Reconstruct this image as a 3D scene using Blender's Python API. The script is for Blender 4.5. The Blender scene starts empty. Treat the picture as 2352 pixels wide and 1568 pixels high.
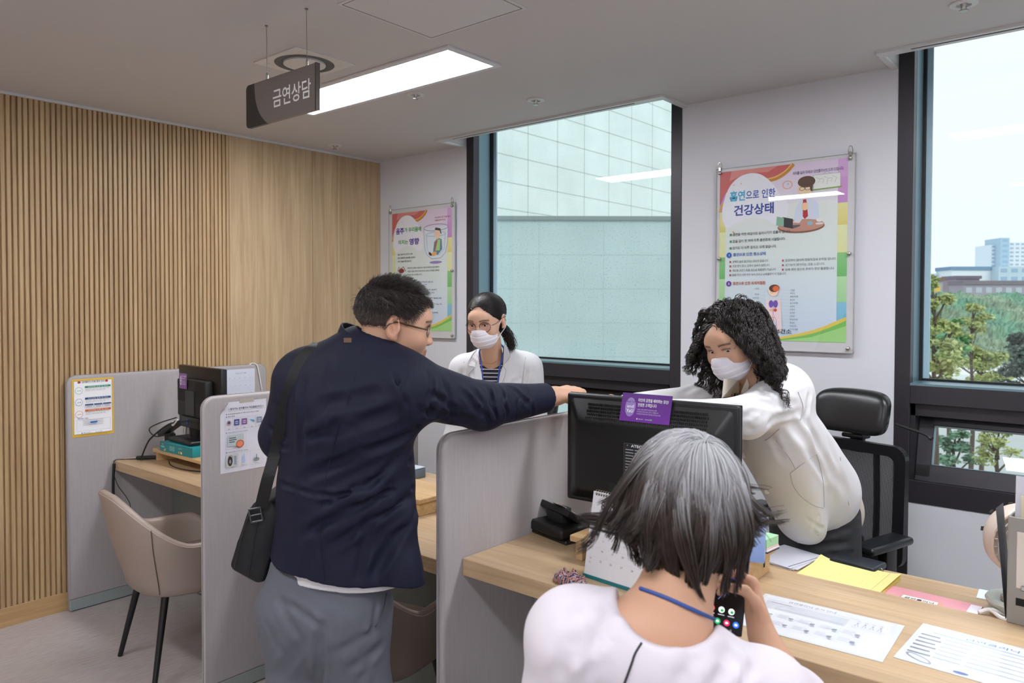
import bpy, bmesh, math, random
import numpy as np
from mathutils import Vector, Matrix
random.seed(7)
S = bpy.context.scene
COL = S.collection
PI = math.pi
# ---------------------------------------------------------------- camera
YAW, PITCH, ROLL, FPX = math.radians(40.394), math.radians(1.4122), math.radians(.10122), 1755.86
CX, CY, CAMZ = 1163.8, 745.8, 1.58
FW = Vector((-math.sin(YAW)*math.cos(PITCH), math.cos(YAW)*math.cos(PITCH), -math.sin(PITCH)))
r0 = Vector((math.cos(YAW), math.sin(YAW), 0)); u0 = r0.cross(FW)
RT = r0*math.cos(ROLL)+u0*math.sin(ROLL); UP = -r0*math.sin(ROLL)+u0*math.cos(ROLL)
CAM = Vector((0, 0, CAMZ))
cd = bpy.data.cameras.new('camera'); cam = bpy.data.objects.new('camera', cd); COL.objects.link(cam)
cd.sensor_fit = 'HORIZONTAL'; cd.sensor_width = 36; cd.lens = FPX/2352*36
cd.shift_x = (1176-CX)/2352; cd.shift_y = (CY-784)/2352; cd.dof.use_dof = True; cd.dof.focus_distance = 2.8; cd.dof.aperture_fstop = 5.6; cd.clip_start = .02; cd.clip_end = 2000
M3 = Matrix((RT, UP, -FW)).transposed()
cam.matrix_world = Matrix.Translation(CAM) @ M3.to_4x4()
S.camera = cam
# ---------------------------------------------------------------- sky, exposure
w = bpy.data.worlds.new('overcast_sky'); S.world = w; w.use_nodes = True
wn = w.node_tree.nodes; wl = w.node_tree.links
bgn = wn['Background']; tc = wn.new('ShaderNodeTexCoord'); sx = wn.new('ShaderNodeSeparateXYZ'); cr = wn.new('ShaderNodeValToRGB')
wl.new(tc.outputs['Generated'], sx.inputs[0]); wl.new(sx.outputs[2], cr.inputs[0]); wl.new(cr.outputs[0], bgn.inputs[0])
cr.color_ramp.elements[0].position = .0; cr.color_ramp.elements[0].color = (.88, .94, .98, 1)
cr.color_ramp.elements[1].position = .5; cr.color_ramp.elements[1].color = (.94, .97, 1, 1)
bgn.inputs[1].default_value = .80
sl = bpy.data.lights.new('added_sun', 'SUN'); sl.energy = .8; sl.angle = math.radians(30); sl.color = (1, .98, .95); so_ = bpy.data.objects.new('added_sun', sl); COL.objects.link(so_); so_.rotation_euler = Vector((-.72, .42, -.62)).to_track_quat('-Z', 'Y').to_euler()   # soft sun added to brighten the walls outside, from behind our building
S.view_settings.view_transform = 'Standard'; S.view_settings.look = 'None'
S.view_settings.exposure = 0.60; S.view_settings.gamma = 1.0; S.view_settings.use_curve_mapping = False
S.cycles.max_bounces = 8; S.cycles.diffuse_bounces = 5; S.cycles.transparent_max_bounces = 16
S.cycles.use_denoising = True; S.cycles.sample_clamp_indirect = 4.0
LAMP = 19.0           # radiance of the ceiling panels

def ray(u, v): return FW + RT*((u-CX)/FPX) - UP*((v-CY)/FPX)
def W(u, v, d): return CAM + ray(u, v)*d                     # point at depth d
def on(u, v, ax, val):
    d = ray(u, v); i = 'xyz'.index(ax); return CAM + d*((val-CAM[i])/d[i])
def lin(c):
    if isinstance(c, str): c = [int(c[i:i+2], 16)/255 for i in (0, 2, 4)]
    return tuple(x/12.92 if x <= .04045 else ((x+.055)/1.055)**2.4 for x in c[:3])
# ---------------------------------------------------------------- materials
MATS = {}
def mat(name, col=None, rough=.5, metal=0, spec=.5, bump=None, var=None, emit=None, coat=0, sheen=0, attr=None, sss=0, alpha=None):
    """procedural principled material. bump=(scale xyz, strength, dist), var=(scale xyz, amount)"""
    if name in MATS: return MATS[name]
    m = bpy.data.materials.new(name); m.use_nodes = True; n = m.node_tree.nodes; l = m.node_tree.links
    b = n['Principled BSDF']; c = lin(col) if col else (.8, .8, .8)
    b.inputs['Base Color'].default_value = (*c, 1); b.inputs['Roughness'].default_value = rough
    b.inputs['Metallic'].default_value = metal; b.inputs['Specular IOR Level'].default_value = spec
    b.inputs['Coat Weight'].default_value = coat; b.inputs['Sheen Weight'].default_value = sheen
    if sss: b.inputs['Subsurface Weight'].default_value = sss; b.inputs['Subsurface Radius'].default_value = (.008, .004, .002); b.inputs['Subsurface Scale'].default_value = 1
    if emit: b.inputs['Emission Color'].default_value = (*lin(col), 1); b.inputs['Emission Strength'].default_value = emit
    if alpha is not None: b.inputs['Alpha'].default_value = alpha
    t = n.new('ShaderNodeTexCoord')
    src = None
    if attr:
        a = n.new('ShaderNodeAttribute'); a.attribute_name = attr; src = a.outputs['Color']
    def noise(sc, det=4):
        mp = n.new('ShaderNodeMapping'); mp.inputs['Scale'].default_value = sc; l.new(t.outputs['Object'], mp.inputs[0])
        no = n.new('ShaderNodeTexNoise'); no.inputs['Scale'].default_value = 1; no.inputs['Detail'].default_value = det; l.new(mp.outputs[0], no.inputs[0]); return no
    if var:
        no = noise(var[0], 5); rp = n.new('ShaderNodeMapRange'); rp.inputs[1].default_value = .25; rp.inputs[2].default_value = .75
        rp.inputs[3].default_value = 1-var[1]; rp.inputs[4].default_value = 1+var[1]; l.new(no.outputs[0], rp.inputs[0])
        vm = n.new('ShaderNodeVectorMath'); vm.operation = 'SCALE'; l.new(rp.outputs[0], vm.inputs['Scale'])
        if src: l.new(src, vm.inputs[0])
        else: vm.inputs[0].default_value = c
        src = vm.outputs[0]
    if src: l.new(src, b.inputs['Base Color'])
    if bump:
        no = noise(bump[0], 6); bp = n.new('ShaderNodeBump'); bp.inputs['Strength'].default_value = bump[1]; bp.inputs['Distance'].default_value = bump[2]
        l.new(no.outputs[0], bp.inputs['Height']); l.new(bp.outputs[0], b.inputs['Normal'])
    MATS[name] = m; return m
def wood(name, c1, c2, sc, rough=.45, ramp=(.3, .72)):
    """oak laminate: two stretched noises"""
    if name in MATS: return MATS[name]
    m = bpy.data.materials.new(name); m.use_nodes = True; n = m.node_tree.nodes; l = m.node_tree.links; b = n['Principled BSDF']
    t = n.new('ShaderNodeTexCoord'); mp = n.new('ShaderNodeMapping'); mp.inputs['Scale'].default_value = sc; l.new(t.outputs['Object'], mp.inputs[0])
    a = n.new('ShaderNodeTexNoise'); a.inputs['Scale'].default_value = 1; a.inputs['Detail'].default_value = 8; a.inputs['Roughness'].default_value = .62; a.inputs['Distortion'].default_value = .6; l.new(mp.outputs[0], a.inputs[0])
    r = n.new('ShaderNodeValToRGB'); e = r.color_ramp.elements; e[0].position, e[1].position = ramp
    e[0].color = (*lin(c1), 1); e[1].color = (*lin(c2), 1); l.new(a.outputs[0], r.inputs[0])
    mp2 = n.new('ShaderNodeMapping'); mp2.inputs['Scale'].default_value = [s*.22 for s in sc]; l.new(t.outputs['Object'], mp2.inputs[0])
    a2 = n.new('ShaderNodeTexNoise'); a2.inputs['Scale'].default_value = 1; a2.inputs['Detail'].default_value = 3; l.new(mp2.outputs[0], a2.inputs[0])
    rp = n.new('ShaderNodeMapRange'); rp.inputs[1].default_value = .3; rp.inputs[2].default_value = .7; rp.inputs[3].default_value = .9; rp.inputs[4].default_value = 1.08; l.new(a2.outputs[0], rp.inputs[0])
    vm = n.new('ShaderNodeVectorMath'); vm.operation = 'SCALE'; l.new(r.outputs[0], vm.inputs[0]); l.new(rp.outputs[0], vm.inputs['Scale'])
    l.new(vm.outputs[0], b.inputs['Base Color']); b.inputs['Roughness'].default_value = rough
    bp = n.new('ShaderNodeBump'); bp.inputs['Strength'].default_value = .15; bp.inputs['Distance'].default_value = .001; l.new(a.outputs[0], bp.inputs['Height']); l.new(bp.outputs[0], b.inputs['Normal'])
    MATS[name] = m; return m
def glassmat(name, tint, refl=1.0, rough=0.0):
    if name in MATS: return MATS[name]
    m = bpy.data.materials.new(name); m.use_nodes = True; n = m.node_tree.nodes; l = m.node_tree.links
    n.remove(n['Principled BSDF']); o = n['Material Output']
    tr = n.new('ShaderNodeBsdfTransparent'); tr.inputs[0].default_value = (*tint, 1)
    gl = n.new('ShaderNodeBsdfGlossy'); gl.inputs['Roughness'].default_value = rough; gl.inputs[0].default_value = (refl, refl, refl, 1)
    # reflectance of a thin pane, the same from both sides: .06 + .94 (1-|cos|)^5
    ge = n.new('ShaderNodeNewGeometry'); dt = n.new('ShaderNodeVectorMath'); dt.operation = 'DOT_PRODUCT'; l.new(ge.outputs['Incoming'], dt.inputs[0]); l.new(ge.outputs['Normal'], dt.inputs[1])
    def mth(op, a, b=None):
        x = n.new('ShaderNodeMath'); x.operation = op; l.new(a, x.inputs[0])
        if b is not None: x.inputs[1].default_value = b
        return x.outputs[0]
    q = mth('ABSOLUTE', dt.outputs['Value']); q = mth('MULTIPLY', q, -1); q = mth('ADD', q, 1); q = mth('POWER', q, 5); q = mth('MULTIPLY', q, .94); q = mth('ADD', q, .06); mx = n.new('ShaderNodeMixShader')
    l.new(q, mx.inputs[0]); l.new(tr.outputs[0], mx.inputs[1]); l.new(gl.outputs[0], mx.inputs[2]); l.new(mx.outputs[0], o.inputs[0])
    MATS[name] = m; return m
# ---------------------------------------------------------------- objects
def mesh_obj(name, verts, faces, m, parent=None, smooth=False, mats=None, midx=None, cols=None):
    me = bpy.data.meshes.new(name); me.from_pydata([tuple(v) for v in verts], [], [tuple(int(i) for i in f) for f in faces])
    for x in (mats or [m]): me.materials.append(x)
    if midx is not None: me.polygons.foreach_set('material_index', np.array(midx, np.int32))
    if smooth: me.polygons.foreach_set('use_smooth', np.ones(len(me.polygons), bool))
    if cols is not None and len(verts):
        a = me.color_attributes.new('Col', 'FLOAT_COLOR', 'POINT'); c = np.ones((len(verts), 4), np.float32); c[:, :3] = cols; a.data.foreach_set('color', c.ravel())
    me.update(); o = bpy.data.objects.new(name, me); COL.objects.link(o)
    if parent: o.parent = parent
    return o
class B:
    """bmesh builder in local coordinates of its thing"""
    def __init__(s): s.b = bmesh.new(); s.T = Matrix.Identity(4)
    def _a(s, vs, M):
        for v in vs: v.co = s.T @ (M @ v.co)
    def box(s, x0, x1, y0, y1, z0, z1, bev=0, seg=2, M=None):
        vs = bmesh.ops.create_cube(s.b, size=1)['verts']; es = list({e for v in vs for e in v.link_edges})
        A = Matrix.Translation(((x0+x1)/2, (y0+y1)/2, (z0+z1)/2)) @ Matrix.Diagonal((abs(x1-x0), abs(y1-y0), abs(z1-z0), 1))
        for v in vs: v.co = A @ v.co
        if bev:
            r = bmesh.ops.bevel(s.b, geom=es, offset=bev, segments=seg, affect='EDGES', profile=.5); vs = list({v for f in r['faces'] for v in f.verts} | {v for v in vs if v.is_valid})
            # gather connected
            st = list(vs); seen = set(vs)
            while st:
                v = st.pop()
                for e in v.link_edges:
                    o = e.other_vert(v)
                    if o not in seen: seen.add(o); st.append(o)
            vs = list(seen)
        s._a(vs, M or Matrix.Identity(4)); return s
    def cyl(s, a, b, r, r2=None, n=16, cap=True):
        a, b = Vector(a), Vector(b); d = b-a; r2 = r if r2 is None else r2
        M = Matrix.Translation((a+b)/2) @ d.to_track_quat('Z', 'Y').to_matrix().to_4x4()
        vs = bmesh.ops.create_cone(s.b, cap_ends=cap, segments=n, radius1=r, radius2=r2, depth=d.length)['verts']; s._a(vs, M); return s
    def sph(s, c, r, n=16, sc=(1, 1, 1), M=None):
        vs = bmesh.ops.create_uvsphere(s.b, u_segments=n, v_segments=max(6, n//2), radius=1)['verts']
        A = Matrix.Translation(c) @ (M or Matrix.Identity(4)) @ Matrix.Diagonal((r*sc[0], r*sc[1], r*sc[2], 1)); s._a(vs, A); return s
    def prism(s, pts, y0, y1, bev=0):
        """2D outline (x,z) extruded along y"""
        f = s.b.faces.new([s.b.verts.new((p[0], y0, p[1])) for p in pts]); r = bmesh.ops.extrude_face_region(s.b, geom=[f])
        nv = [v for v in r['geom'] if isinstance(v, bmesh.types.BMVert)]
        for v in nv: v.co.y = y1
        allv = list(f.verts)+nv if f.is_valid else nv
        if bev:
            es = [e for e in f.edges]+[e for v in nv for e in v.link_edges if all(x in nv for x in e.verts)]
            rr = bmesh.ops.bevel(s.b, geom=list(set(es)), offset=bev, segments=2, affect='EDGES', profile=.5)
        return s
    def rev(s, prof, n=24, M=None, a0=0, a1=2*PI):
        """lathe (r,z) about z"""
        rings = []; full = abs(a1-a0-2*PI) < 1e-6; k = n if full else n+1
        for i in range(k):
            a = a0+(a1-a0)*i/n; rings.append([s.b.verts.new((r*math.cos(a), r*math.sin(a), z)) for r, z in prof])
        for i in range(n):
            A, Bq = rings[i], rings[(i+1) % k]
            for j in range(len(prof)-1):
                try: s.b.faces.new((A[j], Bq[j], Bq[j+1], A[j+1]))
                except Exception: pass
        s._a([v for r in rings for v in r], M or Matrix.Identity(4)); return s
    def tube(s, pts, r, n=8, cap=True):
        """tube along points; r scalar or list"""
        P = [Vector(p) for p in pts]; R = r if isinstance(r, (list, tuple)) else [r]*len(P); rings = []; nrm = None
        for i, p in enumerate(P):
            t = ((P[min(i+1, len(P)-1)]-P[max(i-1, 0)])).normalized()
            if nrm is None: nrm = t.orthogonal().normalized()
            nrm = (nrm-t*nrm.dot(t)).normalized(); bi = t.cross(nrm)
            rings.append([s.b.verts.new(s.T @ (p+(nrm*math.cos(2*PI*k/n)+bi*math.sin(2*PI*k/n))*R[i])) for k in range(n)])
        for i in range(len(P)-1):
            for k in range(n): s.b.faces.new((rings[i][k], rings[i][(k+1) % n], rings[i+1][(k+1) % n], rings[i+1][k]))
        if cap:
            s.b.faces.new(rings[0][::-1]); s.b.faces.new(rings[-1])
        return s
    def quad(s, pts):
        s.b.faces.new([s.b.verts.new(s.T @ Vector(p)) for p in pts]); return s
    def out(s, name, m, parent=None, smooth=None, angle=35):
        bmesh.ops.recalc_face_normals(s.b, faces=s.b.faces)
        me = bpy.data.meshes.new(name); s.b.to_mesh(me); s.b.free(); me.materials.append(m)
        if smooth != False:
            me.polygons.foreach_set('use_smooth', np.ones(len(me.polygons), bool))
            try: me.set_sharp_from_angle(angle=math.radians(angle))
            except Exception: pass
        o = bpy.data.objects.new(name, me); COL.objects.link(o)
        if parent: o.parent = parent
        return o
def empty(name, label=None, cat=None, loc=(0, 0, 0), rz=0, group=None, rot=None):
    o = bpy.data.objects.new(name, None); COL.objects.link(o); o.location = loc; o.rotation_euler = rot or (0, 0, rz)
    o.empty_display_size = .1
    return tag(o, label, cat, group)
def tag(o, label=None, cat=None, group=None, kind=None):
    if label: o['label'] = label
    if cat: o['category'] = cat
    if group: o['group'] = group
    if kind: o['kind'] = kind
    return o
def struct(o): o['kind'] = 'structure'; return o
def copy_tree(o, parent=None):
    c = o.copy(); COL.objects.link(c)
    if parent: c.parent = parent
    for ch in [x for x in bpy.data.objects if x.parent == o]: copy_tree(ch, c)
    return c
def smooth_path(pts, k=8):
    """Catmull-Rom"""
    P = [Vector(p) for p in pts]; P = [P[0]*2-P[1]]+P+[P[-1]*2-P[-2]]; out = []
    for i in range(1, len(P)-2):
        for j in range(k):
            t = j/k; a, b, c, d = P[i-1:i+3]
            out.append(.5*((2*b)+(c-a)*t+(2*a-5*b+4*c-d)*t*t+(3*b-a-3*c+d)*t**3))
    out.append(P[-2]); return out
# ---------------------------------------------------------------- flat prints (posters, notices): one mesh, inks in a colour attribute
_fc = {}
TEXT_ON = True
def glyphs(txt, bold=0):
    k = (txt, bold)
    if k in _fc: return _fc[k]
    if not TEXT_ON: return np.zeros((0, 2)), []
    cu = bpy.data.curves.new('t', 'FONT'); cu.body = txt; cu.size = 1; cu.resolution_u = 2; cu.offset = bold
    o = bpy.data.objects.new('t', cu); COL.objects.link(o); dg = bpy.context.evaluated_depsgraph_get(); ev = o.evaluated_get(dg)
    me = ev.to_mesh(); V = np.array([v.co[:2] for v in me.vertices]).reshape(-1, 2); Fc = [tuple(p.vertices) for p in me.polygons]
    ev.to_mesh_clear(); bpy.data.objects.remove(o); bpy.data.curves.remove(cu)
    _fc[k] = (V, Fc); return _fc[k]
class Print:
    """x right, z up, faces -y; drawn in layers"""
    def __init__(s, step=.00012): s.v = []; s.f = []; s.c = []; s.y = 0; s.st = step
    def _add(s, V, Fc, col):
        s.y -= s.st; o = len(s.v); c = lin(col)
        s.v += [(x, s.y, z) for x, z in V]; s.c += [c]*len(V); s.f += [tuple(i+o for i in f) for f in Fc]
    def poly(s, pts, col): s._add(pts, [tuple(range(len(pts)))], col); return s
    def rect(s, x0, x1, z0, z1, col): return s.poly([(x0, z0), (x1, z0), (x1, z1), (x0, z1)], col)
    def ell(s, x, z, a, b=None, col='000000', n=28, rot=0):
        b = b or a; c, q = math.cos(rot), math.sin(rot)
        return s.poly([(x+a*math.cos(t)*c-b*math.sin(t)*q, z+a*math.cos(t)*q+b*math.sin(t)*c) for t in [2*PI*i/n for i in range(n)]], col)
    def grad(s, x0, x1, z0, z1, ca, cb, n=10):
        s.y -= s.st; A, Bc = np.array(lin(ca)), np.array(lin(cb)); o = len(s.v)
        for i in range(n+1):
            z = z0+(z1-z0)*i/n; s.v += [(x0, s.y, z), (x1, s.y, z)]; c = tuple(A+(Bc-A)*i/n); s.c += [c, c]
        s.f += [(o+2*i, o+2*i+1, o+2*i+3, o+2*i+2) for i in range(n)]; return s
    def line(s, pts, wd, col):
        V, Fc = [], []
        P = [Vector(p) for p in pts]
        for i, p in enumerate(P):
            t = (P[min(i+1, len(P)-1)]-P[max(i-1, 0)]).normalized(); nn = Vector((-t.y, t.x))*wd/2; V += [tuple(p+nn), tuple(p-nn)]
        Fc = [(2*i, 2*i+1, 2*i+3, 2*i+2) for i in range(len(P)-1)]; s._add(V, Fc, col); return s
    def ring(s, x, z, a, b, wd, col, n=32, rot=0, t0=0, t1=2*PI):
        c, q = math.cos(rot), math.sin(rot)
        return s.line([(x+a*math.cos(t)*c-b*math.sin(t)*q, z+a*math.cos(t)*q+b*math.sin(t)*c) for t in [t0+(t1-t0)*i/n for i in range(n+1)]], wd, col)
    def box(s, x0, x1, z0, z1, wd, col):
        s.rect(x0, x1, z0, z0+wd, col); s.rect(x0, x1, z1-wd, z1, col); s.rect(x0, x0+wd, z0, z1, col); s.rect(x1-wd, x1, z0, z1, col); return s
    def text(s, t, x, z, size, col, al='l', bold=0, wid=None, sx=1):
        V, Fc = glyphs(t, bold)
        if not len(V): return s
        sc = size; w = V[:, 0].max()
        fx = (wid/w) if wid else sc*sx; ox = {'l': 0, 'c': -w*fx/2, 'r': -w*fx}[al]
        s._add([(x+a*fx+ox, z+b*sc) for a, b in V], Fc, col); return s
    def out(s, name, parent=None, mt=None, M=None):
        V = s.v if M is None else [M @ Vector(v) for v in s.v]
        return mesh_obj(name, V, s.f, mt or mat('printed_paper', 'ffffff', .45, attr='Col'), parent, cols=s.c)
XL, YB, ZC = -4.28, 3.622, 2.616
XR, YF = 3.6, -3.6
WOODV = wood('oak_laminate_vertical', 'A88D6A', 'C9B08C', (38, 38, 1.6))
WOODG = wood('oak_slats', 'A3855F', 'C8AC82', (45, 45, 1.4))
WOODX = wood('oak_desk_top', 'B2946F', 'CDB391', (2.2, 42, 42), .35)
WOODE = wood('bamboo_wood', 'BC9768', 'D4B385', (3.5, 60, 60), .4)
WHITE = mat('white_wall_paint', 'D3D4DA', .75, bump=((60, 60, 60), .08, .002), var=((1.5, 1.5, 1.5), .015))
CEIL = mat('ceiling_paint', 'C9C6C6', .85, bump=((40, 40, 40), .05, .002), var=((1.2, 1.2, 1.2), .015))
FRAME = mat('dark_window_frame', '37353A', .38, .3, bump=((300, 300, 300), .05, .0005))
GASK = mat('black_gasket', '0C0D10', .5)
TRIMW = mat('white_metal_trim', 'D4D4D4', .4, .1)
GLASS = glassmat('window_glass', (.88, .95, .97))
BLACK = mat('black_gap', '080808', .8)

# floor: grey vinyl with fine streaks running along y
m = mat('grey_vinyl_floor', 'A8A09E', .38, bump=((60, 12, 1), .05, .001))
n = m.node_tree.nodes; l = m.node_tree.links
t = n.new('ShaderNodeTexCoord'); mp = n.new('ShaderNodeMapping'); mp.inputs['Scale'].default_value = (75, 14, 1); mp.inputs['Rotation'].default_value = (0, 0, .06)
l.new(t.outputs['Object'], mp.inputs[0]); no = n.new('ShaderNodeTexNoise'); no.inputs['Scale'].default_value = 1; no.inputs['Detail'].default_value = 6; l.new(mp.outputs[0], no.inputs[0])
no2 = n.new('ShaderNodeTexNoise'); no2.inputs['Scale'].default_value = 1.4; l.new(t.outputs['Object'], no2.inputs[0])
ad = n.new('ShaderNodeMath'); ad.operation = 'MULTIPLY_ADD'; ad.inputs[1].default_value = .45; l.new(no2.outputs[0], ad.inputs[0]); l.new(no.outputs[0], ad.inputs[2])
rp = n.new('ShaderNodeValToRGB'); e = rp.color_ramp.elements; e[0].position, e[1].position = .5, .95; e[0].color = (*lin('A79E9C'), 1); e[1].color = (*lin('BDB5B3'), 1)
l.new(ad.outputs[0], rp.inputs[0]); l.new(rp.outputs[0], n['Principled BSDF'].inputs['Base Color'])
b = B(); b.box(XL-.2, XR+.2, YF-.2, YB+.2, -.12, 0); struct(b.out('floor', m))

# left wall: backing, slats to y=2.44, then flat boards with fine joints
b = B(); b.box(XL-.2, XL-.019, YF, 2.0, 0, 3.1); b.box(XL-.2, XL-.004, 2.443, YB+.2, 0, 3.1); b.box(XL-.2, XL-.019, 2.0, 2.443, 0, 3.1); struct(b.out('wall_left', WOODV))
V, Fc = [], []; ys = -1.6; k = 0; prof = []
while ys < 2.435:
    prof += [(XL-.011, ys), (XL-.011, ys+.0075), (XL-.0005, ys+.0085), (XL+.001, ys+.0105), (XL+.001, ys+.0235), (XL-.0005, ys+.025)]; ys += .0251
prof.append((XL-.011, ys))
b = B()
for z in (.095, ZC-.012):
    for x, y in prof: V.append((x, y, z))
N = len(prof)
for i in range(N-1): Fc.append((i, i+1, N+i+1, N+i))
struct(mesh_obj('trim_1', V, Fc, WOODG))
b = B()
for a, c in ((2.443, 3.037), (3.041, 3.238), (3.242, YB)): b.box(XL-.01, XL+.001, a, c, .0, ZC-.012, .0012, 1)
struct(b.out('trim_2', WOODV))
b = B(); b.box(XL-.01, XL+.003, -1.6, 2.44, 0, .095, .001, 1); struct(b.out('baseboard_left', wood('oak_skirting', 'A98659', 'C9A678', (40, 1.6, 40))))
b = B(); b.box(XL-.03, XL+.008, YF, YB, ZC-.012, ZC+.02); struct(b.out('trim_3', TRIMW))

# back wall with window openings
WIN = [(-3.424, -1.890), (-.866, .668), (1.70, 3.23)]  # third window is out of view, added to bring in daylight
b = B(); xs = [XL]+[x for wv in WIN for x in wv]+[XR]
for i in range(0, len(xs), 2): b.box(xs[i]-(.2 if i == 0 else 0), xs[i+1]+(.2 if i == 6 else 0), YB, YB+.22, 0, 3.1)
for a, c in WIN: b.box(a+.062, c-.062, YB, YB+.22, 0, .738); b.box(a, c, YB, YB+.22, 2.98, 3.1)
struct(b.out('wall_back', WHITE, smooth=False))
b = B(); b.box(XR, XR+.2, YF, YB, 0, 3.1); struct(b.out('wall_right', WHITE, smooth=False))
b = B(); b.box(XL-.2, XR+.2, YF-.2, YF, 0, 3.1); struct(b.out('wall_front', WHITE, smooth=False))
b = B(); b.box(XL, -3.9, YB-.012, YB, 0, .1); b.box(-3.9, -3.424, YB-.012, YB, 0, .1); b.box(-1.89, -.866, YB-.012, YB, 0, .1); struct(b.out('baseboard_back', mat('grey_skirting', '8A8886', .5)))

# ceiling with blind recesses over the windows
YR = 3.41
b = B(); b.box(XL-.2, XR+.2, YF-.2, YR, ZC, ZC+.1)
for i in range(0, len(xs), 2): b.box(xs[i]-(.2 if i == 0 else 0), xs[i+1]+(.2 if i == 6 else 0), YR, YB+.22, ZC, ZC+.1)
b.box(XL-.2, XR+.2, YR-.1, YB+.3, 3.0, 3.1)
for a, c in WIN: b.box(a-.02, c+.02, YR-.02, YR, ZC+.05, 3.0); b.box(a-.03, a-.0, YR, YB, ZC+.05, 3.0); b.box(c, c+.03, YR, YB, ZC+.05, 3.0)
struct(b.out('ceiling', CEIL, smooth=False))
for i, (a, c) in enumerate(WIN):
    b = B(); z0 = ZC-.012
    b.box(a-.025, c+.0, YR-.055, YR-.036, z0, ZC+.01, .001, 1)      # front leaf, slot behind it
    b.box(a-.025, a+.10, YR-.037, YR-.020, z0, ZC+.01); b.box(c-.14, c, YR-.037, YR-.020, z0, ZC+.01)
    b.box(a-.025, c, YR-.021, YR+.004, z0, ZC+.01, .001, 1)
    b.box(a-.028, a-.003, YR, YB-.002, z0, ZC+.01, .001, 1); b.box(c, c+.03, YR-.055, YB-.002, z0, ZC+.01, .001, 1)
    struct(b.out('trim_%d' % (4+i), TRIMW))
    b = B(); b.box(a+.10, c-.14, YR-.0365, YR-.0205, ZC-.0095, ZC+.02); struct(b.out('trim_%d' % (7+i), BLACK))

# windows
ALU = mat('window_reveal_metal', '6F8C96', .35, .4)  # teal reflection painted into the reveal colour
def window(i, a, c):
    r = empty('window_%d' % i, loc=(a, YB, 0)); r['kind'] = 'structure'; wd = c-a; T = .062; G = .198
    b = B()
    b.box(0, T, -.004, .05, 0, 2.98, .002, 1); b.box(wd-T, wd, -.004, .05, 0, 2.98, .002, 1)
    b.box(0, .02, .05, .22, 0, 2.98); b.box(wd-.02, wd, .05, .22, 0, 2.98)
    b.box(T, wd-T, -.004, .05, 1.165, 1.243, .002, 1); b.box(T, wd-T, .05, .23, 1.175, 1.240)
    b.box(T, wd-T, -.004, .06, .738, .835, .002, 1); b.box(T, wd-T, .06, .23, .74, .80)
    b.box(T, wd-T, .0, .05, 2.93, 2.98); b.box(T, wd-T, .03, .045, .838, .85)
    b.box(T, wd-T, .02, .035, 1.112, 1.168); b.box(T, T+.018, .02, .10, .83, 1.165); b.box(wd-T-.018, wd-T, .02, .10, .83, 1.165)
    b.out('window_frame', FRAME, r)
    b = B(); b.box(T-.006, T+.0, .05, G-.03, 1.243, 2.93); b.box(wd-T, wd-T+.006, .05, G-.03, 1.243, 2.93); b.box(T, wd-T, -.002, G-.02, 1.240, 1.252); b.out('reveal', ALU, r)
    b = B(); b.box(T-.006, T+.012, G-.04, G-.02, 1.25, 2.93); b.box(wd-T-.012, wd-T+.006, G-.04, G-.02, 1.25, 2.93); b.box(T, wd-T, G-.035, G-.015, 1.25, 1.262)
    b.box(T, wd-T, .055, .075, .812, .836); b.out('gasket', GASK, r)
    b = B(); b.box(T-.01, T+.035, G-.02, G-.008, 1.25, 2.93); b.box(wd-T-.0, wd-T+.012, G-.02, G-.008, 1.25, 2.93); b.out('glazing_edge', mat('edge_reflection', 'A9C8D6', .3), r)  # bright blue reflection painted into the glass edge colour
    b = B(); b.quad([(T-.02, G, 1.22), (wd-T+.02, G, 1.22), (wd-T+.02, G, 2.95), (T-.02, G, 2.95)]); b.out('glass_pane', GLASS, r, smooth=False)
    # awning sash, hinged at the top and pushed outward
    s = empty('awning_sash'); s.parent = r; s.location = (0, .10, 1.15); s.rotation_euler = (-math.radians(17), 0, 0)
    b = B(); x0, x1, h = T+.02, wd-T-.02, .31
    b.box(x0, x1, 0, .05, -.085, 0, .003, 1); b.box(x0, x1, 0, .05, -h-.02, -h+.055, .003, 1); b.box(x0, x0+.06, 0, .05, -h, 0, .003, 1); b.box(x1-.06, x1, 0, .05, -h, 0, .003, 1)
    so = b.out('sash_frame', FRAME, r); so.location = s.location; so.rotation_euler = s.rotation_euler
    b = B(); b.quad([(x0+.05, .03, -h+.04), (x1-.05, .03, -h+.04), (x1-.05, .03, -.07), (x0+.05, .03, -.07)]); g = b.out('sash_glass', GLASS, r, smooth=False); g.location = s.location; g.rotation_euler = s.rotation_euler
    b = B(); b.box(x0+.055, x0+.064, .004, .028, -h+.05, -.08); b.box(x0+.06, x1-.06, .004, .028, -h+.048, -h+.058); g = b.out('sash_reveal', ALU, r); g.location = s.location; g.rotation_euler = s.rotation_euler
    bpy.data.objects.remove(s)
for i, (a, c) in enumerate(WIN): window(i+1, a, c)

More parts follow.
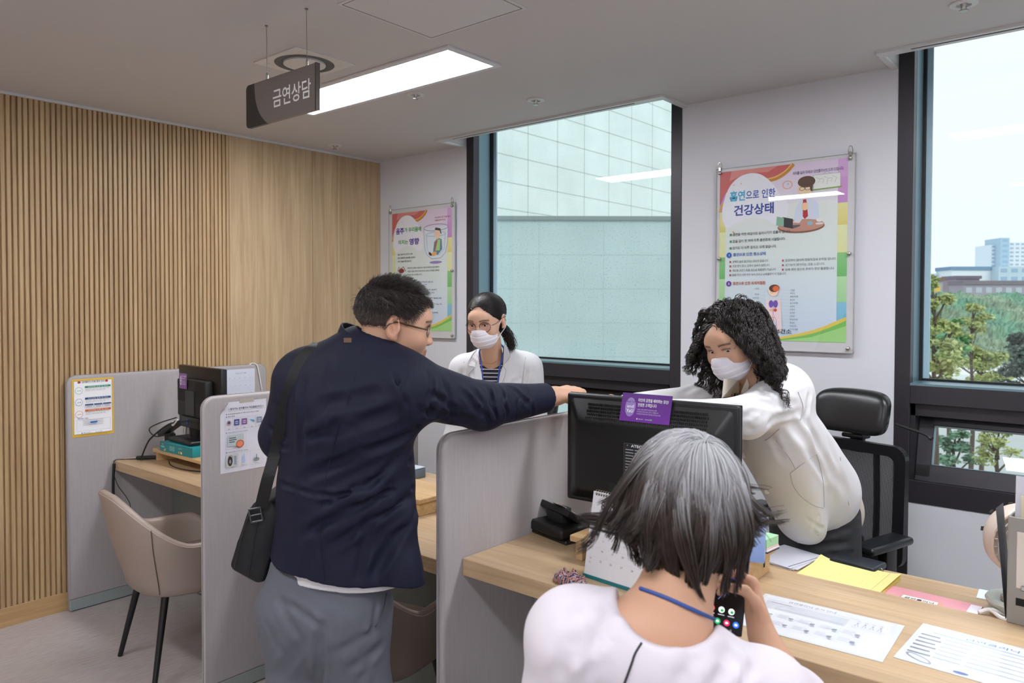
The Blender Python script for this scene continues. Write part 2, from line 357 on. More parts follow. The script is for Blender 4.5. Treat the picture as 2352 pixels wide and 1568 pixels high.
# ---- ceiling fittings
LIGHT = mat('lit_diffuser', 'F8FAFF', .5, emit=LAMP); PANELF = mat('light_panel_frame', 'D8D8DC', .45)
def light_panel(x0, y0, label, grp=None):
    r = empty('ceiling_light', label, 'ceiling light', (x0+.645, y0+.136, ZC-.006), group=grp); a, c, f = .645, .136, .028
    b = B(); b.box(-a-f, a+f, -c-f, -c, -.004, .006, .0015, 1); b.box(-a-f, a+f, c, c+f, -.004, .006, .0015, 1); b.box(-a-f, -a, -c, c, -.004, .006, .0015, 1); b.box(a, a+f, -c, c, -.004, .006, .0015, 1); b.out('frame', PANELF, r)
    b = B(); b.box(-a, a, -c, c, .000, .005); b.out('diffuser', LIGHT, r); return r
light_panel(-3.479, 2.205, 'long white ceiling light panel, lit, behind the hanging sign near the windows')
for x0 in (-.97, 1.54): light_panel(x0, 2.205, 'lit white ceiling light panel outside the photograph', 'ceiling light panels outside the photograph')
for y0, xs_ in ((-.17, (-3.479, -.97, 1.54)), (-2.5, (-.97, 1.54))):  # rear row is unseen, kept as fill light from behind the camera
    for x0 in xs_: light_panel(x0, y0, 'lit white ceiling light panel outside the photograph', 'ceiling light panels outside the photograph')
# air diffuser
r = empty('air_diffuser', 'square white ceiling air vent with a round ring, above the hanging sign', 'air vent', (-2.793, 1.947, ZC))
b = B(); b.box(-.155, .155, -.148, -.11, -.005, .0, .001, 1); b.box(-.155, .155, .11, .148, -.005, .0, .001, 1); b.box(-.155, -.11, -.11, .11, -.005, 0, .001, 1); b.box(.11, .155, -.11, .11, -.005, 0, .001, 1); b.rev([(.103, -.002), (.13, -.0045), (.156, -.003)], 40, M=Matrix.Diagonal((1, .95, 1, 1))); b.out('plate', TRIMW, r)
b = B(); b.rev([(.125, -.005), (.118, -.007), (.104, -.0035), (.09, -.0015), (.0, -.0015)], 40); b.out('ring_gap', mat('vent_dark', '5A5C5E', .6), r)
b = B(); b.rev([(.088, -.002), (.088, -.009), (.08, -.0105), (0, -.0105)], 40); b.out('core_disc', TRIMW, r)
# sprinklers
CHR = mat('chrome', 'B8B4AE', .25, .9)
def sprinkler(x, y, label):
    r = empty('sprinkler', label, 'sprinkler', (x, y, ZC), group='ceiling sprinklers')
    b = B(); b.rev([(0, -.001), (.045, -.001), (.043, -.005), (.024, -.007), (.022, -.002)], 24); b.out('rosette', TRIMW, r)
    b = B(); b.cyl((0, 0, -.002), (0, 0, -.012), .012, .009); b.cyl((-.006, 0, -.01), (-.008, 0, -.024), .0018, n=6); b.cyl((.006, 0, -.01), (.008, 0, -.024), .0018, n=6); b.cyl((0, 0, -.023), (0, 0, -.026), .014); b.out('sprinkler_head', CHR, r)
sprinkler(-2.785, 2.58, 'small round ceiling sprinkler just below the long light panel')
sprinkler(-2.397, 3.04, 'small ceiling sprinkler in front of the middle window recess, beside the panel end')
sprinkler(-4.061, 3.058, 'small ceiling sprinkler near the corner above the plain oak boards')
sprinkler(-.522, 3.022, 'ceiling sprinkler cut by the top edge above the right window')
# access hatch
r = empty('access_hatch', 'square white access hatch set in the ceiling at the top of the view', 'hatch', (-1.925, 1.865, ZC))
b = B(); b.box(-.24, .24, -.225, .225, -.003, 0, .001, 1); b.out('hatch_frame', mat('hatch_white', 'CFCDCD', .6), r)
b = B()
for q in ((-.226, .226, -.213, -.211), (-.226, .226, .211, .213), (-.226, -.224, -.213, .213), (.224, .226, -.213, .213)): b.box(*q, -.0038, -.002)
b.out('hatch_joint', mat('hatch_joint_grey', '6A6664', .8), r)
# hanging sign
r = empty('hanging_sign', 'grey-brown hanging sign reading 금연상담 on two wires below the ceiling', 'sign', (-2.44, 1.598, 2.335))
SG = mat('sign_taupe', '7B736F', .35, .25); SD = mat('sign_dark', '2B2725', .4)
# sign body (thing r = hanging_sign)
def arc(x0, x1, z0, z1): return []
b = B(); pts = [(.222, -.081), (.222, .081), (-.165, .081)]
q = [(-.165+.0, .081)]; curve = smooth_path([(-.165, 0, .081), (-.158, 0, .02), (-.135, 0, -.03), (-.105, 0, -.062), (-.078, 0, -.081)], 6)
b.prism([(.222, -.081), (.222, .081)]+[(p.x, p.z) for p in curve], -.006, .006); b.out('sign_panel', SG, r, smooth=False)
b = B(); rc = [(-.222+.018-.018*math.cos(a), .081-.018+.018*math.sin(a)) for a in [i*PI/10 for i in range(6)]]; rd = [(-.222+.018-.018*math.sin(a), -.081+.018-.018*math.cos(a)) for a in [i*PI/10 for i in range(6)]]
b.prism([(p.x, p.z) for p in curve][::-1]+[]+rc[::-1]+rd[::-1]+[], -.006, .006); b.out('sign_end', SD, r, smooth=False)
b = B(); b.box(.219, .225, -.0085, .0085, -.081, .081); b.out('edge_strip', mat('sign_edge', '4A4440', .3, .5), r)
p = Print(); p.text('금연상담', .075, -.026, .072, 'EDEDED', 'c', .012, wid=.236); p.v = [(x, y-.0065, z) for x, y, z in p.v]; p.out('lettering', r)
for x in (-.088, .162):
    b = B(); b.tube([(x, 0, .095), (x-.002, 0, ZC-2.335)], .0011, 6); b.cyl((x-.002, 0, ZC-2.335-.004), (x-.002, 0, ZC-2.335), .006); wr = b.out('wire', mat('steel_wire', '8E8A86', .4, .6), r)
    b = B(); b.cyl((x, 0, .078), (x, 0, .098), .0045); b.cyl((x, 0, .098), (x, 0, .108), .0045, .0015); b.out('wire_clamp', CHR, wr)

# ---------------- partitions
FAB = mat('grey_fabric_panel', 'A8A2A2', .9, bump=((700, 700, 60), .25, .001), var=((260, 260, 9), .05), sheen=.1)
FABE = mat('grey_edge_piping', '8F8686', .85); BASE = mat('grey_green_metal_base', '9AA3A0', .45, .1)
def partition(x, label, y1=2.66):
    r = empty('desk_partition', label, 'partition', (x-.036, 1.51, 0), group='grey fabric partitions between the counters')
    H, L, R = 1.217, y1-1.51, .05
    pts = [(0, .062)]+[(R-R*math.cos(a), H-R+R*math.sin(a)) for a in [i*PI/16 for i in range(9)]]+[(L-R+R*math.sin(a), H-R+R*math.cos(a)) for a in [i*PI/16 for i in range(9)]]+[(L, .062)]
    b = B(); b.T = Matrix(((0, 1, 0, 0), (1, 0, 0, 0), (0, 0, 1, 0), (0, 0, 0, 1)))
    b.b.faces.ensure_lookup_table() if False else None
    f = b.b.faces.new([b.b.verts.new((0, yy, zz)) for yy, zz in pts]); rr = bmesh.ops.extrude_face_region(b.b, geom=[f]); nv = [v for v in rr['geom'] if isinstance(v, bmesh.types.BMVert)]
    for v in nv: v.co.x = .036
    es = [e for e in b.b.edges if abs(e.verts[0].co.x-e.verts[1].co.x) < 1e-6]; bmesh.ops.bevel(b.b, geom=es, offset=.011, segments=4, affect='EDGES', profile=.5)
    b.out('fabric_panel', FAB, r, angle=60)
    b = B(); b.tube([(.018, y+(-.0006 if y < L/2 else .0006), z+(.0006 if z > 1.1 else 0)) for y, z in pts], .0024, 6); b.out('piping', FABE, r)
    b = B(); b.box(.003, .033, .004, L, .004, .062, .002, 1); b.out('base_strip', BASE, r); b = B(); b.box(.008, .028, .02, L-.02, 0, .005); b.out('base_gap', BLACK, r)
    return r
partition(-4.23, 'grey fabric partition against the oak slat wall, farthest left, with the yellow notice')
partition(-2.848, 'grey fabric partition in the middle, behind the man, carrying the curled white notice')
partition(-1.516, 'grey fabric partition under the man\'s outstretched arm, nearest of the three')
# ---------------- counters
def counter(name, label, x0, x1, y0, y1, zt, th=.05, mod=None, cat='counter'):
    r = empty(name, label, cat, (x0, y0, 0)); a, c = x1-x0, y1-y0
    b = B(); b.box(0, a, 0, c, zt-th, zt, .0015, 1); b.out('worktop', WOODX, r)
    if mod: b = B(); b.box(.0, a, mod, mod+.02, .02, zt-th); b.out('modesty_panel', mat('grey_green_panel', '7F8580', .6), r)
    return r
counter('service_counter', 'oak counter between the left and middle partitions, with the small monitor on it', -4.228, -2.886, 1.73, 2.614, .756, mod=.32)
counter('service_counter', 'oak counter behind the man, between the middle and right partitions', -2.846, -1.554, 1.73, 2.614, .756, mod=.32)
counter('service_counter', 'raised oak counter in the foreground holding the laminated sheets and desk calendar', -1.514, .62, 1.585, 2.09, .853, mod=.33)
r = counter('staff_desk', 'lower oak staff desk behind the foreground counter, under the yellow pad', -1.514, .62, 2.095, 2.614, .745, .03, cat='desk')
b = B(); b.box(0, 2.1, 0, .02, 0, .715); b.out('end_panel', mat('grey_green_panel'), r)
b = B(); b.cyl((.265, -.02+.35-.5, .79), (.265, -.02+.35-.5, .803), .006); 

# monitor risers
def riser(label, x, y, z, w, d, h, rz=0, side=False):
    r = empty('monitor_riser', label, 'monitor riser', (x, y, z), rz); t = .018
    b = B(); b.box(0, w, 0, d, h-t, h, .002, 1); b.out('shelf', WOODE, r)
    for xx in (.012, w-.035): b = B(); b.box(xx, xx+.023, .012, d-.012, 0, h-t, .002, 1); b.out('leg', WOODE, r)
    if side: b = B(); b.box(w+.0005, w+.0025, .20, .206, .035, .05); b.out('mark', BLACK, r)
    return r
riser('low wooden monitor riser on the foreground counter behind the calendar', -1.272, 1.775, .853, .487, .29, .072, side=True)
riser('low wooden riser under the teal paper ream on the far left counter', -4.05, 1.86, .756, .52, .24, .066)
riser('low wooden riser on the middle counter, beside the man\'s jacket hem', -2.72, 2.03, .756, .55, .24, .07)

# ---------------- foreground monitor, back towards us
PLB = mat('black_plastic', '141415', .38, bump=((400, 400, 400), .12, .0004)); PLM = mat('black_plastic_matte', '1B1B1C', .6); PLG = mat('dark_grey_plastic', '2E2E30', .5)
r = empty('computer_monitor', 'large black computer monitor seen from behind with a purple sticker on its top edge', 'monitor', (-1.122, 1.945, 1.1462), math.radians(3.2))
b = B(); b.box(-.274, .274, 0, .022, -.166, .166, .008, 3); b.out('screen_housing', PLB, r)
b = B(); b.box(-.274, .274, .0215, .0245, -.166, .166, .001, 1); b.out('bezel', PLM, r)
b = B(); b.box(-.255, .255, .0246, .0252, -.148, .148); b.out('screen', mat('screen_glass', '20262B', .15), r)
b = B()  # raised back shell: frustum
for (w0, h0, h1, y0, w1, g0, g1, y1) in ((.262, -.155, .155, .002, .222, -.12, .085, -.03),):
    v = [b.b.verts.new(c) for c in ((-w0, y0, h0), (w0, y0, h0), (w0, y0, h1), (-w0, y0, h1), (-w1, y1, g0), (w1, y1, g0), (w1, y1, g1), (-w1, y1, g1))]
    for f in ((4, 5, 6, 7), (0, 1, 5, 4), (1, 2, 6, 5), (2, 3, 7, 6), (3, 0, 4, 7)): b.b.faces.new([v[i] for i in f])
bmesh.ops.bevel(b.b, geom=[e for e in b.b.edges if not e.is_boundary], offset=.012, segments=3, affect='EDGES', profile=.5); b.out('back_shell', PLB, r, angle=40)
b = B()
for i in range(62):
    for j in range(5):
        x = -.19+i*.0062+(j % 2)*.0031; t = (j+.5)/5; z = .092+t*.05; yy = -.0285+.026*((z-.085)/.07)-.0012
        b.box(x-.0011, x+.0011, yy-.0006, yy+.003, z-.0038, z+.0038)
b.out('vent_slots', BLACK, r, smooth=False)
b = B(); b.box(-.11, .12, -.034, -.02, -.155, -.085, .006, 2); b.box(-.06, .07, -.052, -.03, -.20, -.06, .008, 2); b.out('stand_mount', PLM, r)
b = B(); b.box(-.045, .055, -.04, -.012, -.224, -.16, .004, 1); b.box(-.12, .13, -.09, .10, -.2205, -.208, .006, 2); b.out('stand', PLB, r)
for x, z in ((-.045, .03), (-.045, -.09), (.055, .03), (.055, -.09)):
    b = B(); b.sph((x, -.0305, z), .0025, 8); b.out('screw', CHR, r)
p = Print(); p.rect(0, .088, 0, .105, '26282C'); p.text('ATEC', .022, .094, .011, 'F0F0F0', wid=.034, bold=.02)
for i in range(9):
    z = .086-i*.0085; p.rect(.004, .03, z-.0012, z+.0012, 'A8A8A8'); p.rect(.034, .034+.018+.004*((i*7) % 5), z-.0012, z+.0012, 'B8B8B8')
p.rect(.034, .07, .066, .072, 'EDEDED'); p.rect(.004, .06, .004, .012, 'DCDCDC'); p.box(0, .088, 0, .105, .0007, '777777')
o = p.out('rating_label', r); o.location = (-.055, -.0312, -.068)
p = Print(); p.rect(0, .158, 0, .083, '6B2C94'); p.grad(0, .158, 0, .083, '7A35A6', '5E2588'); p.ell(.03, .042, .0165, .028, 'B9A2D8'); p.ell(.03, .042, .0155, .027, 'A488CC'); p.text('for U', .03, .055, .008, '3C2C8C', 'c', .01, wid=.026); p.text('and', .03, .040, .013, 'F4F0FF', 'c', .02, wid=.022); p.text('YoU', .03, .026, .014, 'FFFFFF', 'c', .03, wid=.022)
p.text('타인의 감정을 배려하는 당신!', .053, .060, .011, 'FFFFFF', wid=.095, bold=.015); p.text('진정한 고객입니다', .053, .046, .011, 'FFFFFF', wid=.060, bold=.015)
for k, tx in enumerate(('2018년 10월 18일부터 산업안전보건법에', '고객응대근로자 보호 조치가 시행됩니다.', '고객응대근로자에게 폭언 폭행 등을 하지 말아주세요.')): p.text(tx, .053, .035-k*.0065, .0048, 'E2D2F0', wid=.062+.007*k)
p.ell(.057, .009, .0022, col='FFFFFF'); p.text('고용노동부', .061, .0075, .0035, 'FFFFFF'); p.text('안전보건공단', .082, .0075, .0035, 'FFFFFF'); p.ell(.102, .009, .003, .0022, col='5CC06A')
o = p.out('sticker', r, mat('glossy_sticker', 'ffffff', .25, attr='Col')); o.location = (-.075, -.0262, .100); o.rotation_euler = (-.285, 0, 0); o['label'] = 'purple sticker with white lettering'
M = bpy.data.objects
# ---------------- far-left monitor
r = empty('computer_monitor', 'small black monitor seen from behind on the far left counter, with a purple sticker', 'monitor', (-3.80, 1.99, 1.11), math.radians(-2))
b = B(); b.box(-.235, .235, 0, .03, -.155, .15, .006, 2); b.out('screen_housing', PLB, r)
b = B(); b.box(-.232, .232, .0305, .034, -.15, .147); b.out('bezel', mat('blue_grey_bezel', '2A2F3C', .4), r)
b = B(); b.box(-.155, .16, -.045, .001, -.11, .085, .008, 2); b.out('back_shell', PLM, r)
b = B()
for k in range(16): z = .078-k*.007; b.box(-.15, -.06, -.0465, -.0445, z-.0012, z+.0012)
b.out('vent_slots', BLACK, r, smooth=False); b = B()
for k in range(16): z = .078-k*.007; b.box(.055, .15, -.0465, -.0445, z-.0012, z+.0012)
b.out('vent_slots', BLACK, r, smooth=False)
b = B(); b.box(-.055, .045, -.05, -.044, -.1, .03, .002, 1); b.out('cover_plate', PLG, r)
b = B(); b.box(-.10, .10, -.055, .0, -.165, -.105, .01, 2); b.cyl((0, -.02, -.16), (0, -.02, -.225), .033, .028, 20); b.cyl((0, -.02, -.21), (0, -.02, -.232), .03, .06, 20); b.box(-.13, .13, -.11, .09, -.2375, -.214, .01, 3); b.out('stand', PLB, r)
b = B(); b.box(-.028, -.008, -.058, -.05, -.145, -.12, .002, 1); b.out('video_plug', mat('blue_plug', '2B4FA8', .4), r)
p = Print(); p.grad(0, .085, 0, .08, '7C4A92', '8E5AA6'); p.ell(.017, .042, .009, .027, 'D8C6E4'); p.text('and', .017, .045, .008, '6A3A86', 'c', .02); p.text('YoU', .017, .03, .009, '6A3A86', 'c', .03)
p.text('타인의 감정을', .03, .062, .0085, 'F4EAFA', wid=.048, bold=.015); p.text('진정한 고객', .03, .05, .0085, 'F4EAFA', wid=.034, bold=.015)
for k in range(4): p.rect(.03, .066+.003*k, .04-k*.006, .0415-k*.006, 'D6C2E2')
o = p.out('sticker', r, mat('glossy_sticker')); o.location = (-.115, -.0508, .035)
# paper ream under it
r = empty('paper_ream', 'teal packet of copy paper under the far left monitor', 'paper ream', (-3.955, 1.855, .822), math.radians(2))
b = B(); b.box(0, .32, 0, .225, 0, .0495, .003, 2); b.out('packet', mat('teal_wrap', '1F8E93', .35), r)
p = Print(); p.rect(0, .32, 0, .047, '1E8589'); p.text('PAPER', .012, .02, .013, 'D8F0F0', bold=.01); p.ell(.03, .038, .01, .003, 'C89A4A'); p.poly([(.035, .004), (.06, .004), (.062, .022), (.05, .014)], 'C9A460')
for k in range(4): p.rect(.10, .15, .032-k*.006, .0335-k*.006, 'CDE8E8')
for k in range(2): p.rect(.19, .225, .034-k*.004, .035-k*.004, 'A9D4D4')
p.rect(.19, .203, .006, .018, 'C9A460'); p.rect(.21, .225, .006, .018, 'D9C9A0'); o = p.out('packet_print', r); o.location = (0, -.0006, .001)
# purple print sits under the bezel; box phone beside the monitor
r = empty('desk_telephone', 'dark desk telephone beside the small monitor, against the left partition', 'telephone', (-4.10, 2.36, .756), math.radians(20))
b = B(); b.box(-.09, .09, -.1, .1, 0, .15, .01, 2); b.out('body', PLM, r)
b = B(); b.T = Matrix.Translation((0, -.02, .19)) @ Matrix.Rotation(.35, 4, 'X'); b.box(-.10, .10, -.085, .085, -.012, .012, .01, 2); b.out('front_plate', PLG, r)
r = empty('card_reader', 'dark angled device standing on the counter left of the teal packet', 'device', (-4.155, 1.99, .756), math.radians(10))
b = B(); b.T = Matrix.Translation((0, 0, .13)) @ Matrix.Rotation(-.5, 4, 'Y'); b.box(-.05, .12, -.03, .03, -.012, .014, .006, 2); b.out('head', PLG, r)
b = B(); b.box(.0, .05, -.02, .02, 0, .12, .004, 1); b.out('post', PLM, r)
r = empty('loudspeaker', 'round black speaker peeking out left of the far monitor', 'speaker', (-4.175, 2.15, .756))
b = B(); b.cyl((0, 0, 0), (0, 0, .012), .04, n=20); b.cyl((0, 0, .01), (0, 0, .25), .009); b.out('stand', PLM, r)
b = B(); b.sph((0, 0, .27), .042, 20, (.8, .8, 1)); b.sph((.01, -.01, .36), .03, 16, (.6, .6, 1.4)); b.out('speaker_body', PLB, r)

CAB = mat('black_cable', '0E0E0E', .5)
def cable(label, pts, r=.0022, m=None, k=8, name='cable', grp=None):
    b = B(); b.tube(smooth_path(pts, k), r, 8); return tag(b.out(name, m or CAB), label, 'cable', grp)
cable('thick black cable running from the far monitor down onto the counter', [(-3.80, 1.93, .985), (-3.86, 1.86, .97), (-3.93, 1.80, .90), (-4.0, 1.80, .84), (-4.05, 1.80, .775), (-4.09, 1.82, .764)], .0042)
cable('thin black cable along the left counter edge ending in a hanging loop', [(-4.09, 1.84, .764), (-4.13, 1.80, .762), (-4.17, 1.76, .762), (-4.19, 1.724, .757), (-4.185, 1.715, .70), (-4.12, 1.71, .64), (-4.04, 1.712, .60), (-3.99, 1.715, .56), (-4.0, 1.715, .50), (-4.07, 1.715, .478), (-4.15, 1.72, .49)], .0018)
cable('fat black sleeved cable hanging straight down from the left counter corner', [(-4.195, 1.722, .742), (-4.197, 1.718, .65), (-4.197, 1.718, .57), (-4.18, 1.718, .50), (-4.16, 1.718, .475)], .0075)
cable('second thin cable lying on the left counter toward its front corner', [(-4.09, 1.90, .759), (-4.14, 1.84, .759), (-4.18, 1.78, .759), (-4.205, 1.735, .759), (-4.2, 1.722, .745)], .0018)
cable('thin dark cable rising along the left partition behind the small monitor', [(-4.19, 2.1, .76), (-4.20, 2.12, .86), (-4.205, 2.13, .98), (-4.19, 2.11, 1.05)], .002)
cable('dark cable curled under the riser on the far left counter', [(-3.95, 1.9, .76), (-3.85, 1.86, .76), (-3.72, 1.85, .76), (-3.6, 1.88, .76), (-3.55, 1.95, .76)], .0025)
cable('looped black cable around the small monitor foot', [(-3.95, 1.93, .91), (-4.0, 1.86, .89), (-4.02, 1.83, .93), (-3.93, 1.84, .97), (-3.86, 1.9, 1.0)], .003)
cable('white cable hanging over the far end of the left partition', [(-4.24, 2.53, 1.19), (-4.245, 2.56, 1.223), (-4.223, 2.585, 1.215), (-4.221, 2.60, 1.16), (-4.222, 2.615, 1.08), (-4.22, 2.63, 1.0)], .0035, mat('white_cable', 'E4E2E0', .4))
r = empty('cable_adapter', 'small black cable adapter lying on the left counter', 'adapter', (-4.10, 1.86, .758), .9); b = B(); b.box(-.06, .06, -.012, .012, 0, .018, .005, 2); b.out('adapter_body', PLM, r)
r = empty('cable_plug', 'white cable plug sticking up by the small monitor stand', 'plug', (-3.86, 1.88, .96), 0); b = B(); b.cyl((0, 0, .0), (.05, 0, .035), .004, n=8); b.cyl((-.008, 0, .0), (.0, 0, .02), .005, n=8); b.out('plug_body', mat('white_cable'), r)

# ---------------- calendar (tent) on the counter
r = empty('desk_calendar', 'standing white August desk calendar with teal base board and wire spiral', 'calendar', (-1.165, 1.692, .853), math.radians(-5))
H_, LN = .218, .041
CA = math.atan2(LN, H_)
p = Print(); WC = .262; p.rect(0, WC, 0, .222, 'E4E2E6'); p.text('8', .03, .178, .032, '6B5450', 'l', .02, wid=.014); p.text('2025', .052, .192, .006, 'A8A0A0'); p.text('August', .052, .182, .009, '4A4446')
p.line([(.02, .165), (.25, .165)], .0004, 'B0AAA8')
for rr in range(5):
    for c in range(7): p.text(str((rr*7+c) % 30+1), .028+c*.006, .150-rr*.006, .0035, 'A09A9A')
for k, (d0, z) in enumerate(((3, .133), (10, .107), (17, .081), (24, .055), (31, .043))):
    p.text(str(d0), .018, z-.012+.001*k, .0075, 'C06A62')
    if d0 < 31:
        for c in range(1, 7): p.text(str(d0+c), .018+c*.034, z-.012, .0075, '55504F' if c < 6 else '5A6EA8')
        p.line([(.012, z-.001), (.25, z-.001)], .0003, 'C4BEBC')
for d_, x in ((1, .188), (2, .222)): p.text(str(d_), x, .150, .0075, '55504F')
Mx = Matrix.Translation((0, 0, .006)) @ Matrix.Rotation(-CA, 4, 'X')
o = p.out('page', r); o.matrix_local = Mx
b = B(); b.T = Mx; b.box(0, WC, .0004, .002, -.004, .222); b.out('front_board', mat('teal_board', '17727A', .4), r)
b = B(); b.T = Matrix.Translation((0, .084, .002)) @ Matrix.Rotation(CA, 4, 'X'); b.box(0, WC, -.0015, 0, 0, .222); b.out('back_board', mat('teal_board'), r)
b = B(); b.box(0, WC, -.002, .085, .0, .003); b.box(-.0, WC, -.0045, -.001, 0, .009); b.out('base_board', mat('teal_board'), r)
b = B()
for k in range(30):
    x = .012+k*.0082; b.tube([(x, .041+.0075*math.cos(a), .222+.0075*math.sin(a)) for a in [2*PI*i/12 for i in range(13)]], .0009, 5)
b.out('wire_spiral', CHR, r)
b = B()
for k in range(30): x = .012+k*.0082; b.box(x-.0012, x+.0012, -.0009, -.0003, .212, .218)
o = b.out('punch_holes', BLACK, r, smooth=False); o.matrix_local = Mx

# signature pad device
r = empty('signature_pad', 'black tilted signature pad device on the foreground counter by the partition', 'signature pad', (-1.43, 1.975, .853), math.radians(-14))
b = B(); b.box(-.085, .10, -.085, .06, .0, .012, .004, 1); b.box(-.08, .085, -.09, .045, .008, .045, .012, 3); b.out('base', PLB, r)
b = B(); b.T = Matrix.Translation((-.035, -.03, .083)) @ Matrix.Rotation(math.radians(-32), 4, 'X') @ Matrix.Rotation(math.radians(3), 4, 'Y'); b.box(-.11, .10, -.012, .085, -.012, .010, .005, 2); b.out('screen_unit', PLB, r)
b = B(); b.box(-.05, .03, -.04, .0, .035, .09, .006, 2); b.out('hinge', PLM, r)
b = B(); b.T = Matrix.Translation((-.035, -.03, .083)) @ Matrix.Rotation(math.radians(-32), 4, 'X'); b.box(.015, .06, -.018, .05, .0105, .0125); b.out('tape', mat('clear_tape', 'B4AEA4', .3), r)
# acrylic box with cards, yellow pen cap
r = empty('acrylic_card_box', 'clear acrylic box with pink and yellow cards behind the signature pad', 'box', (-1.335, 2.045, .853), math.radians(20))
b = B(); b.box(-.04, .04, -.03, .03, 0, .003); b.box(-.04, -.038, -.03, .03, 0, .085); b.box(.038, .04, -.03, .03, 0, .085); b.box(-.04, .04, .028, .03, 0, .085); b.out('box_body', glassmat('clear_acrylic', (.93, .95, .95)), r)
for x, c, nm in ((-.015, 'D88FA8', 'pink_card'), (.012, 'E2D84A', 'yellow_card')):
    b = B(); b.box(x-.02, x+.02, -.004+x*.3, -.001+x*.3, .004, .08); b.out(nm, mat(nm, c, .6), r)
r = empty('highlighter', 'yellow highlighter standing behind the signature pad', 'pen', (-1.285, 2.05, .853)); b = B(); b.cyl((0, 0, 0), (0, 0, .085), .011); b.out('barrel', mat('pen_green', '3E6A5A', .4), r); b = B(); b.cyl((0, 0, .085), (0, 0, .115), .0125, .012); b.out('cap', mat('yellow_plastic', 'F2E21A', .4), r)
# patterned pouch
rng = np.random.RandomState(3)
me_v = []; r = empty('patterned_pouch', 'crumpled paisley cloth pouch in navy, white and orange on the counter edge', 'pouch', (-1.166, 1.628, .853), math.radians(-12))
b = B(); b.sph((0, 0, 0), 1, 40)
for v in b.b.verts:
    x, y, z = v.co; sgn = lambda a, p: math.copysign(abs(a)**p, a); x2, y2 = sgn(x, .75)*.046, sgn(y, .75)*.034
    h = .018*abs(z)**.6*(1 if z > 0 else 0)*(1+.35*math.sin(9*x+4*y)+.3*math.sin(13*y-5*x+1)+.2*math.sin(21*x+9))
    v.co = (x2*(1+.06*math.sin(8*z+5*y)), y2, max(.0, h+.003))
m = mat('paisley_cloth', '2A2545', .7); n = m.node_tree.nodes; l = m.node_tree.links; t = n.new('ShaderNodeTexCoord'); vo = n.new('ShaderNodeTexWave'); vo.inputs['Scale'].default_value = 38; vo.inputs['Distortion'].default_value = 14; vo.inputs['Detail'].default_value = 3; vo.inputs['Detail Scale'].default_value = 1.3
l.new(t.outputs['Object'], vo.inputs[0]); rp = n.new('ShaderNodeValToRGB'); l.new(vo.outputs[0], rp.inputs[0]); rp.color_ramp.interpolation = 'CONSTANT'; e = rp.color_ramp.elements; e[0].color = (*lin('1E1A38'), 1); e[1].position = .45; e[1].color = (*lin('C9BFC6'), 1)
x = e.new(.7); x.color = (*lin('5A4A72'), 1); x = e.new(.86); x.color = (*lin('C26A3A'), 1); l.new(rp.outputs[0], n['Principled BSDF'].inputs['Base Color'])
b.out('cloth', m, r, angle=80)
b = B(); b.tube(smooth_path([(-.046, -.012, .006), (-.042, -.006, .016), (-.038, .006, .018), (-.034, .018, .012)], 5), .0025, 6); b.out('drawstring_hem', mat('grey_cloth_hem', '9A96A4', .8), r)

# blue packet, sticky notes on the riser
r = empty('tissue_box', 'upright pale blue tissue box with orange print on the riser, partly behind the grey hair', 'box', (-.80, 1.93, .9255), math.radians(20))
b = B(); b.box(-.05, .035, -.045, .045, 0, .118, .003, 1); b.out('carton', mat('blue_carton', '93AEDC', .5), r)
p = Print(); p.grad(0, .085, 0, .118, '7F9BD0', 'A9C0E8'); p.ell(.05, .085, .012, .02, 'D98E3E'); p.ell(.035, .045, .016, .008, 'D98E3E', rot=.6); o = p.out('carton_print', r); o.location = (-.05, -.0455, 0)
r = empty('sticky_note_block', 'pale green sticky note block on pink and white pads, at the riser\'s right end', 'sticky notes', (-.80, 2.015, .9255), math.radians(-6))
for k, (z0, z1, c, nm) in enumerate(((0, .004, '3B3B40', 'backing_card'), (.004, .009, 'E8E6E8', 'white_pad'), (.009, .013, 'E7B7BC', 'pink_pad'), (.013, .037, 'A5D6A8', 'green_pad'))):
    b = B(); b.box(-.036, .03-.001*k, -.036, .03, z0, z1, .0006, 1); b.out(nm, mat(nm, c, .6), r)

# staff desk things
r = empty('paper_stack', 'stack of white forms with a punched edge on the staff desk, behind the riser', 'papers', (-.90, 2.53, .7455), math.radians(-10))
for k in range(4):
    b = B(); b.T = Matrix.Rotation(.09*(k % 3-1), 4, 'Z'); b.box(-.10, .06, -.11, .085, k*.0018, k*.0018+.0014); b.out('sheet', mat('white_paper', 'D9DAE6', .6), r)
b = B(); b.T = Matrix.Rotation(-.09, 4, 'Z')
for k in range(26): b.box(.046, .050, -.10+k*.007, -.0965+k*.007, .0070, .0074)
b.out('punched_edge', mat('dark_ink', '3A3A48', .6), r, smooth=False)
r = empty('legal_pad', 'yellow ruled writing pad with pencil notes on the staff desk', 'notepad', (-.835, 2.33, .7455), math.radians(-2))
V, Fc = [], []; NX = 20
for i in range(NX+1):
    for j in range(9):
        x = .245*i/NX; y = .255*j/8-.02; ed = max(0, (y-.17)/.06); z = .012+.010*max(0, (.05-x)/.05)**2*ed+.006*max(0, (x-.2)/.045)**2; V.append((x, y-.02*x, z))
for i in range(NX):
    for j in range(8): a = i*9+j; Fc.append((a, a+9, a+10, a+1))
YL = mat('yellow_ruled_paper', 'F2EA96', .6); n = YL.node_tree.nodes; l = YL.node_tree.links; t = n.new('ShaderNodeTexCoord'); wv = n.new('ShaderNodeTexWave'); wv.bands_direction = 'X'; wv.inputs['Scale'].default_value = 40; wv.inputs['Distortion'].default_value = 0
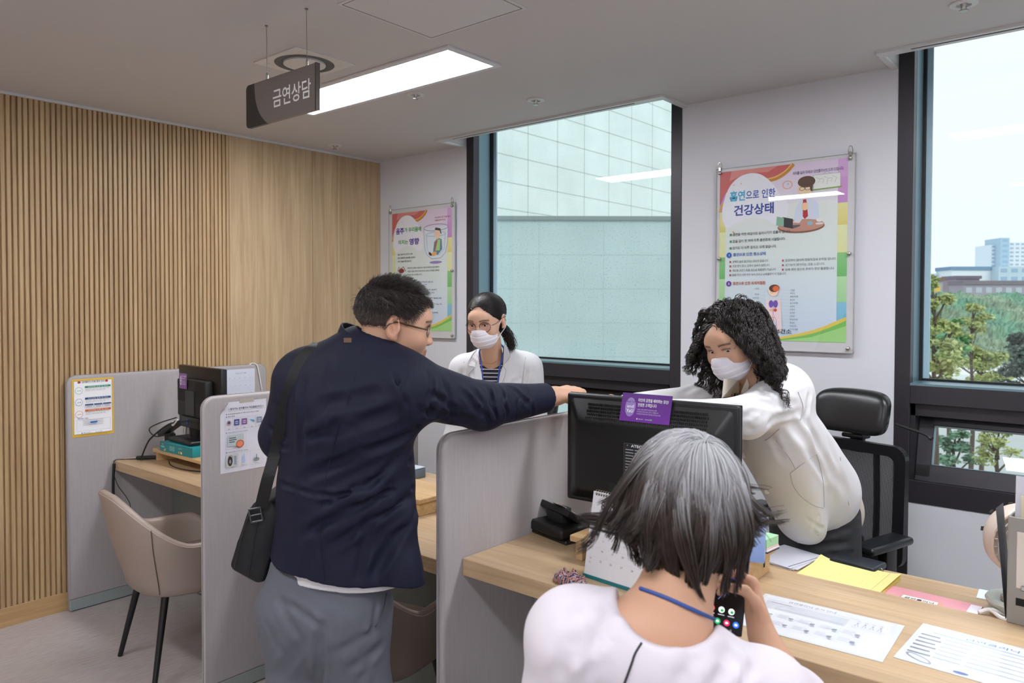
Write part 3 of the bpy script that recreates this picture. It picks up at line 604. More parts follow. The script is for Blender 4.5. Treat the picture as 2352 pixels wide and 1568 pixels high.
l.new(t.outputs['Object'], wv.inputs[0]); rp = n.new('ShaderNodeValToRGB'); rp.color_ramp.elements[0].position = .0; rp.color_ramp.elements[0].color = (*lin('E4DC92'), 1); rp.color_ramp.elements[1].position = .12; rp.color_ramp.elements[1].color = (*lin('F3EB9A'), 1); l.new(wv.outputs[0], rp.inputs[0]); l.new(rp.outputs[0], n['Principled BSDF'].inputs['Base Color'])
mesh_obj('top_sheet', V, Fc, YL, r, smooth=True)
b = B(); b.box(0, .243, -.02, .228, 0, .0115); b.out('pad_block', mat('yellow_paper_edge', 'E9DC6A', .6), r)
p = Print(.00005); p.line([(.215, -.02), (.215, .225)], .001, 'C98A4A')
for k in range(9):
    a = .2+.02*((k*5) % 4); x = .19-.017*k
    pts = [(x-.0016*math.sin(i*2.3+k*1.3), .06+.003*i+.02*((k*3) % 3)) for i in range(10+(k*7) % 12)]; p.line(pts, .0005, 'B0A964')
p.text('18', .222, .05, .012, '3A3A2A')
o = p.out('pencil_notes', r, M=Matrix(((1, 0, 0, 0), (0, 0, 1, 0), (0, -1, 0, .0132), (0, 0, 0, 1))))
r = empty('black_wallet', 'black leather wallet with a keyring, half under the yellow pad', 'wallet', (-.715, 2.60, .7455), math.radians(-8))
b = B(); b.box(-.075, .07, -.06, .035, 0, .022, .008, 3); b.out('wallet_body', mat('navy_leather', '20262E', .35), r)
b = B(); b.cyl((-.03, .01, .0222), (-.03, .01, .0232), .005); b.out('brass_stud', mat('brass', 'B98A4A', .3, 1), r)
b = B(); b.tube([(.075+.006*math.cos(a), -.03+.006*math.sin(a)*.3, .012+.006*math.sin(a)) for a in [i*PI/6 for i in range(13)]], .0014, 6); b.tube([(.082+.006*math.cos(a), -.038+.008*math.sin(a), .008+.004*math.sin(a)) for a in [i*PI/6 for i in range(13)]], .0014, 6); b.out('keyring', CHR, r)
r = empty('pink_folder', 'pink printed booklet lying on the staff desk right of the yellow pad', 'booklet', (-.62, 2.25, .7455), math.radians(-1))
b = B(); b.box(0, .262, 0, .215, 0, .004, .0008, 1); b.out('booklet_block', mat('pink_paper_edge', 'E9B9BE', .6), r)
p = Print(.00005); p.grad(0, .262, 0, .215, 'EBB0B6', 'E09AA4'); p.rect(.07, .175, .10, .165, 'E8A08E'); p.rect(.072, .165, .11, .16, 'EFEFF2'); p.box(.072, .165, .11, .16, .0008, '6A5A8A'); p.rect(.235, .262, .0, .205, 'EFEAF2')
p.text('금연클리닉', .08, .138, .014, '3A3540', bold=.02, wid=.075); p.text('길라잡이', .08, .12, .012, '3A3540', bold=.01); p.out('cover_print', r, M=Matrix(((1, 0, 0, 0), (0, 0, 1, 0), (0, -1, 0, .0042), (0, 0, 0, 1))))
r = empty('envelope', 'white envelope with blue print on the far edge of the staff desk behind the fan', 'envelope', (-.335, 2.66, .7455), math.radians(4))
b = B(); b.box(-.055, .12, -.13, -.046+.0, 0, .002); b.out('envelope_body', mat('pale_blue_paper', 'DCE6EE', .6), r)
p = Print(.00005); p.rect(.0, .175, 0, .084, 'DDE8F0')
for k in range(5): p.rect(.03, .07, .064-k*.008, .067-k*.008, '7C93B4')
p.text('분당', .03, .008, .014, '2A3A44', bold=.02); o = p.out('envelope_print', r, M=Matrix(((1, 0, 0, -.055), (0, 0, 1, -.13), (0, -1, 0, .0022), (0, 0, 0, 1))))
# fan
r = empty('desk_fan', 'small beige desk fan with grey ringed grille beside the magazine file', 'fan', (-.27, 2.47, .7455), math.radians(38))
BG = mat('beige_plastic', 'D3C2B6', .4); GG = mat('grey_green_plastic', 'B4B8AE', .4)
b = B(); b.rev([(0, 0), (.055, 0), (.075, .02), (.082, .035), (.078, .042), (0, .046)], 32); b.out('base', GG, r)
b = B(); b.cyl((-.045, -.02, .046), (-.045, -.02, .058), .017, n=24); b.out('dial', mat('dial_grey', '8A8782', .35, .3), r)
b = B(); b.cyl((0, 0, .04), (0, 0, .12), .014, n=12); b.out('neck', BG, r)
FM = Matrix.Translation((0, 0, .21)) @ Matrix.Rotation(math.radians(97), 4, 'X')
b = B(); b.rev([(.0, -.045), (.05, -.045), (.085, -.03), (.098, -.005), (.1, .02), (.095, .03), (.09, .03)], 40, M=FM); b.out('fan_housing', BG, r)
b = B()
for rr_ in (.02, .032, .044, .056, .068, .08): b.tube([FM @ Vector((rr_*math.cos(a), rr_*math.sin(a), .034)) for a in [i*2*PI/36 for i in range(37)]], .0016, 5)
for k in range(24): a = k*PI/12; b.tube([FM @ Vector((.015*math.cos(a), .015*math.sin(a), .034)), FM @ Vector((.09*math.cos(a+.15), .09*math.sin(a+.15), .032))], .0014, 5)
b.out('grille', GG, r)
b = B()
for k in range(9): a = k*PI/9*2+.1; b.box(-.006, .006, .05, .082, -.0467+.0, -.0445+.0, M=FM @ Matrix.Rotation(a, 4, 'Z'))
b.out('rear_slots', mat('fan_shadow_grey', '4A4846', .7), r)
# cords
cable('short thick white cord lying beside the fan base', [(-.355, 2.395, .752), (-.33, 2.41, .76), (-.30, 2.39, .752), (-.27, 2.40, .752), (-.24, 2.385, .752)], .006, mat('white_cable'))
cable('second white cord crossing over the first by the file holder', [(-.335, 2.44, .752), (-.32, 2.405, .764), (-.29, 2.415, .752), (-.25, 2.42, .752)], .005, mat('white_cable'))
# magazine file on the counter
r = empty('magazine_file', 'grey magazine file holding leaflets at the right edge of the counter', 'magazine file', (-.253, 2.082, .853), math.radians(-4))
FG = mat('warm_grey_plastic', '8F8B86', .5); FI = mat('beige_label', 'D2C8C0', .5)
b = B(); b.box(0, .10, -.26, -.256, 0, .05); b.box(0, .003, -.26, 0, 0, .08); b.box(.0, .1, -.003, 0, 0, .245, .001, 1); b.box(0, .1, -.26, 0, 0, .003)
bmesh.ops.delete(b.b, geom=b.b.verts[:], context='VERTS')
b.box(0, .26, -.004, 0, 0, .247, .002, 1); b.box(0, .004, 0, .085, 0, .247, .001, 1); b.box(0, .26, .083, .087, 0, .247, .001, 1); b.box(0, .26, 0, .085, 0, .003); b.out('holder_body', FG, r)
b = B(); b.box(.018, .25, -.0055, -.0038, .085, .215, .001, 1); b.out('label_window', FI, r); b = B(); b.box(.018, .25, -.0052, -.0038, .045, .062); b.out('slot', BLACK, r)
b = B(); b.box(.028, .05, -.012, -.005, .082, .094, .002, 1); b.out('clip', CHR, r)
for k, (x0, hh, c, nm, tilt) in enumerate(((.012, .33, 'D8D8E0', 'white_leaflet', -.05), (.02, .285, 'E5D9BE', 'cream_leaflet', .0), (.03, .31, 'E8E8EE', 'folded_sheet', .06), (.04, .275, '6A84B8', 'blue_leaflet', .03))):
    o = B(); o.T = Matrix.Translation((.004+.0, x0+.012, .004)) @ Matrix.Rotation(tilt, 4, 'X'); o.box(.002+.012*k, (.045, .10, .075, .2)[k], 0, .002, 0, hh); o.out(nm, mat(nm, c, .5), r)
p = Print(.00006); p.rect(0, .075, 0, .255, '5A5A60'); p.grad(0, .075, .0, .15, 'B0452E', '8A5A4A'); p.text('Welcome', .01, .21, .012, 'E8E8E8'); 
for k in range(5): p.rect(.01, .05, .19-.01*k, .192-.01*k, 'C8C8C8')
o = p.out('red_grey_leaflet', r); o.matrix_local = Matrix.Translation((-.004, .005, .004)) @ Matrix.Rotation(PI/2-.0, 4, 'Z') @ Matrix.Rotation(0, 4, 'X'); o.rotation_euler = (0, -.07, 0); o.matrix_local = Matrix.Translation((-.003, .078, .004)) @ Matrix.Rotation(-.09, 4, 'Y') @ Matrix.Rotation(-PI/2, 4, 'Z')

# ---------------- laminated sheets on the counter
LAM = glassmat('laminate_film', (.97, .98, .98), 1, .06)
FLAT = Matrix(((1, 0, 0, 0), (0, 0, 1, 0), (0, -1, 0, 0), (0, 0, 0, 1)))
def lam(label, x, y, rz, w, h, fn):
    r = empty('laminated_sheet', label, 'laminated sheet', (x, y, .8535), rz)
    b = B(); b.box(0, w, 0, h, 0, .0006); b.out('film', mat('film_edge', 'D5DAE0', .25), r)
    p = Print(.00002); fn(p, w, h); p.out('print', r, mat('laminated_print', 'ffffff', .35, attr='Col', coat=1), M=Matrix.Translation((0, 0, .0007)) @ FLAT); return r
def shA(p, w, h):
    p.rect(.008, w-.012, .008, h-.007, 'DFE2E8'); p.rect(.02, .21, .135, .185, 'CDD0D8'); p.rect(.05, .205, .14, .15, 'BFC2CC'); p.text('금연클리닉 순서 안내', .12, .199, .013, '6A6E7A', 'c', wid=.11)
    p.line([(.02, .193), (.23, .193)], .0008, '8A8E9A'); p.line([(.05, .15), (.07, .172), (.10, .158)], .0007, '8A8E9A'); p.rect(.03, .08, .178, .182, 'A4A8B4')
    for i in range(5):
        for j in range(2):
            x, z = .02+i*.048, .12-j*.045; p.box(x, x+.044, z-.038, z, .0004, 'C2C6D0')
            for k in range(4): p.rect(x+.003, x+.024+.004*((i+k) % 3), z-.008-k*.006, z-.0068-k*.006, 'A2A6B2')
            p.ell(x+.034, z-.018, .006, .004, '9498A6', rot=.4); p.ell(x+.036, z-.028, .005, .003, 'B0B4C0')
    for i in range(4):
        x = .228+i*.016; p.line([(x, .15), (x+.004, .165), (x+.008, .15)], .0012, '7A7E8A'); p.ell(x+.004, .168, .002, col='6A6E7A'); p.rect(x, x+.008, .178, .180, 'A0A4B0')
    p.box(.225, .292, .138, .146, .0005, '9CA0AC')
def shB(p, w, h):
    p.rect(.008, w-.012, .008, h-.007, 'E6EAEE'); p.text('금연클리닉', .09, .195, .016, '4A88B8', 'l', wid=.10, bold=.01); p.line([(.03, .188), (.22, .181)], .004, '8CB4D4')
    for k in range(6):
        z = .165-k*.022; p.rect(.012, .05+.006*(k % 2), z-.004, z+.004, '8C93A0'); p.rect(.06, .11, z-.003, z+.002, 'B4C2CC'); p.rect(.118, .22, z-.003, z+.002, 'BECCD4')
    p.ell(.04, .03, .03, .012, '9AA2B0', rot=-.5); p.ell(.04, .03, .024, .008, 'DDE2E8', rot=-.5); p.ell(.12, .014, .014, .006, '4A66B0'); p.text('CHO', .245, .19, .014, '5A5F6A', bold=.04)
    for k in range(4): p.rect(.24, .29, .165-k*.03, .168-k*.03, '9AA0AC')
lam('laminated instruction sheet with drawings on the counter, beside the raised phone', -.737+.004, 1.887-.226, math.radians(2.5), .318, .226, shA)
lam('glossy laminated sheet with blue heading in the bottom right corner', -.405, 1.715, math.radians(-2), .32, .23, shB)
for nm, x in (('tape', -.42),):
    pass
# ---------------- notices on partitions (face +x)
def notice(name, label, x, y, z, p, mt=None, cat='notice', extra=None):
    r = empty(name, label, cat, (x, y, z), PI/2); o = p.out('printed_sheet', r, mt); return r
p = Print(); W_, H_ = .206, .30
p.rect(0, W_, 0, H_, 'E2B84A'); p.rect(.008, W_-.008, .014, H_-.01, 'F2F2F4'); p.box(.008, W_-.008, .014, H_-.01, .0012, '4A4E6A'); p.ell(.035, .283, .008, .006, 'B4483A'); p.ell(.17, .283, .008, .006, 'B4483A')
p.text('금연클리닉 진행 절차 안내', .103, .279, .011, '2E3238', 'c', wid=.11, bold=.01)
for z, c, c2 in ((.24, '2F9A86', '2E8A6A'), (.18, '2A6FA0', '1F4E86'), (.118, 'D06A4A', 'D0662A')):
    p.ell(.033, z, .018, col=c); p.ell(.033, z, .0165, col='F4F4F6'); p.text('1단계', .033, z-.004, .009, c, 'c', .01); p.rect(.062, .19, z+.012, z+.022, c2); p.text('금연상담 등록 및 검사', .126, z+.0145, .006, 'FFFFFF', 'c', wid=.1)
    for k in range(2): p.text('일산화탄소 측정 및 니코틴 의존도 평가', .064, z+.003-.007*k, .0045, '3A3A40', wid=.12-.02*k)
for x in (.062, .106, .150): p.box(x, x+.04, .145, .168, .0006, '3A5A8A'); p.rect(x, x+.04, .162, .168, '244E84'); p.rect(x+.006, x+.034, .150, .152, '8A90A0'); p.rect(x+.006, x+.034, .156, .158, '8A90A0')
p.text('금연 성공 기념품', .025, .093, .006, '2A3A8A', bold=.02, wid=.05)
for k in range(4): p.rect(.05, .15, .084-k*.008, .0855-k*.008, '8A8E98')
p.box(.02, .186, .030, .088, .0006, '5A6AA0'); p.rect(.085, .12, .068, .076, '2A6FC0'); p.rect(.03, .178, .016, .026, 'F8F8FA'); p.text('분당구보건소', .05, .018, .007, '2A4A7A', bold=.01); p.ell(.044, .0205, .003, col='3A6AC0'); p.text('031-729-3990', .11, .018, .006, '3A3A3A')
notice('yellow_notice', 'yellow-bordered procedure notice taped on the left partition', -4.2285, 1.532, .899, p)
p = Print(); W_ = .208; p.text('< 찾아가는 금연클리닉 지급물품(무상) >', .115, .252, .0105, '2E2E36', 'c', wid=.16, bold=.01); p.line([(.035, .248), (.195, .248)], .0005, '2E2E36')
p.ell(.027, .236, .002, col='1A1A1A'); p.text('금연사업참여업체의 전 직원 대상자 지원 안내물품', .033, .234, .0055, '4A3A44', wid=.14); p.ell(.027, .226, .002, col='1A1A1A'); p.text('행동강화물품', .033, .224, .0055, '2A2A2A')
p.box(.02, .19, .172, .22, .0005, 'A0A0AA')
for k, c in enumerate(('8A8FB0', '4A5590', '8A5A9A', '5AA8C8', '8A94A8')):
    x = .037+k*.034; p.line([(.02+k*.034, .172), (.02+k*.034, .22)], .0005, 'A0A0AA'); p.text('물품%d' % (k+1), x, .174, .0045, '3A3A3A', 'c')
    if k == 0: p.ell(x, .2, .011, col='D8B09A'); p.ell(x, .202, .009, col='8C92B8'); p.ell(x, .202, .005, col='5A3A34')
    elif k == 3: p.poly([(x-.01, .207), (x+.012, .202), (x+.012, .193), (x, .197)], '4AA0C4')
    else: p.rect(x-.012, x+.012, .188, .213, c); p.ell(x, .2, .008, .006, 'C4C0DC'); p.rect(x-.008, x+.008, .198, .202, c)
for z, tt in ((.162, '3개월 성공물품(스트레칭, 혈액, 금연확인)'), (.083, '6개월 성공물품(스트레칭, 혈액, 금연확인)')): p.ell(.024, z, .002, col='1A1A1A'); p.text(tt, .03, z-.002, .005, '3A3A3A', wid=.09)
p.box(.02, .11, .095, .157, .0005, 'A0A0AA'); p.rect(.03, .10, .106, .152, 'B4C2C6'); p.ell(.083, .112, .018, .016, 'C4573A'); p.ell(.083, .112, .014, .012, 'DC8A6A'); p.rect(.035, .065, .138, .141, '3A3A4A'); p.rect(.035, .068, .13, .133, '3A3A4A'); p.rect(.035, .06, .122, .125, '3A3A4A'); p.text('금연치약세트', .065, .098, .005, '3A3A3A', 'c')
p.box(.02, .185, .018, .077, .0005, 'A0A0AA')
for x in (.075, .128): p.line([(x, .018), (x, .077)], .0005, 'A0A0AA')
p.rect(.022, .073, .024, .075, 'C8C8C4'); p.ell(.038, .047, .011, .02, '2A2A30'); p.ring(.04, .062, .009, .008, .0016, '2A2A30'); p.ell(.038, .045, .005, .008, '8A8A90'); p.rect(.055, .066, .03, .066, '8E9AB8'); p.text('혈압계', .047, .019, .0045, '3A3A3A', 'c')
p.rect(.094, .104, .03, .06, 'A8C0E0'); p.line([(.099, .06), (.099, .07)], .002, '9AB4D8'); p.text('휴대용청정기', .10, .021, .0045, '3A3A3A', 'c'); p.ell(.156, .038, .014, .008, '8A9094'); p.line([(.156, .04), (.157, .06)], .003, '5A6266'); p.text('체지방계', .156, .021, .0045, '3A3A3A', 'c')
def bendsheet(o):
    # the upper left corner curls away from the panel, lower edge lifts a little
    for v in o.data.vertices:
        x, y, z = v.co; k = max(0, (.04-x)/.04)*max(0, (z-.235)/.05); v.co.y -= .030*k*k+.0015; v.co.x += .02*k; v.co.z -= .008*k
    return o
V, Fc = [], []; nx, nz = 24, 32
r = empty('white_notice', 'white supplies notice with small pictures and a curled corner on the middle partition', 'notice', (-2.8475, 1.578, .905), PI/2)
for i in range(nx+1):
    for j in range(nz+1): V.append((W_*i/nx, 0, .285*j/nz))
for i in range(nx):
    for j in range(nz): a = i*(nz+1)+j; Fc.append((a, a+nz+1, a+nz+2, a+1))
o = mesh_obj('sheet', V, Fc, mat('white_paper'), r, smooth=True); bendsheet(o); o.location.y = .0006
bendsheet(p.out('printed_sheet', r))
b = B(); b.box(.085, .15, -.0022, -.0012, .278, .292); b.out('tape', mat('clear_tape'), r)
# schedule sheets on the far end of the left partition
p = Print(); p.rect(0, .205, 0, .29, 'D5D9E6'); p.text('금연상담 예약 스케줄', .11, .262, .008, '3A3E4A', 'c', wid=.07)
for rr_ in range(5):
    for c in range(5):
        x, z = .025+c*.034, .235-rr_*.045; p.text('월 %d' % (c+rr_), x+.012, z, .005, '5A6070', 'c'); p.box(x, x+.026, z-.028, z-.003, .0004, '9AA4BC'); p.line([(x, z-.015), (x+.026, z-.015)], .0004, '9AA4BC')
notice('schedule_sheet', 'white schedule sheet with small tables at the far end of the left partition', -4.2285, 2.37, .905, p)
p = Print(); p.rect(0, .2, 0, .29, 'CDD2E2')
for k in range(14): p.rect(.004, .014, .27-.018*k, .274-.018*k, '7A84A0')
notice('memo_sheet', 'white memo sheet partly behind the small monitor, left of the schedule', -4.2287, 2.15, .905, p)

# middle counter things
r = empty('label_printer', 'small blue-grey printer on the middle counter, between jacket and partition', 'printer', (-2.76, 2.44, .756), 0)
b = B(); b.box(-.05, .09, 0, .10, 0, .045, .006, 2); b.out('printer_body', mat('blue_grey_plastic', '7C8CA0', .4), r); b = B(); b.box(-.048, .088, .002, .098, .045, .05, .002, 1); b.out('printer_lid', mat('pale_blue_plastic', 'C2D0DE', .4), r)
r = empty('paper_pile', 'loose white papers on the middle counter behind the man\'s jacket', 'papers', (-2.44, 2.33, .757), .5)
for k in range(3):
    b = B(); b.T = Matrix.Rotation(.2*k, 4, 'Z'); b.box(-.105, .105, -.15, .12, .0+.004*k, .003+.004*k); b.out('sheet', mat('white_paper'), r)
r = empty('computer_keyboard', 'dark keyboard on the middle counter beside the wooden riser', 'keyboard', (-2.14, 2.20, .757), 0)
b = B(); b.box(-.03, .40, -.06, .06, 0, .018, .004, 2); b.out('keyboard_case', PLM, r); b = B()
for i in range(24):
    for j in range(5): b.box(-.02+i*.017, -.006+i*.017, -.05+j*.02, -.034+j*.02, .018, .024)
b.out('keys', PLG, r); b = B(); b.box(-.03, .02, .03, .06, .024, .030); b.out('yellow_note', mat('yellow_card'), r)

# ---------------- poster frames on the back wall
ACR = glassmat('poster_acrylic', (.97, .985, .98))
def poster_frame(x, z, w, h, px, pz, pw, ph, label, fn):
    r = empty('framed_poster', label, 'poster', (x, YB-.024, z))
    b = B(); b.box(0, w, 0.004, .007, 0, h, .0006, 1); b.out('backing_plate', mat('frosted_plate', 'D2D0D4', .3), r)
    p = Print(.00004); fn(p, pw, ph); p.out('poster_print', r, mat('poster_ink', 'ffffff', .4, attr='Col'), M=Matrix.Translation((px, .0035, pz)))
    b = B(); b.quad([(0, 0, 0), (w, 0, 0), (w, 0, h), (0, 0, h)]); b.out('acrylic_sheet', ACR, r, smooth=False)
    b = B()
    for q in ((0, .003, 0, h), (w-.003, w, 0, h), (0, w, 0, .003), (0, w, h-.003, h)): b.box(q[0], q[1], -.0004, .005, q[2], q[3])
    b.out('sheet_edge', mat('acrylic_edge', 'A6A8A8', .25), r)
    for xx in (.022, w-.022):
        for zz in (.022, h/2, h-.022):
            b = B(); b.cyl((xx, -.010, zz), (xx, .022, zz), .0085, n=20); b.sph((xx, -.010, zz), .0085, 16, (1, .5, 1)); b.out('standoff_bolt', CHR, r)
        b = B(); b.tube(smooth_path([(xx-.008, .0, h-.005), (xx-.009, -.004, h+.02), (xx, -.005, h+.032), (xx+.009, -.004, h+.02), (xx+.008, 0, h-.005)], 4), .0018, 6); b.box(xx-.006, xx+.006, -.008, .008, h-.012, h+.006, .001, 1); b.out('hook', CHR, r)
    return r
def poster_bg(p, w, h, T):
    X = lambda s: s*w; Z = lambda t: (1-t)*h
    p.grad(0, w, 0, h, 'C4D2E6', 'E2D8E8')
    p.grad(X(.05), X(.93), Z(1), Z(.78), 'C8D6EA', 'D2DEEA'); p.grad(X(.05), X(.93), Z(.78), Z(.48), 'D2DEEA', 'DDE6E4'); p.grad(X(.05), X(.93), Z(.48), Z(.22), 'DDE6E4', 'E2E6E4'); p.grad(X(.05), X(.93), Z(.22), Z(0), 'E2DFE8', 'E0CCE4')
    for s0, s1 in ((0, .05), (.93, 1)):
        for t0, t1, a, c in ((0, .10, 'D6A6D8', 'D8B0DC'), (.10, .24, 'C990D0', 'D39CD4'), (.24, .36, 'DDD07C', 'E6E0A0'), (.36, .51, 'DFE0A4', 'E4E8B8'), (.51, .64, '6FBA6C', '8AC886'), (.64, .78, 'A2D29A', 'B4DCAA'), (.78, 1, '6DB2D2', '86C2DC')): p.grad(X(s0), X(s1), Z(t1), Z(t0), a, c, 3)
    p.poly([(0, Z(.0)), (0, Z(.20)), (X(.03), Z(.155)), (X(.07), Z(.1)), (X(.14), Z(.05)), (X(.3), Z(.0))], 'B8484A'); p.poly([(0, h), (X(.60), h), (X(.52), Z(.045)), (X(.42), Z(.075)), (X(.3), Z(.05)), (X(.14), Z(.06)), (X(.04), Z(.14)), (0, Z(.19))], 'CB5F5E')
    p.poly([(X(.1), h), (X(.48), h), (X(.4), Z(.03)), (X(.22), Z(.022)), (X(.08), Z(.06))], 'D98882')
    p.line([tuple(q)[:2] for q in smooth_path([(X(.60), Z(.0), 0), (X(.55), Z(.04), 0), (X(.47), Z(.072), 0), (X(.38), Z(.08), 0)], 6)], .016, 'C9882E'); p.line([tuple(q)[:2] for q in smooth_path([(X(.585), Z(.0), 0), (X(.535), Z(.035), 0), (X(.46), Z(.062), 0), (X(.38), Z(.07), 0)], 6)], .006, 'E6C070')
    p.line([tuple(q)[:2] for q in smooth_path([(0, Z(.24), 0), (X(.02), Z(.20), 0), (X(.06), Z(.17), 0)], 6)], .012, 'D9A040')
    cl = smooth_path([(X(.02), Z(.28), 0), (X(.03), Z(.19), 0), (X(.09), Z(.085), 0), (X(.2), Z(.03), 0), (X(.33), Z(.035), 0), (X(.44), Z(.1), 0), (X(.50), Z(.17), 0), (X(.56), Z(.22), 0), (X(.55), Z(.30), 0), (X(.47), Z(.335), 0), (X(.38), Z(.30), 0), (X(.27), Z(.285), 0), (X(.15), Z(.31), 0), (X(.06), Z(.335), 0), (X(.02), Z(.28), 0)], 5)
    p._add([(q.x, q.y) for q in cl], [tuple(range(len(cl)))], 'E9E9F2')
    p.ell(X(.12), Z(.085), .004, col='E8B8A0'); p.ell(X(.18), Z(.08), .004, col='E8B8A0')
    g = [q for q in smooth_path([(X(.35), Z(1.0), 0), (X(.6), Z(.965), 0), (X(.8), Z(.925), 0), (X(1), Z(.86), 0)], 6)]
    p.poly([(q.x, q.y) for q in g]+[(w, 0), (X(.35), 0)], 'E3C85A'); g = [q for q in smooth_path([(X(.45), Z(1.0), 0), (X(.7), Z(.965), 0), (X(.85), Z(.93), 0), (X(1), Z(.88), 0)], 6)]; p.poly([(q.x, q.y) for q in g]+[(w, 0), (X(.45), 0)], '7CC060'); p.poly([(X(.5), 0), (X(.75), Z(.975), ), (w, Z(.91)), (w, 0)], 'A6D88A')
def posterR(p, w, h):
    poster_bg(p, w, h, None); X = lambda s: s*w; Z = lambda t: (1-t)*h
    p.text('의지를 잃지 마세요! 금연클리닉이 도와 드립니다.', X(.97), Z(.062), .0165, '3C2C6C', 'r', .01, wid=X(.375))
    p.text('흡연', X(.085), Z(.175), .052, '2AA8D0', 'l', .03, wid=X(.13)); p.text('으로 인한', X(.22), Z(.172), .046, '2C4FA8', 'l', .02, wid=X(.24)); p.text('건강상태', X(.12), Z(.262), .055, '28409C', 'l', .03, wid=X(.33))
    # office worker at a round table
    p.ring(X(.555), Z(.115), .022, .018, .004, 'E0A898'); p.line([(X(.555), Z(.115)), (X(.565), Z(.105))], .0015, '404040'); p.rect(X(.75), X(.95), Z(.155), Z(.075), 'E8EAE6'); p.box(X(.75), X(.95), Z(.155), Z(.075), .002, 'A8B4B0'); p.line([(X(.74), Z(.158)), (X(.96), Z(.152))], .006, '8AAE5A'); p.line([(X(.82), Z(.075)), (X(.85), Z(.062)), (X(.88), Z(.075))], .0012, '8A8A8A')
    for k in range(5): p.line([(X(.77+.03*k), Z(.09+.01*(k % 2))), (X(.80+.03*k), Z(.1)), (X(.79+.03*k), Z(.12+.006*(k % 3)))], .001, '606468')
    p.poly([(X(.60), Z(.33)), (X(.625), Z(.245)), (X(.66), Z(.205)), (X(.74), Z(.2)), (X(.79), Z(.235)), (X(.80), Z(.32)), (X(.7), Z(.345))], 'D4DCEE'); p.poly([(X(.675), Z(.205)), (X(.70), Z(.205)), (X(.715), Z(.30)), (X(.69), Z(.315)), (X(.675), Z(.30))], 'B03030')
    p.ell(X(.69), Z(.245), .016, .018, 'F0C8A0'); p.ell(X(.69), Z(.15), .034, .036, 'F3D4B4'); p.ell(X(.70), Z(.108), .040, .026, '5A4032'); p.poly([(X(.725), Z(.12)), (X(.75), Z(.11)), (X(.745), Z(.165)), (X(.73), Z(.16))], '5A4032'); p.ring(X(.668), Z(.145), .012, .008, .002, '303030'); p.ring(X(.71), Z(.145), .012, .008, .002, '303030')
    p.ell(X(.66), Z(.355), .108, .030, '8A5A48'); p.ell(X(.66), Z(.348), .106, .028, 'C49080'); p.poly([(X(.52), Z(.35)), (X(.52), Z(.295)), (X(.60), Z(.31)), (X(.60), Z(.365))], '30343A'); p.poly([(X(.47), Z(.34)), (X(.475), Z(.29)), (X(.53), Z(.30)), (X(.53), Z(.35))], '8EB8A0'); p.poly([(X(.60), Z(.365)), (X(.65), Z(.355)), (X(.66), Z(.345)), (X(.6), Z(.345))], '5A5E66'); p.poly([(X(.6), Z(.33)), (X(.63), Z(.3)), (X(.68), Z(.305)), (X(.65), Z(.335))], 'D8DCE8'); p.ell(X(.8), Z(.325), .014, .009, 'E8E8E4'); p.ell(X(.8), Z(.345), .018, .005, 'D8DAD8'); p.ell(X(.73), Z(.34), .012, .01, '8CB8C8')
    p.line([(X(.07), Z(.33)), (X(.13), Z(.37))], .006, 'E8E4E0'); p.line([(X(.115), Z(.36)), (X(.13), Z(.37))], .006, 'D09A50')
    for k, tx in enumerate(('흡연을 하면 매일아침 일어나기가 힘들어 집니다.', '잠을 깊이 못 자며 자주 불면증에 시달립니다.', '감기도 더 자주 걸리고, 오래 앓습니다.')):
        z = .385+.04*k; p.rect(X(.09), X(.107), Z(z), Z(z-.013), '2E9A6A'); p.text(tx, X(.115), Z(z), .0155, '2A3038', 'l', .008, wid=X((.47, .43, .36)[k]))
    for z, num, c, tx, tc in ((.505, '1', '2A62C0', '흡연으로 인한 평소상태', '2F66B8'), (.675, '2', '6A3AA0', '흡연으로 인한 육체적질환', 'C2603A')): p.ell(X(.085), Z(z-.006), .0135, col=c); p.text(num, X(.085), Z(z), .014, 'FFFFFF', 'c', .03); p.text(tx, X(.12), Z(z), .017, tc, 'l', .02, wid=X(.27))
    L = ('담배와 술로 결근하는 경우가 많습니다.', '잇몸 병이 많고, 입에서 냄새가 심합니다.', '계단을 오르기 힘들 정도로 폐활량이 적습니다.', '밥을 먹고 나면 자주 속이 쓰리고 소화불량이 더 많습니다.')
    for k, tx in enumerate(L): z = .545+.026*k; p.rect(X(.09), X(.103), Z(z), Z(z-.011), 'B0405A'); p.text(tx, X(.115), Z(z), .0135, '3C444C', 'l', 0, wid=X((.3, .31, .36, .44)[k]))
    for k, tx in enumerate(('집중력이 떨어져 정밀작업에 부적합 합니다.', '성기능이 떨어지는 것을 느낍니다.', '담배 재와 침으로 주위가 항상 불결합니다.')): z = .548+.026*k; p.rect(X(.52), X(.533), Z(z), Z(z-.011), 'B0405A'); p.text(tx, X(.545), Z(z), .0135, '3C444C', 'l', 0, wid=X((.38, .30, .37)[k]))
    # body diagram
    c = X(.455); p.poly([(c-.035, Z(.765)), (c+.035, Z(.765)), (c+.042, Z(.95)), (c+.026, Z(.95)), (c, Z(.87)), (c-.026, Z(.95)), (c-.042, Z(.95))], 'E8D2D4'); p.ell(c, Z(.715), .024, .026, 'F0D0B4'); p.ell(c+.004, Z(.70), .025, .018, '5A3A2E'); p.ell(c+.012, Z(.702), .016, .013, 'D86A3A'); p.ring(c-.008, Z(.722), .006, .004, .001, '404040')
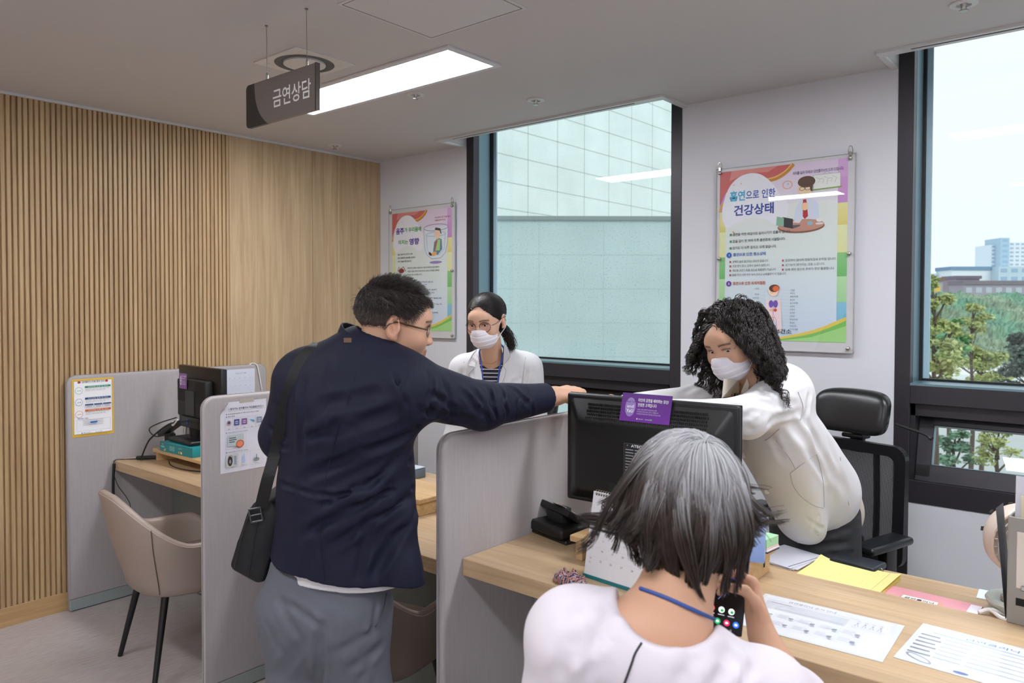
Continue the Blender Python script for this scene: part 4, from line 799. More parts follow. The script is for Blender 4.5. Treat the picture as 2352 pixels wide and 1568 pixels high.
    p.ell(c-.011, Z(.79), .011, .018, '6A55A8'); p.ell(c+.011, Z(.79), .011, .018, '6A55A8'); p.ell(c-.008, Z(.825), .01, .007, 'E0B49A'); p.ell(c+.01, Z(.825), .008, .008, 'C8503A'); p.line([(c, Z(.77)), (c, Z(.85))], .002, '7A4AA0'); p.line([(c-.018, Z(.95)), (c-.014, Z(.88)), (c, Z(.85)), (c+.014, Z(.88)), (c+.018, Z(.95))], .002, '9A55A0'); p.ell(c, Z(.868), .005, .003, 'E09030')
    LL = ('뇌졸중', '식도암', '폐색전증', '폐암', '만성기관지염', '폐기종', '소화성 궤양', '위장암'); RR_ = ('구강암', '후두암', '심혈관질환', '협심증', '심근경색증', '심부전', '부정맥', '동맥류', '신장암', '동맥경화증', '방광암', '전립선암', '성기능장애')
    for k, tx in enumerate(LL): z = .705+.022*k+(.01 if k else 0); p.text(tx, X(.34), Z(z), .0085, '4A5058', 'r'); p.line([(X(.345), Z(z-.003)), (c-.02, Z(z+.01))], .0004, 'B8B0B8')
    for k, tx in enumerate(RR_): z = .715+.0185*k; p.text(tx, X(.585), Z(z), .0085, '4A5058'); p.line([(X(.58), Z(z-.003)), (c+.02, Z(z-.01))], .0004, 'D0A8A8')
    p.text('분당구보건소', X(.60), Z(.957), .024, '2E3236', 'r', .015, wid=X(.27))
def posterL(p, w, h):
    poster_bg(p, w, h, None); X = lambda s: s*w; Z = lambda t: (1-t)*h
    p.text('지나친 음주는 모든 장기를 해치고,', X(.98), Z(.075), .012, 'A8405A', 'r', .02, wid=X(.25)); p.text('생명을 단축시키는 길', X(.90), Z(.098), .012, 'A8405A', 'r', .02, wid=X(.17))
    p.text('음주', X(.07), Z(.175), .046, '5A3AA0', 'l', .04, wid=X(.14)); p.text('가 우리몸에', X(.215), Z(.165), .034, '3A9A4A', 'l', .03, wid=X(.29)); p.text('미치는', X(.11), Z(.265), .032, '3A9A4A', 'l', .03, wid=X(.17)); p.text('영향', X(.30), Z(.272), .046, '5A3AA0', 'l', .04, wid=X(.17))
    # man sitting in a glass
    cx, cz = X(.745), Z(.28)
    p.poly([(X(.55), Z(.155)), (X(.94), Z(.145)), (X(.93), Z(.33)), (X(.86), Z(.40)), (X(.66), Z(.405)), (X(.57), Z(.34))], 'DCE4EC'); p.ring(X(.745), Z(.15), X(.195), .022, .004, '8A78B8'); p.line([(X(.55), Z(.155)), (X(.56), Z(.3)), (X(.6), Z(.37)), (X(.68), Z(.405)), (X(.82), Z(.402)), (X(.90), Z(.36)), (X(.935), Z(.28)), (X(.94), Z(.15))], .004, '8A96C8'); p.ring(X(.745), Z(.205), X(.16), .014, .003, '8AA8C8'); p.line([(X(.59), Z(.2)), (X(.61), Z(.33)), (X(.68), Z(.375)), (X(.8), Z(.375)), (X(.88), Z(.33)), (X(.9), Z(.2))], .003, '8AA8C8'); p.ell(X(.745), Z(.435), X(.1), .009, '9A80C8')
    p.poly([(X(.7), Z(.36)), (X(.72), Z(.27)), (X(.78), Z(.235)), (X(.84), Z(.25)), (X(.85), Z(.33)), (X(.78), Z(.375))], '5A8AA8'); p.poly([(X(.74), Z(.34)), (X(.76), Z(.25)), (X(.82), Z(.25)), (X(.81), Z(.34))], 'A8D08A'); p.poly([(X(.75), Z(.255)), (X(.775), Z(.255)), (X(.74), Z(.34)), (X(.725), Z(.335))], 'C05058'); p.ell(X(.77), Z(.205), .026, .034, 'F0CCB0', rot=.2); p.poly([(X(.73), Z(.17)), (X(.74), Z(.15)), (X(.82), Z(.16)), (X(.84), Z(.21)), (X(.82), Z(.2)), (X(.81), Z(.178))], '3A3A40'); p.ell(X(.72), Z(.365), .026, .014, 'E8B070', rot=.3); p.ell(X(.655), Z(.365), .018, .01, '4A3028', rot=-.6)
    for k, tx in enumerate(('술을 과음하거나 장기간 남용', '또는 과음하면 뇌세포를 파괴하고', '뇌의 기능을 저하시킵니다.')): p.text(tx, X(.10), Z(.36+.03*k), .0125, '3A3440', 'l', .015, wid=X((.26, .31, .24)[k]))
    p.ell(X(.165), Z(.495), .03, .016, '8A3030'); p.line([(X(.10), Z(.5)), (X(.12), Z(.46)), (X(.15), Z(.48)), (X(.2), Z(.46)), (X(.24), Z(.5))], .005, '8A3030')
    for k, tx in enumerate(('지속적인 음주는 동물이나 사람 모두에게 모든 종류의', '백혈구 양을 현저히 저하시키고, 면역 단백질인 항체의', '양을 감소시킵니다.')): p.text(tx, X(.27), Z(.48+.028*k), .0125, '3A3A40', 'l', .005, wid=X((.53, .53, .25)[k]))
    for k, (z, tx, wd) in enumerate(((.60, '만성 알코올 섭취는 전신 면역물질 저하반이 생기고', .6), (.622, '각종 질병이 걸리기 쉽습니다', .5), (.665, '지나친 알코올은 구강 암 및 심근경색증을 일으켜', .66), (.69, '사망률을 높이고 뇌경색도 높아집니다', .62), (.735, '음주를 하면 여성은 유방암에 걸릴 위험이 높습니다', .74), (.785, '임신중 음주를 자주 하면 태아 기능이', .74), (.81, '저하됩니다', .5), (.855, '음주자 암이 발생할 확률이 10배', .68))): p.text(tx, X(.10), Z(z), .0115, '4A4468' if k % 3 else '5A4A9A', 'l', .008, wid=X(wd))
poster_frame(-1.69, 1.37, .66, .893, .020, .048, .607, .828, 'framed smoking health poster titled 흡연으로 인한 건강상태 on the white wall pier', posterR)
poster_frame(-4.163, 1.364, .656, .893, .035, .048, .590, .815, 'framed drinking poster titled 음주가 우리몸에, left of the middle window', posterL)
# ================================================================ tub chairs
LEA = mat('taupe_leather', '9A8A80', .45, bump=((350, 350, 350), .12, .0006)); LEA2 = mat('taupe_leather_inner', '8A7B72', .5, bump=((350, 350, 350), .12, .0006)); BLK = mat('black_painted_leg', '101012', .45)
def tub_chair(label, x, y, rz, grp='taupe tub chairs at the counters'):
    r = empty('tub_chair', label, 'chair', (x, y, 0), rz, group=grp)
    # shell: angle t=0 is the back centre (-y), +-150 deg towards the front
    N = 56; V, Fc = [], []; TH = math.radians(140)
    def rim(t):
        a = abs(t); k = 0.5-0.5*math.cos(min(1, max(0, (a-.12)/1.25))*PI); h = .80-.215*k
        f = max(0, (a-2.0)/.45); return h-.11*min(1, f)**2
    def ring(t, z, off):
        lean = max(0, z-.42)*(.16*max(0, math.cos(t))+.05); sq = 1/((abs(math.sin(t))**2.7+abs(math.cos(t))**2.7)**(1/2.7))
        taper = .88+.12*min(1, max(0, (z-.37)/.22))**.7; R = .262*sq*taper+lean+off
        return (R*math.sin(t)*1.02, -R*math.cos(t), z)
    prof = []
    for i in range(N+1):
        t = -TH+2*TH*i/N; h = rim(t); c = [ring(t, .353, -.060), ring(t, .356, -.034), ring(t, .363, -.012)]
        for k in range(9): z = .375+(h-.015-.375)*k/8; c.append(ring(t, z, 0))
        for a in (35, 70, 110, 145): aa = math.radians(a); c.append(ring(t, h-.015+.015*math.sin(aa), -.018+.018*math.cos(aa)))
        for k in range(8): z = h-.015-(h-.015-.44)*k/7; c.append(ring(t, z, -.036))
        prof.append(c)
    M_ = len(prof[0]); V = [p for c in prof for p in c]
    for i in range(N):
        for j in range(M_-1): a = i*M_+j; Fc.append((a, a+M_, a+M_+1, a+1))
    Fc.append(tuple(range(M_))[::-1]); Fc.append(tuple(N*M_+j for j in range(M_)))
    mesh_obj('shell', V, Fc, LEA, r, smooth=True)
    b = B(); b.box(-.200, .200, -.185, .235, .385, .47, .05, 4); b.out('seat_cushion', LEA2, r)
    b = B(); b.rev([(0, .355), (.17, .355), (.185, .358), (.185, .40)], 36, M=Matrix.Diagonal((1.06, 1.06, 1, 1))); b.out('underside', LEA, r)
    for s in (-1, 1):
        t = s*.80; pts = [ring(t, .38+(rim(t)-.39)*k/10, .0015) for k in range(11)]
        b = B(); b.tube(pts, .0022, 6); b.out('seam', mat('seam_dark', '5E524C', .6), r)
    for j, off in enumerate((-.004,)):
        b = B(); b.tube([ring(-TH+2*TH*i/N, rim(-TH+2*TH*i/N)-.012, .0005) for i in range(N+1)], .0016, 6); b.out('rim_piping', mat('piping_light', 'B2A49C', .6), r)
    for sx in (-1, 1):
        for sy in (-1, 1):
            b = B(); b.cyl((sx*.15, sy*.14, .38), (sx*.215, sy*.215, .0), .0165, .0105, 14); b.out('leg', BLK, r)
    return r
tub_chair('taupe tub chair tucked under the far left counter, beside the oak slat wall', -3.30, 1.66, math.radians(-6))
tub_chair('taupe tub chair half hidden behind the standing man\'s grey trousers', -2.08, 1.72, math.radians(12))
tub_chair('taupe tub chair under the seated grey-haired visitor', -.62, 1.02, math.radians(14))

# ================================================================ office chair behind the right woman
def office_chair(label, x, y, rz, simple=False, grp=None):
    r = empty('office_chair', label, 'office chair', (x, y, 0), rz, group=grp)   # faces -y, its back is at +y
    LB = mat('black_leather', '17181B', .3, bump=((300, 300, 300), .1, .0006)); PB = mat('chair_black_plastic', '16171A', .4)
    ms = bpy.data.materials.get('chair_mesh')
    if not ms:
        ms = mat('chair_mesh', '3A3A3E', .7); n = ms.node_tree.nodes; l = ms.node_tree.links; t = n.new('ShaderNodeTexCoord'); w1 = n.new('ShaderNodeTexWave'); w1.inputs['Scale'].default_value = 75; w1.bands_direction = 'X'; w2 = n.new('ShaderNodeTexWave'); w2.inputs['Scale'].default_value = 75; w2.bands_direction = 'Z'
        l.new(t.outputs['Object'], w1.inputs[0]); l.new(t.outputs['Object'], w2.inputs[0]); mx = n.new('ShaderNodeMath'); mx.operation = 'MAXIMUM'; l.new(w1.outputs[0], mx.inputs[0]); l.new(w2.outputs[0], mx.inputs[1]); gt = n.new('ShaderNodeMapRange'); gt.inputs[1].default_value = .5; gt.inputs[2].default_value = .8; gt.inputs[3].default_value = .55; l.new(mx.outputs[0], gt.inputs[0]); l.new(gt.outputs[0], n['Principled BSDF'].inputs['Alpha'])
    def bow(xx, zz): return .235+.35*xx*xx*-1+.05*math.cos((zz-.5)*3.2)   # y of the back plane, edges curve forward
    b = B(); b.sph((0, 0, 0), 1, 32)
    for v in b.b.verts:
        xq, yq, zq = v.co; sg = lambda q, p_: math.copysign(abs(q)**p_, q); X_ = .165*sg(xq, .45); Z_ = .09*sg(zq, .5); v.co = (X_, .25+.038*sg(yq, .6)-.9*X_*X_+.02*Z_/.08, 1.14+Z_-.006*(1-(X_/.165)**2)*-1)
    b.out('headrest', LB, r, angle=80)
    b = B(); b.tube(smooth_path([(-.16, .29, 1.105), (-.22, .30, 1.09), (-.27, .30, 1.08), (-.30, .298, 1.065)], 5), [.006]*14+[.009]*2, 8); b.tube(smooth_path([(.16, .29, 1.105), (.22, .30, 1.09), (.27, .30, 1.08), (.30, .298, 1.065)], 5), [.006]*14+[.009]*2, 8); b.out('coat_bar', PB, r)
    b = B(); b.box(-.03, .03, .27, .295, .97, 1.09, .006, 2); b.box(-.05, .05, .24, .30, 1.03, 1.05, .008, 2); b.out('headrest_post', PB, r)
    # back frame
    def frame(pts, rad, nm): b = B(); b.tube([(px, bow(px, pz), pz) for px, pz in pts], rad, 10, cap=False); return b.out(nm, PB, r)
    def rr(w0, w1, z0, z1, c, n=5):
        out = []
        for (cx_, cz_, a0) in ((w1-c, z1-c, 0), (-(w1-c), z1-c, 90), (-(w0-c), z0+c, 180), (w0-c, z0+c, 270)):
            for k in range(n+1): a = math.radians(a0+90*k/n); out.append((cx_+c*math.cos(a), cz_+c*math.sin(a)))
        out.append(out[0]); return out
    def band(o, i, nm, m, th=.02):
        V, Fc = [], []; n_ = len(o)
        for (px, pz) in o: V.append((px, bow(px, pz)-th/2, pz))
        for (px, pz) in i: V.append((px, bow(px, pz)-th/2, pz))
        for (px, pz) in o: V.append((px, bow(px, pz)+th/2, pz))
        for (px, pz) in i: V.append((px, bow(px, pz)+th/2, pz))
        for k in range(n_-1):
            Fc += [(k, k+1, n_+k+1, n_+k), (2*n_+k, 3*n_+k, 3*n_+k+1, 2*n_+k+1), (k, 2*n_+k, 2*n_+k+1, k+1), (n_+k, n_+k+1, 3*n_+k+1, 3*n_+k)]
        return mesh_obj(nm, V, Fc, m, r)
    band(rr(.215, .25, .53, 1.03, .05), rr(.165, .20, .575, .985, .03), 'back_frame', PB, .03)
    def patch(w0, w1, z0, z1, nm):
        V, Fc = [], []
        for i in range(13):
            for j in range(13): a = j/12; xx = (-1+2*i/12)*(w0+(w1-w0)*a); zz = z0+(z1-z0)*a; V.append((xx, bow(xx, zz), zz))
        for i in range(12):
            for j in range(12): q = i*13+j; Fc.append((q, q+13, q+14, q+1))
        mesh_obj(nm, V, Fc, ms, r)
    patch(.17, .205, .57, .99, 'back_mesh')
    for s in (-1, 1):
        b = B(); b.tube([(s*.085, bow(.085, .56), .56), (s*.10, bow(.1, .78), .78), (s*.115, bow(.115, 1.0), 1.0)], .013, 8); b.out('rib', PB, r)
    band(rr(.13, .16, .41, .555, .04), rr(.085, .115, .435, .525, .02), 'lumbar_frame', PB, .026); patch(.09, .12, .43, .53, 'lumbar_mesh')
    b = B(); b.box(-.24, .24, -.25, .22, .43, .50, .03, 4); b.out('seat', mat('chair_seat_fabric', '1D1E22', .85), r)
    b = B(); b.box(-.03, .03, .2, .3, .38, .62, .012, 2); b.box(-.1, .1, -.1, .26, .37, .42, .015, 2); b.out('back_bracket', PB, r)
    for s in (-1, 1):
        b = B(); b.box(s*.30-.045, s*.30+.045, -.17, .10, .695, .725, .013, 3); b.out('armrest_pad', LB, r)
        b = B(); b.box(s*.30-.02, s*.30+.02, -.04, .03, .44, .70, .008, 2); b.box(min(s*.18, s*.31), max(s*.18, s*.31), -.03, .02, .42, .445, .006, 2); b.out('armrest_post', PB, r)
    b = B(); b.cyl((0, 0, .08), (0, 0, .38), .028, n=20); b.out('gas_column', CHR, r)
    for k in range(5):
        a = k*2*PI/5+.3; b = B(); b.cyl((0, 0, .10), (.3*math.cos(a), .3*math.sin(a), .07), .026, .016, 10); lg = b.out('leg', PB, r)
        b = B(); b.cyl((.3*math.cos(a)-.01, .3*math.sin(a), .028), (.3*math.cos(a)+.012, .3*math.sin(a), .028), .028, n=16); b.out('caster', PB, lg)
    return r
office_chair('black mesh office chair with leather headrest behind the bending woman', -1.03, 3.13, math.radians(-16))
office_chair('dark office chair behind the woman with round glasses, only its headrest edge showing', -2.60, 3.03, math.radians(-6)).scale = (1, 1, .9)
# ================================================================ body surfaces: blended distance fields -> quads
def A3(p): return np.array([p[0], p[1], p[2]], float)
def Wn(u, v, d): return A3(W(u, v, d))
def nrm(v): v = np.asarray(v, float); return v/np.linalg.norm(v)
def frame_of(fwd, up):
    f = nrm(fwd); r = nrm(np.cross(f, up)); u = np.cross(r, f); return np.array([r, f, u])     # rows: right, forward, up
def cap(a, b, ra, rb=None, ax=None, sc=1):
    a = A3(a); b = A3(b); rb = ra if rb is None else rb; ab = b-a; L = ab@ab+1e-12; axn = None if ax is None else nrm(ax)
    def f(P):
        Q = P-a
        if axn is not None: Q = Q+np.outer(Q@axn, axn)*(1/sc-1); ab2 = ab+axn*(ab@axn)*(1/sc-1)
        else: ab2 = ab
        L2 = ab2@ab2+1e-12; t = np.clip(Q@ab2/L2, 0, 1); d = np.linalg.norm(Q-t[:, None]*ab2, axis=1)-(ra+(rb-ra)*t)
        return d*(sc if axn is not None and sc < 1 else 1)
    R = max(ra, rb); f.lo = np.minimum(a, b)-R*1.15; f.hi = np.maximum(a, b)+R*1.15; return f
def ell(c, r, F=None):
    c = A3(c); r = np.array(r, float); Fm = np.eye(3) if F is None else F
    def f(P):
        q = (P-c)@Fm.T; k0 = np.linalg.norm(q/r, axis=1); k1 = np.linalg.norm(q/(r*r), axis=1)+1e-9; return k0*(k0-1)/k1
    R = r.max(); f.lo = c-R; f.hi = c+R; return f
def union(fs, k=.03):
    def f(P):
        bl, bh = P.min(0), P.max(0); act = fs
        if (bh-bl).max() < .3:
            act = [g for g in fs if not ((g.lo-.06-getattr(g, 'k', k) > bh).any() or (g.hi+.06+getattr(g, 'k', k) < bl).any())] or fs
        d = act[0](P)
        for g in act[1:]:
            e = g(P); kk = getattr(g, 'k', k); h = np.maximum(kk-np.abs(d-e), 0)/kk; d = np.minimum(d, e)-h*h*kk*.25
        return d
    f.lo = np.min([g.lo for g in fs], 0); f.hi = np.max([g.hi for g in fs], 0); return f
def K(g, k): g.k = k; return g
def minus(a, b, k=.006):
    def f(P):
        d = a(P); e = -b(P); h = np.maximum(k-np.abs(d-e), 0)/k; return np.maximum(d, e)+h*h*k*.25
    f.lo, f.hi = a.lo, a.hi; return f
def clip(a, p, n, k=.004):                   # keep the side the normal points away from
    p = A3(p); n = nrm(n)
    def f(P):
        d = a(P); e = (P-p)@n; h = np.maximum(k-np.abs(d-e), 0)/k; return np.maximum(d, e)+h*h*k*.25
    f.lo, f.hi = a.lo, a.hi; return f
def folds(a, L):
    """L: (p, q, width, depth[, curve]) creases: a valley with a soft ridge beside it"""
    prep = [(A3(p), A3(q)-A3(p), w, dp) for p, q, w, dp in L]
    def f(P):
        d = a(P); bl, bh = P.min(0), P.max(0)
        for p, pq, w, dp in prep:
            m = 4*w
            if (np.minimum(p, p+pq)-m > bh).any() or (np.maximum(p, p+pq)+m < bl).any(): continue
            Q = P-p; t = np.clip(Q@pq/(pq@pq), 0, 1); D = Q-t[:, None]*pq; r = np.linalg.norm(D, axis=1); s = np.sin(np.clip(t, .02, .98)*PI)**.6
            d = d+dp*s*(np.exp(-(r/w)**2)-.55*np.exp(-((r-1.6*w)/(.8*w))**2))
        return d
    f.lo, f.hi = a.lo, a.hi; return f
def wavy(a, amp, fr, seed=0):
    rng = np.random.RandomState(seed); M = rng.normal(size=(5, 3)); M /= np.linalg.norm(M, axis=1)[:, None]; ph = rng.uniform(0, 6, 5)
    def f(P):
        d = a(P); s = 0
        for i in range(5): s = s+np.sin(P@M[i]*fr*(1+.35*i)+ph[i]+1.5*np.sin(P@M[(i+2) % 5]*fr*.6))/(1+.5*i)
        return d+amp*s*.5
    f.lo, f.hi = a.lo, a.hi; return f
def polygonise(fn, h, pad=.02):
    lo = fn.lo-pad; hi = fn.hi+pad; c = 4; nb = np.ceil((hi-lo)/(h*c)).astype(int)+1; n = nb*c
    gx = [lo[i]+h*c*(np.arange(nb[i])+.5) for i in range(3)]
    G = np.stack(np.meshgrid(*gx, indexing='ij'), -1).reshape(-1, 3); dc = fn(G).reshape(nb)
    F_ = np.repeat(np.repeat(np.repeat(dc, c, 0), c, 1), c, 2).astype(np.float32)
    act = np.argwhere(np.abs(dc) < h*c*2.2); off = np.stack(np.meshgrid(*[np.arange(c)]*3, indexing='ij'), -1).reshape(-1, 3)
    key = (act*c*h/.11).astype(int); key = key[:, 0]*10000+key[:, 1]*100+key[:, 2]; od = np.argsort(key, kind='stable'); act = act[od]; cuts = np.flatnonzero(np.diff(key[od]))+1
    for grp in np.split(act, cuts):
        if not len(grp): continue
        idx = (grp[:, None, :]*c+off[None]).reshape(-1, 3); F_[idx[:, 0], idx[:, 1], idx[:, 2]] = fn(lo+h*(idx+.5))
    S_ = F_ < 0
    corners = [(i, j, k) for i in (0, 1) for j in (0, 1) for k in (0, 1)]
    cnt = sum(S_[i:n[0]-1+i, j:n[1]-1+j, k:n[2]-1+k].astype(np.int8) for i, j, k in corners); cells = np.argwhere((cnt > 0) & (cnt < 8))
    cid = -np.ones(n, np.int64); cid[cells[:, 0], cells[:, 1], cells[:, 2]] = np.arange(len(cells))
    acc = np.zeros((len(cells), 3)); num = np.zeros(len(cells))
    for ax in range(3):
        for o1 in (0, 1):
            for o2 in (0, 1):
                a = np.zeros(3, int); o = [i for i in range(3) if i != ax]; a[o[0]], a[o[1]] = o1, o2; b_ = a.copy(); b_[ax] = 1
                va = F_[tuple((cells+a).T)]; vb = F_[tuple((cells+b_).T)]; m = (va < 0) != (vb < 0); t = np.where(m, va/(va-vb+1e-20), 0)
                p = a+np.zeros((len(cells), 3)); p[:, ax] = t; acc += p*m[:, None]; num += m
    V = lo+h*(cells+acc/num[:, None]+.5); Q = []
    for ax in range(3):
        o = [i for i in range(3) if i != ax]; sl0 = [slice(0, n[i]-1) for i in range(3)]; sl1 = list(sl0); sl1[ax] = slice(1, n[ax])
        a = S_[tuple(sl0)]; b_ = S_[tuple(sl1)]; e = np.argwhere(a != b_); e = e[(e[:, o[0]] > 0) & (e[:, o[1]] > 0)]; sgn = a[tuple(e.T)]
        def cc(d0, d1): q = e.copy(); q[:, o[0]] -= d0; q[:, o[1]] -= d1; return cid[tuple(q.T)]
        q = np.stack([cc(1, 1), cc(0, 1), cc(0, 0), cc(1, 0)], 1); flip = sgn if ax != 1 else ~sgn; q[~flip] = q[~flip][:, ::-1]; q = q[(q >= 0).all(1)]; Q.append(q)
    return V, np.concatenate(Q)
def np_mesh(name, V, Q, m, parent=None, cols=None, smooth=True, mats=None):
    me = bpy.data.meshes.new(name); nv, nf, k = len(V), len(Q), Q.shape[1]
    me.vertices.add(nv); me.vertices.foreach_set('co', np.asarray(V, np.float32).ravel()); me.loops.add(nf*k); me.loops.foreach_set('vertex_index', np.asarray(Q, np.int32).ravel())
    me.polygons.add(nf); me.polygons.foreach_set('loop_start', np.arange(nf, dtype=np.int32)*k); me.update(calc_edges=True)
    me.polygons.foreach_set('use_smooth', np.full(nf, smooth, bool))
    if cols is not None: a = me.color_attributes.new('Col', 'FLOAT_COLOR', 'POINT'); c = np.ones((nv, 4), np.float32); c[:, :3] = cols; a.data.foreach_set('color', c.ravel())
    me.materials.append(m); me.update(); o = bpy.data.objects.new(name, me); COL.objects.link(o)
    if parent: o.parent = parent; o.matrix_parent_inverse = Matrix.Translation(parent.location).inverted()
    return o
def sdf_obj(name, fn, h, m, parent=None, colf=None, relax=1):
    V, Q = polygonise(fn, h)
    for _ in range(relax):
        S2 = np.zeros_like(V); N2 = np.zeros(len(V))
        for i in range(4):
            j = (i+1) % 4; np.add.at(S2, Q[:, i], V[Q[:, j]]); np.add.at(N2, Q[:, i], 1); np.add.at(S2, Q[:, j], V[Q[:, i]]); np.add.at(N2, Q[:, j], 1)
        V = .5*V+.5*S2/np.maximum(N2, 1)[:, None]
    return np_mesh(name, V, Q, m, parent, colf(V) if colf else None)
# ---- head in its own frame (metres, x right, y forward, z up, origin between the ears at eye level)
class Head:
    def __init__(s, o, fwd, up, sc=1.0, fem=False, smile=0):
        s.o = A3(o); s.F = frame_of(fwd, up); s.s = sc; s.fem = fem; s.smile = smile
    def w(s, p): return s.o+s.s*(np.asarray(p, float)@s.F)
    def l(s, P): return (P-s.o)@s.F.T/s.s
    def fn(s):
        E = lambda c, r, k=.02: K(ell(c, r), k); C = lambda a, b, ra, rb=None, k=.012: K(cap(a, b, ra, rb), k); f_ = s.fem
        parts = [ell((0, -.012, .035), (.074, .094, .080)), E((0, .028, -.015), (.064, .060, .078), .03), E((0, .030, -.06), (.054 if not f_ else .047, .052, .050), .03), E((0, .066, -.096), (.022, .020, .018), .03),
                 E((.036, .058, -.028), (.026, .024, .022), .03), E((-.036, .058, -.028), (.026, .024, .022), .03), E((0, .072, .030), (.045, .018, .025), .03), C((-.032, .080, .016), (.032, .080, .016), .007, .007, .016),
                 C((0, .084, .006), (0, .098, -.030), .006, .008, .014), E((0, .099, -.034), (.0098, .0095, .0085), .01), E((.0125, .094, -.037), (.007, .009, .0065), .007), E((-.0125, .094, -.037), (.007, .009, .0065), .007),
                 C((-.018, .081, -.062+.004*s.smile), (0, .091, -.060), .0042, .0052, .007), C((.018, .081, -.062+.004*s.smile), (0, .091, -.060), .0042, .0052, .007), C((-.014, .081, -.070+.002*s.smile), (0, .088, -.0715), .0048, .0062, .007), C((.014, .081, -.070+.002*s.smile), (0, .088, -.0715), .0048, .0062, .007)]
        sock = union([ell((.031, .090, .001), (.017, .010, .011)), ell((-.031, .090, .001), (.017, .010, .011))], .01)
        d = minus(union(parts, .02), sock, .014)
        lids = [K(ell((sx*.031, .0665, .000), (.0150, .0150, .0135)), .004) for sx in (-1, 1)]
        d = union([d]+lids, .004)
        slit = union([ell((sx*.0315, .0820, -.0012), (.0128, .012, .0026), frame_of((0, 1, 0), (sx*.10, 0, 1))) for sx in (-1, 1)], .002); d = minus(d, slit, .0015)
        d = minus(d, union([cap((-.017, .090, -.0655+.003*s.smile), (0, .098, -.0658), .0016), cap((.017, .090, -.0655+.003*s.smile), (0, .098, -.0658), .0016), ell((.006, .098, -.0435), (.0035, .004, .003)), ell((-.006, .098, -.0435), (.0035, .004, .003))], .002), .003)
        for sx in (-1, 1):
            T = frame_of((.28*sx, 1, 0), (-.05*sx, -.18, 1)); c0 = np.array((sx*.0785, -.012, -.004))
            ear = minus(ell(c0, (.0095, .019, .033), T), ell(c0+np.array((sx*.0095, .002, .004)), (.0105, .0130, .0245), T), .002)
            d = union([d, K(ear, .006), K(ell((sx*.078, .004, -.006), (.005, .004, .007)), .006), K(ell((sx*.077, -.002, -.032), (.0055, .008, .008)), .006), K(cap((sx*.0815, -.016, .010), (sx*.081, -.006, -.016), .0028), .004)], .006)
        g = lambda P: d(s.l(P))*s.s
        R = .15*s.s; g.lo = s.o-R; g.hi = s.o+R; return g
    def col(s, P, base, lips=(.55, .22, .2), brow=(.05, .035, .03), blush=.0):
        q = s.l(P); n = len(P); c = np.tile(np.array(base, float), (n, 1)); near = (np.abs(q) < .14).all(1)
        def mix(w, col): nonlocal c; w = (np.clip(w, 0, 1)*near)[:, None]; c = c*(1-w)+np.array(col)*w
        g = lambda cx, cy, cz, rx, ry, rz: np.exp(-(((q[:, 0]-cx)/rx)**2+((q[:, 1]-cy)/ry)**2+((q[:, 2]-cz)/rz)**2))
        for sx in (-1, 1):
            mix(.25*g(sx*.045, .06, -.03, .02, .04, .018), np.array(base)*np.array((1.05, .72, .66))); mix(.45*g(sx*.08, -.01, 0, .01, .03, .04), np.array(base)*np.array((1.05, .75, .70)))
            mix(.35*g(sx*.031, .085, .004, .018, .03, .010), np.array(base)*np.array((.75, .62, .6)))
            bz = .0205+.004*np.cos((q[:, 0]*sx-.034)/.02*1.3); wb = np.exp(-((q[:, 2]-bz)/.0036)**2)*(np.abs(q[:, 0]*sx-.033) < .019)*(q[:, 1] > .05); mix(.95*wb, brow)
            mix(.8*np.exp(-((q[:, 2]-.0058+.02*np.abs(np.abs(q[:, 0])-.031))/.0024)**2)*(np.abs(q[:, 0]*sx-.0315) < .0150)*(q[:, 1] > .065), (.02, .015, .012))
        mix(.5*g(0, .11, -.036, .013, .02, .012), np.array(base)*np.array((1.05, .78, .72))); mix(.85*g(0, .09, -.066, .019, .02, .009)**.6*((np.abs(q[:, 0]) < .022) & (np.abs(q[:, 2]+.066) < .010)), lips)
        return c
    def eyes(s, parent, look=(0, 1, 0)):
        EM = mat('eye_white', 'E4DEDA', .2); IM = mat('iris_dark', '1E120C', .12)
        for sx in (-1, 1):
            c = s.w((sx*.031, .0672, 0)); b = B(); b.sph(Vector(c), .0122*s.s, 20); e = b.out('eyeball', EM, parent); e.matrix_parent_inverse = Matrix.Translation(parent.location).inverted()
            dv = nrm(look)@s.F; b = B(); b.sph(Vector(c+dv*.0060*s.s), .0076*s.s, 16); i = b.out('iris', IM, e)
SKIN = mat('skin', 'ffffff', .5, attr='Col', sss=.12, spec=.35, bump=((260, 260, 260), .06, .0006))
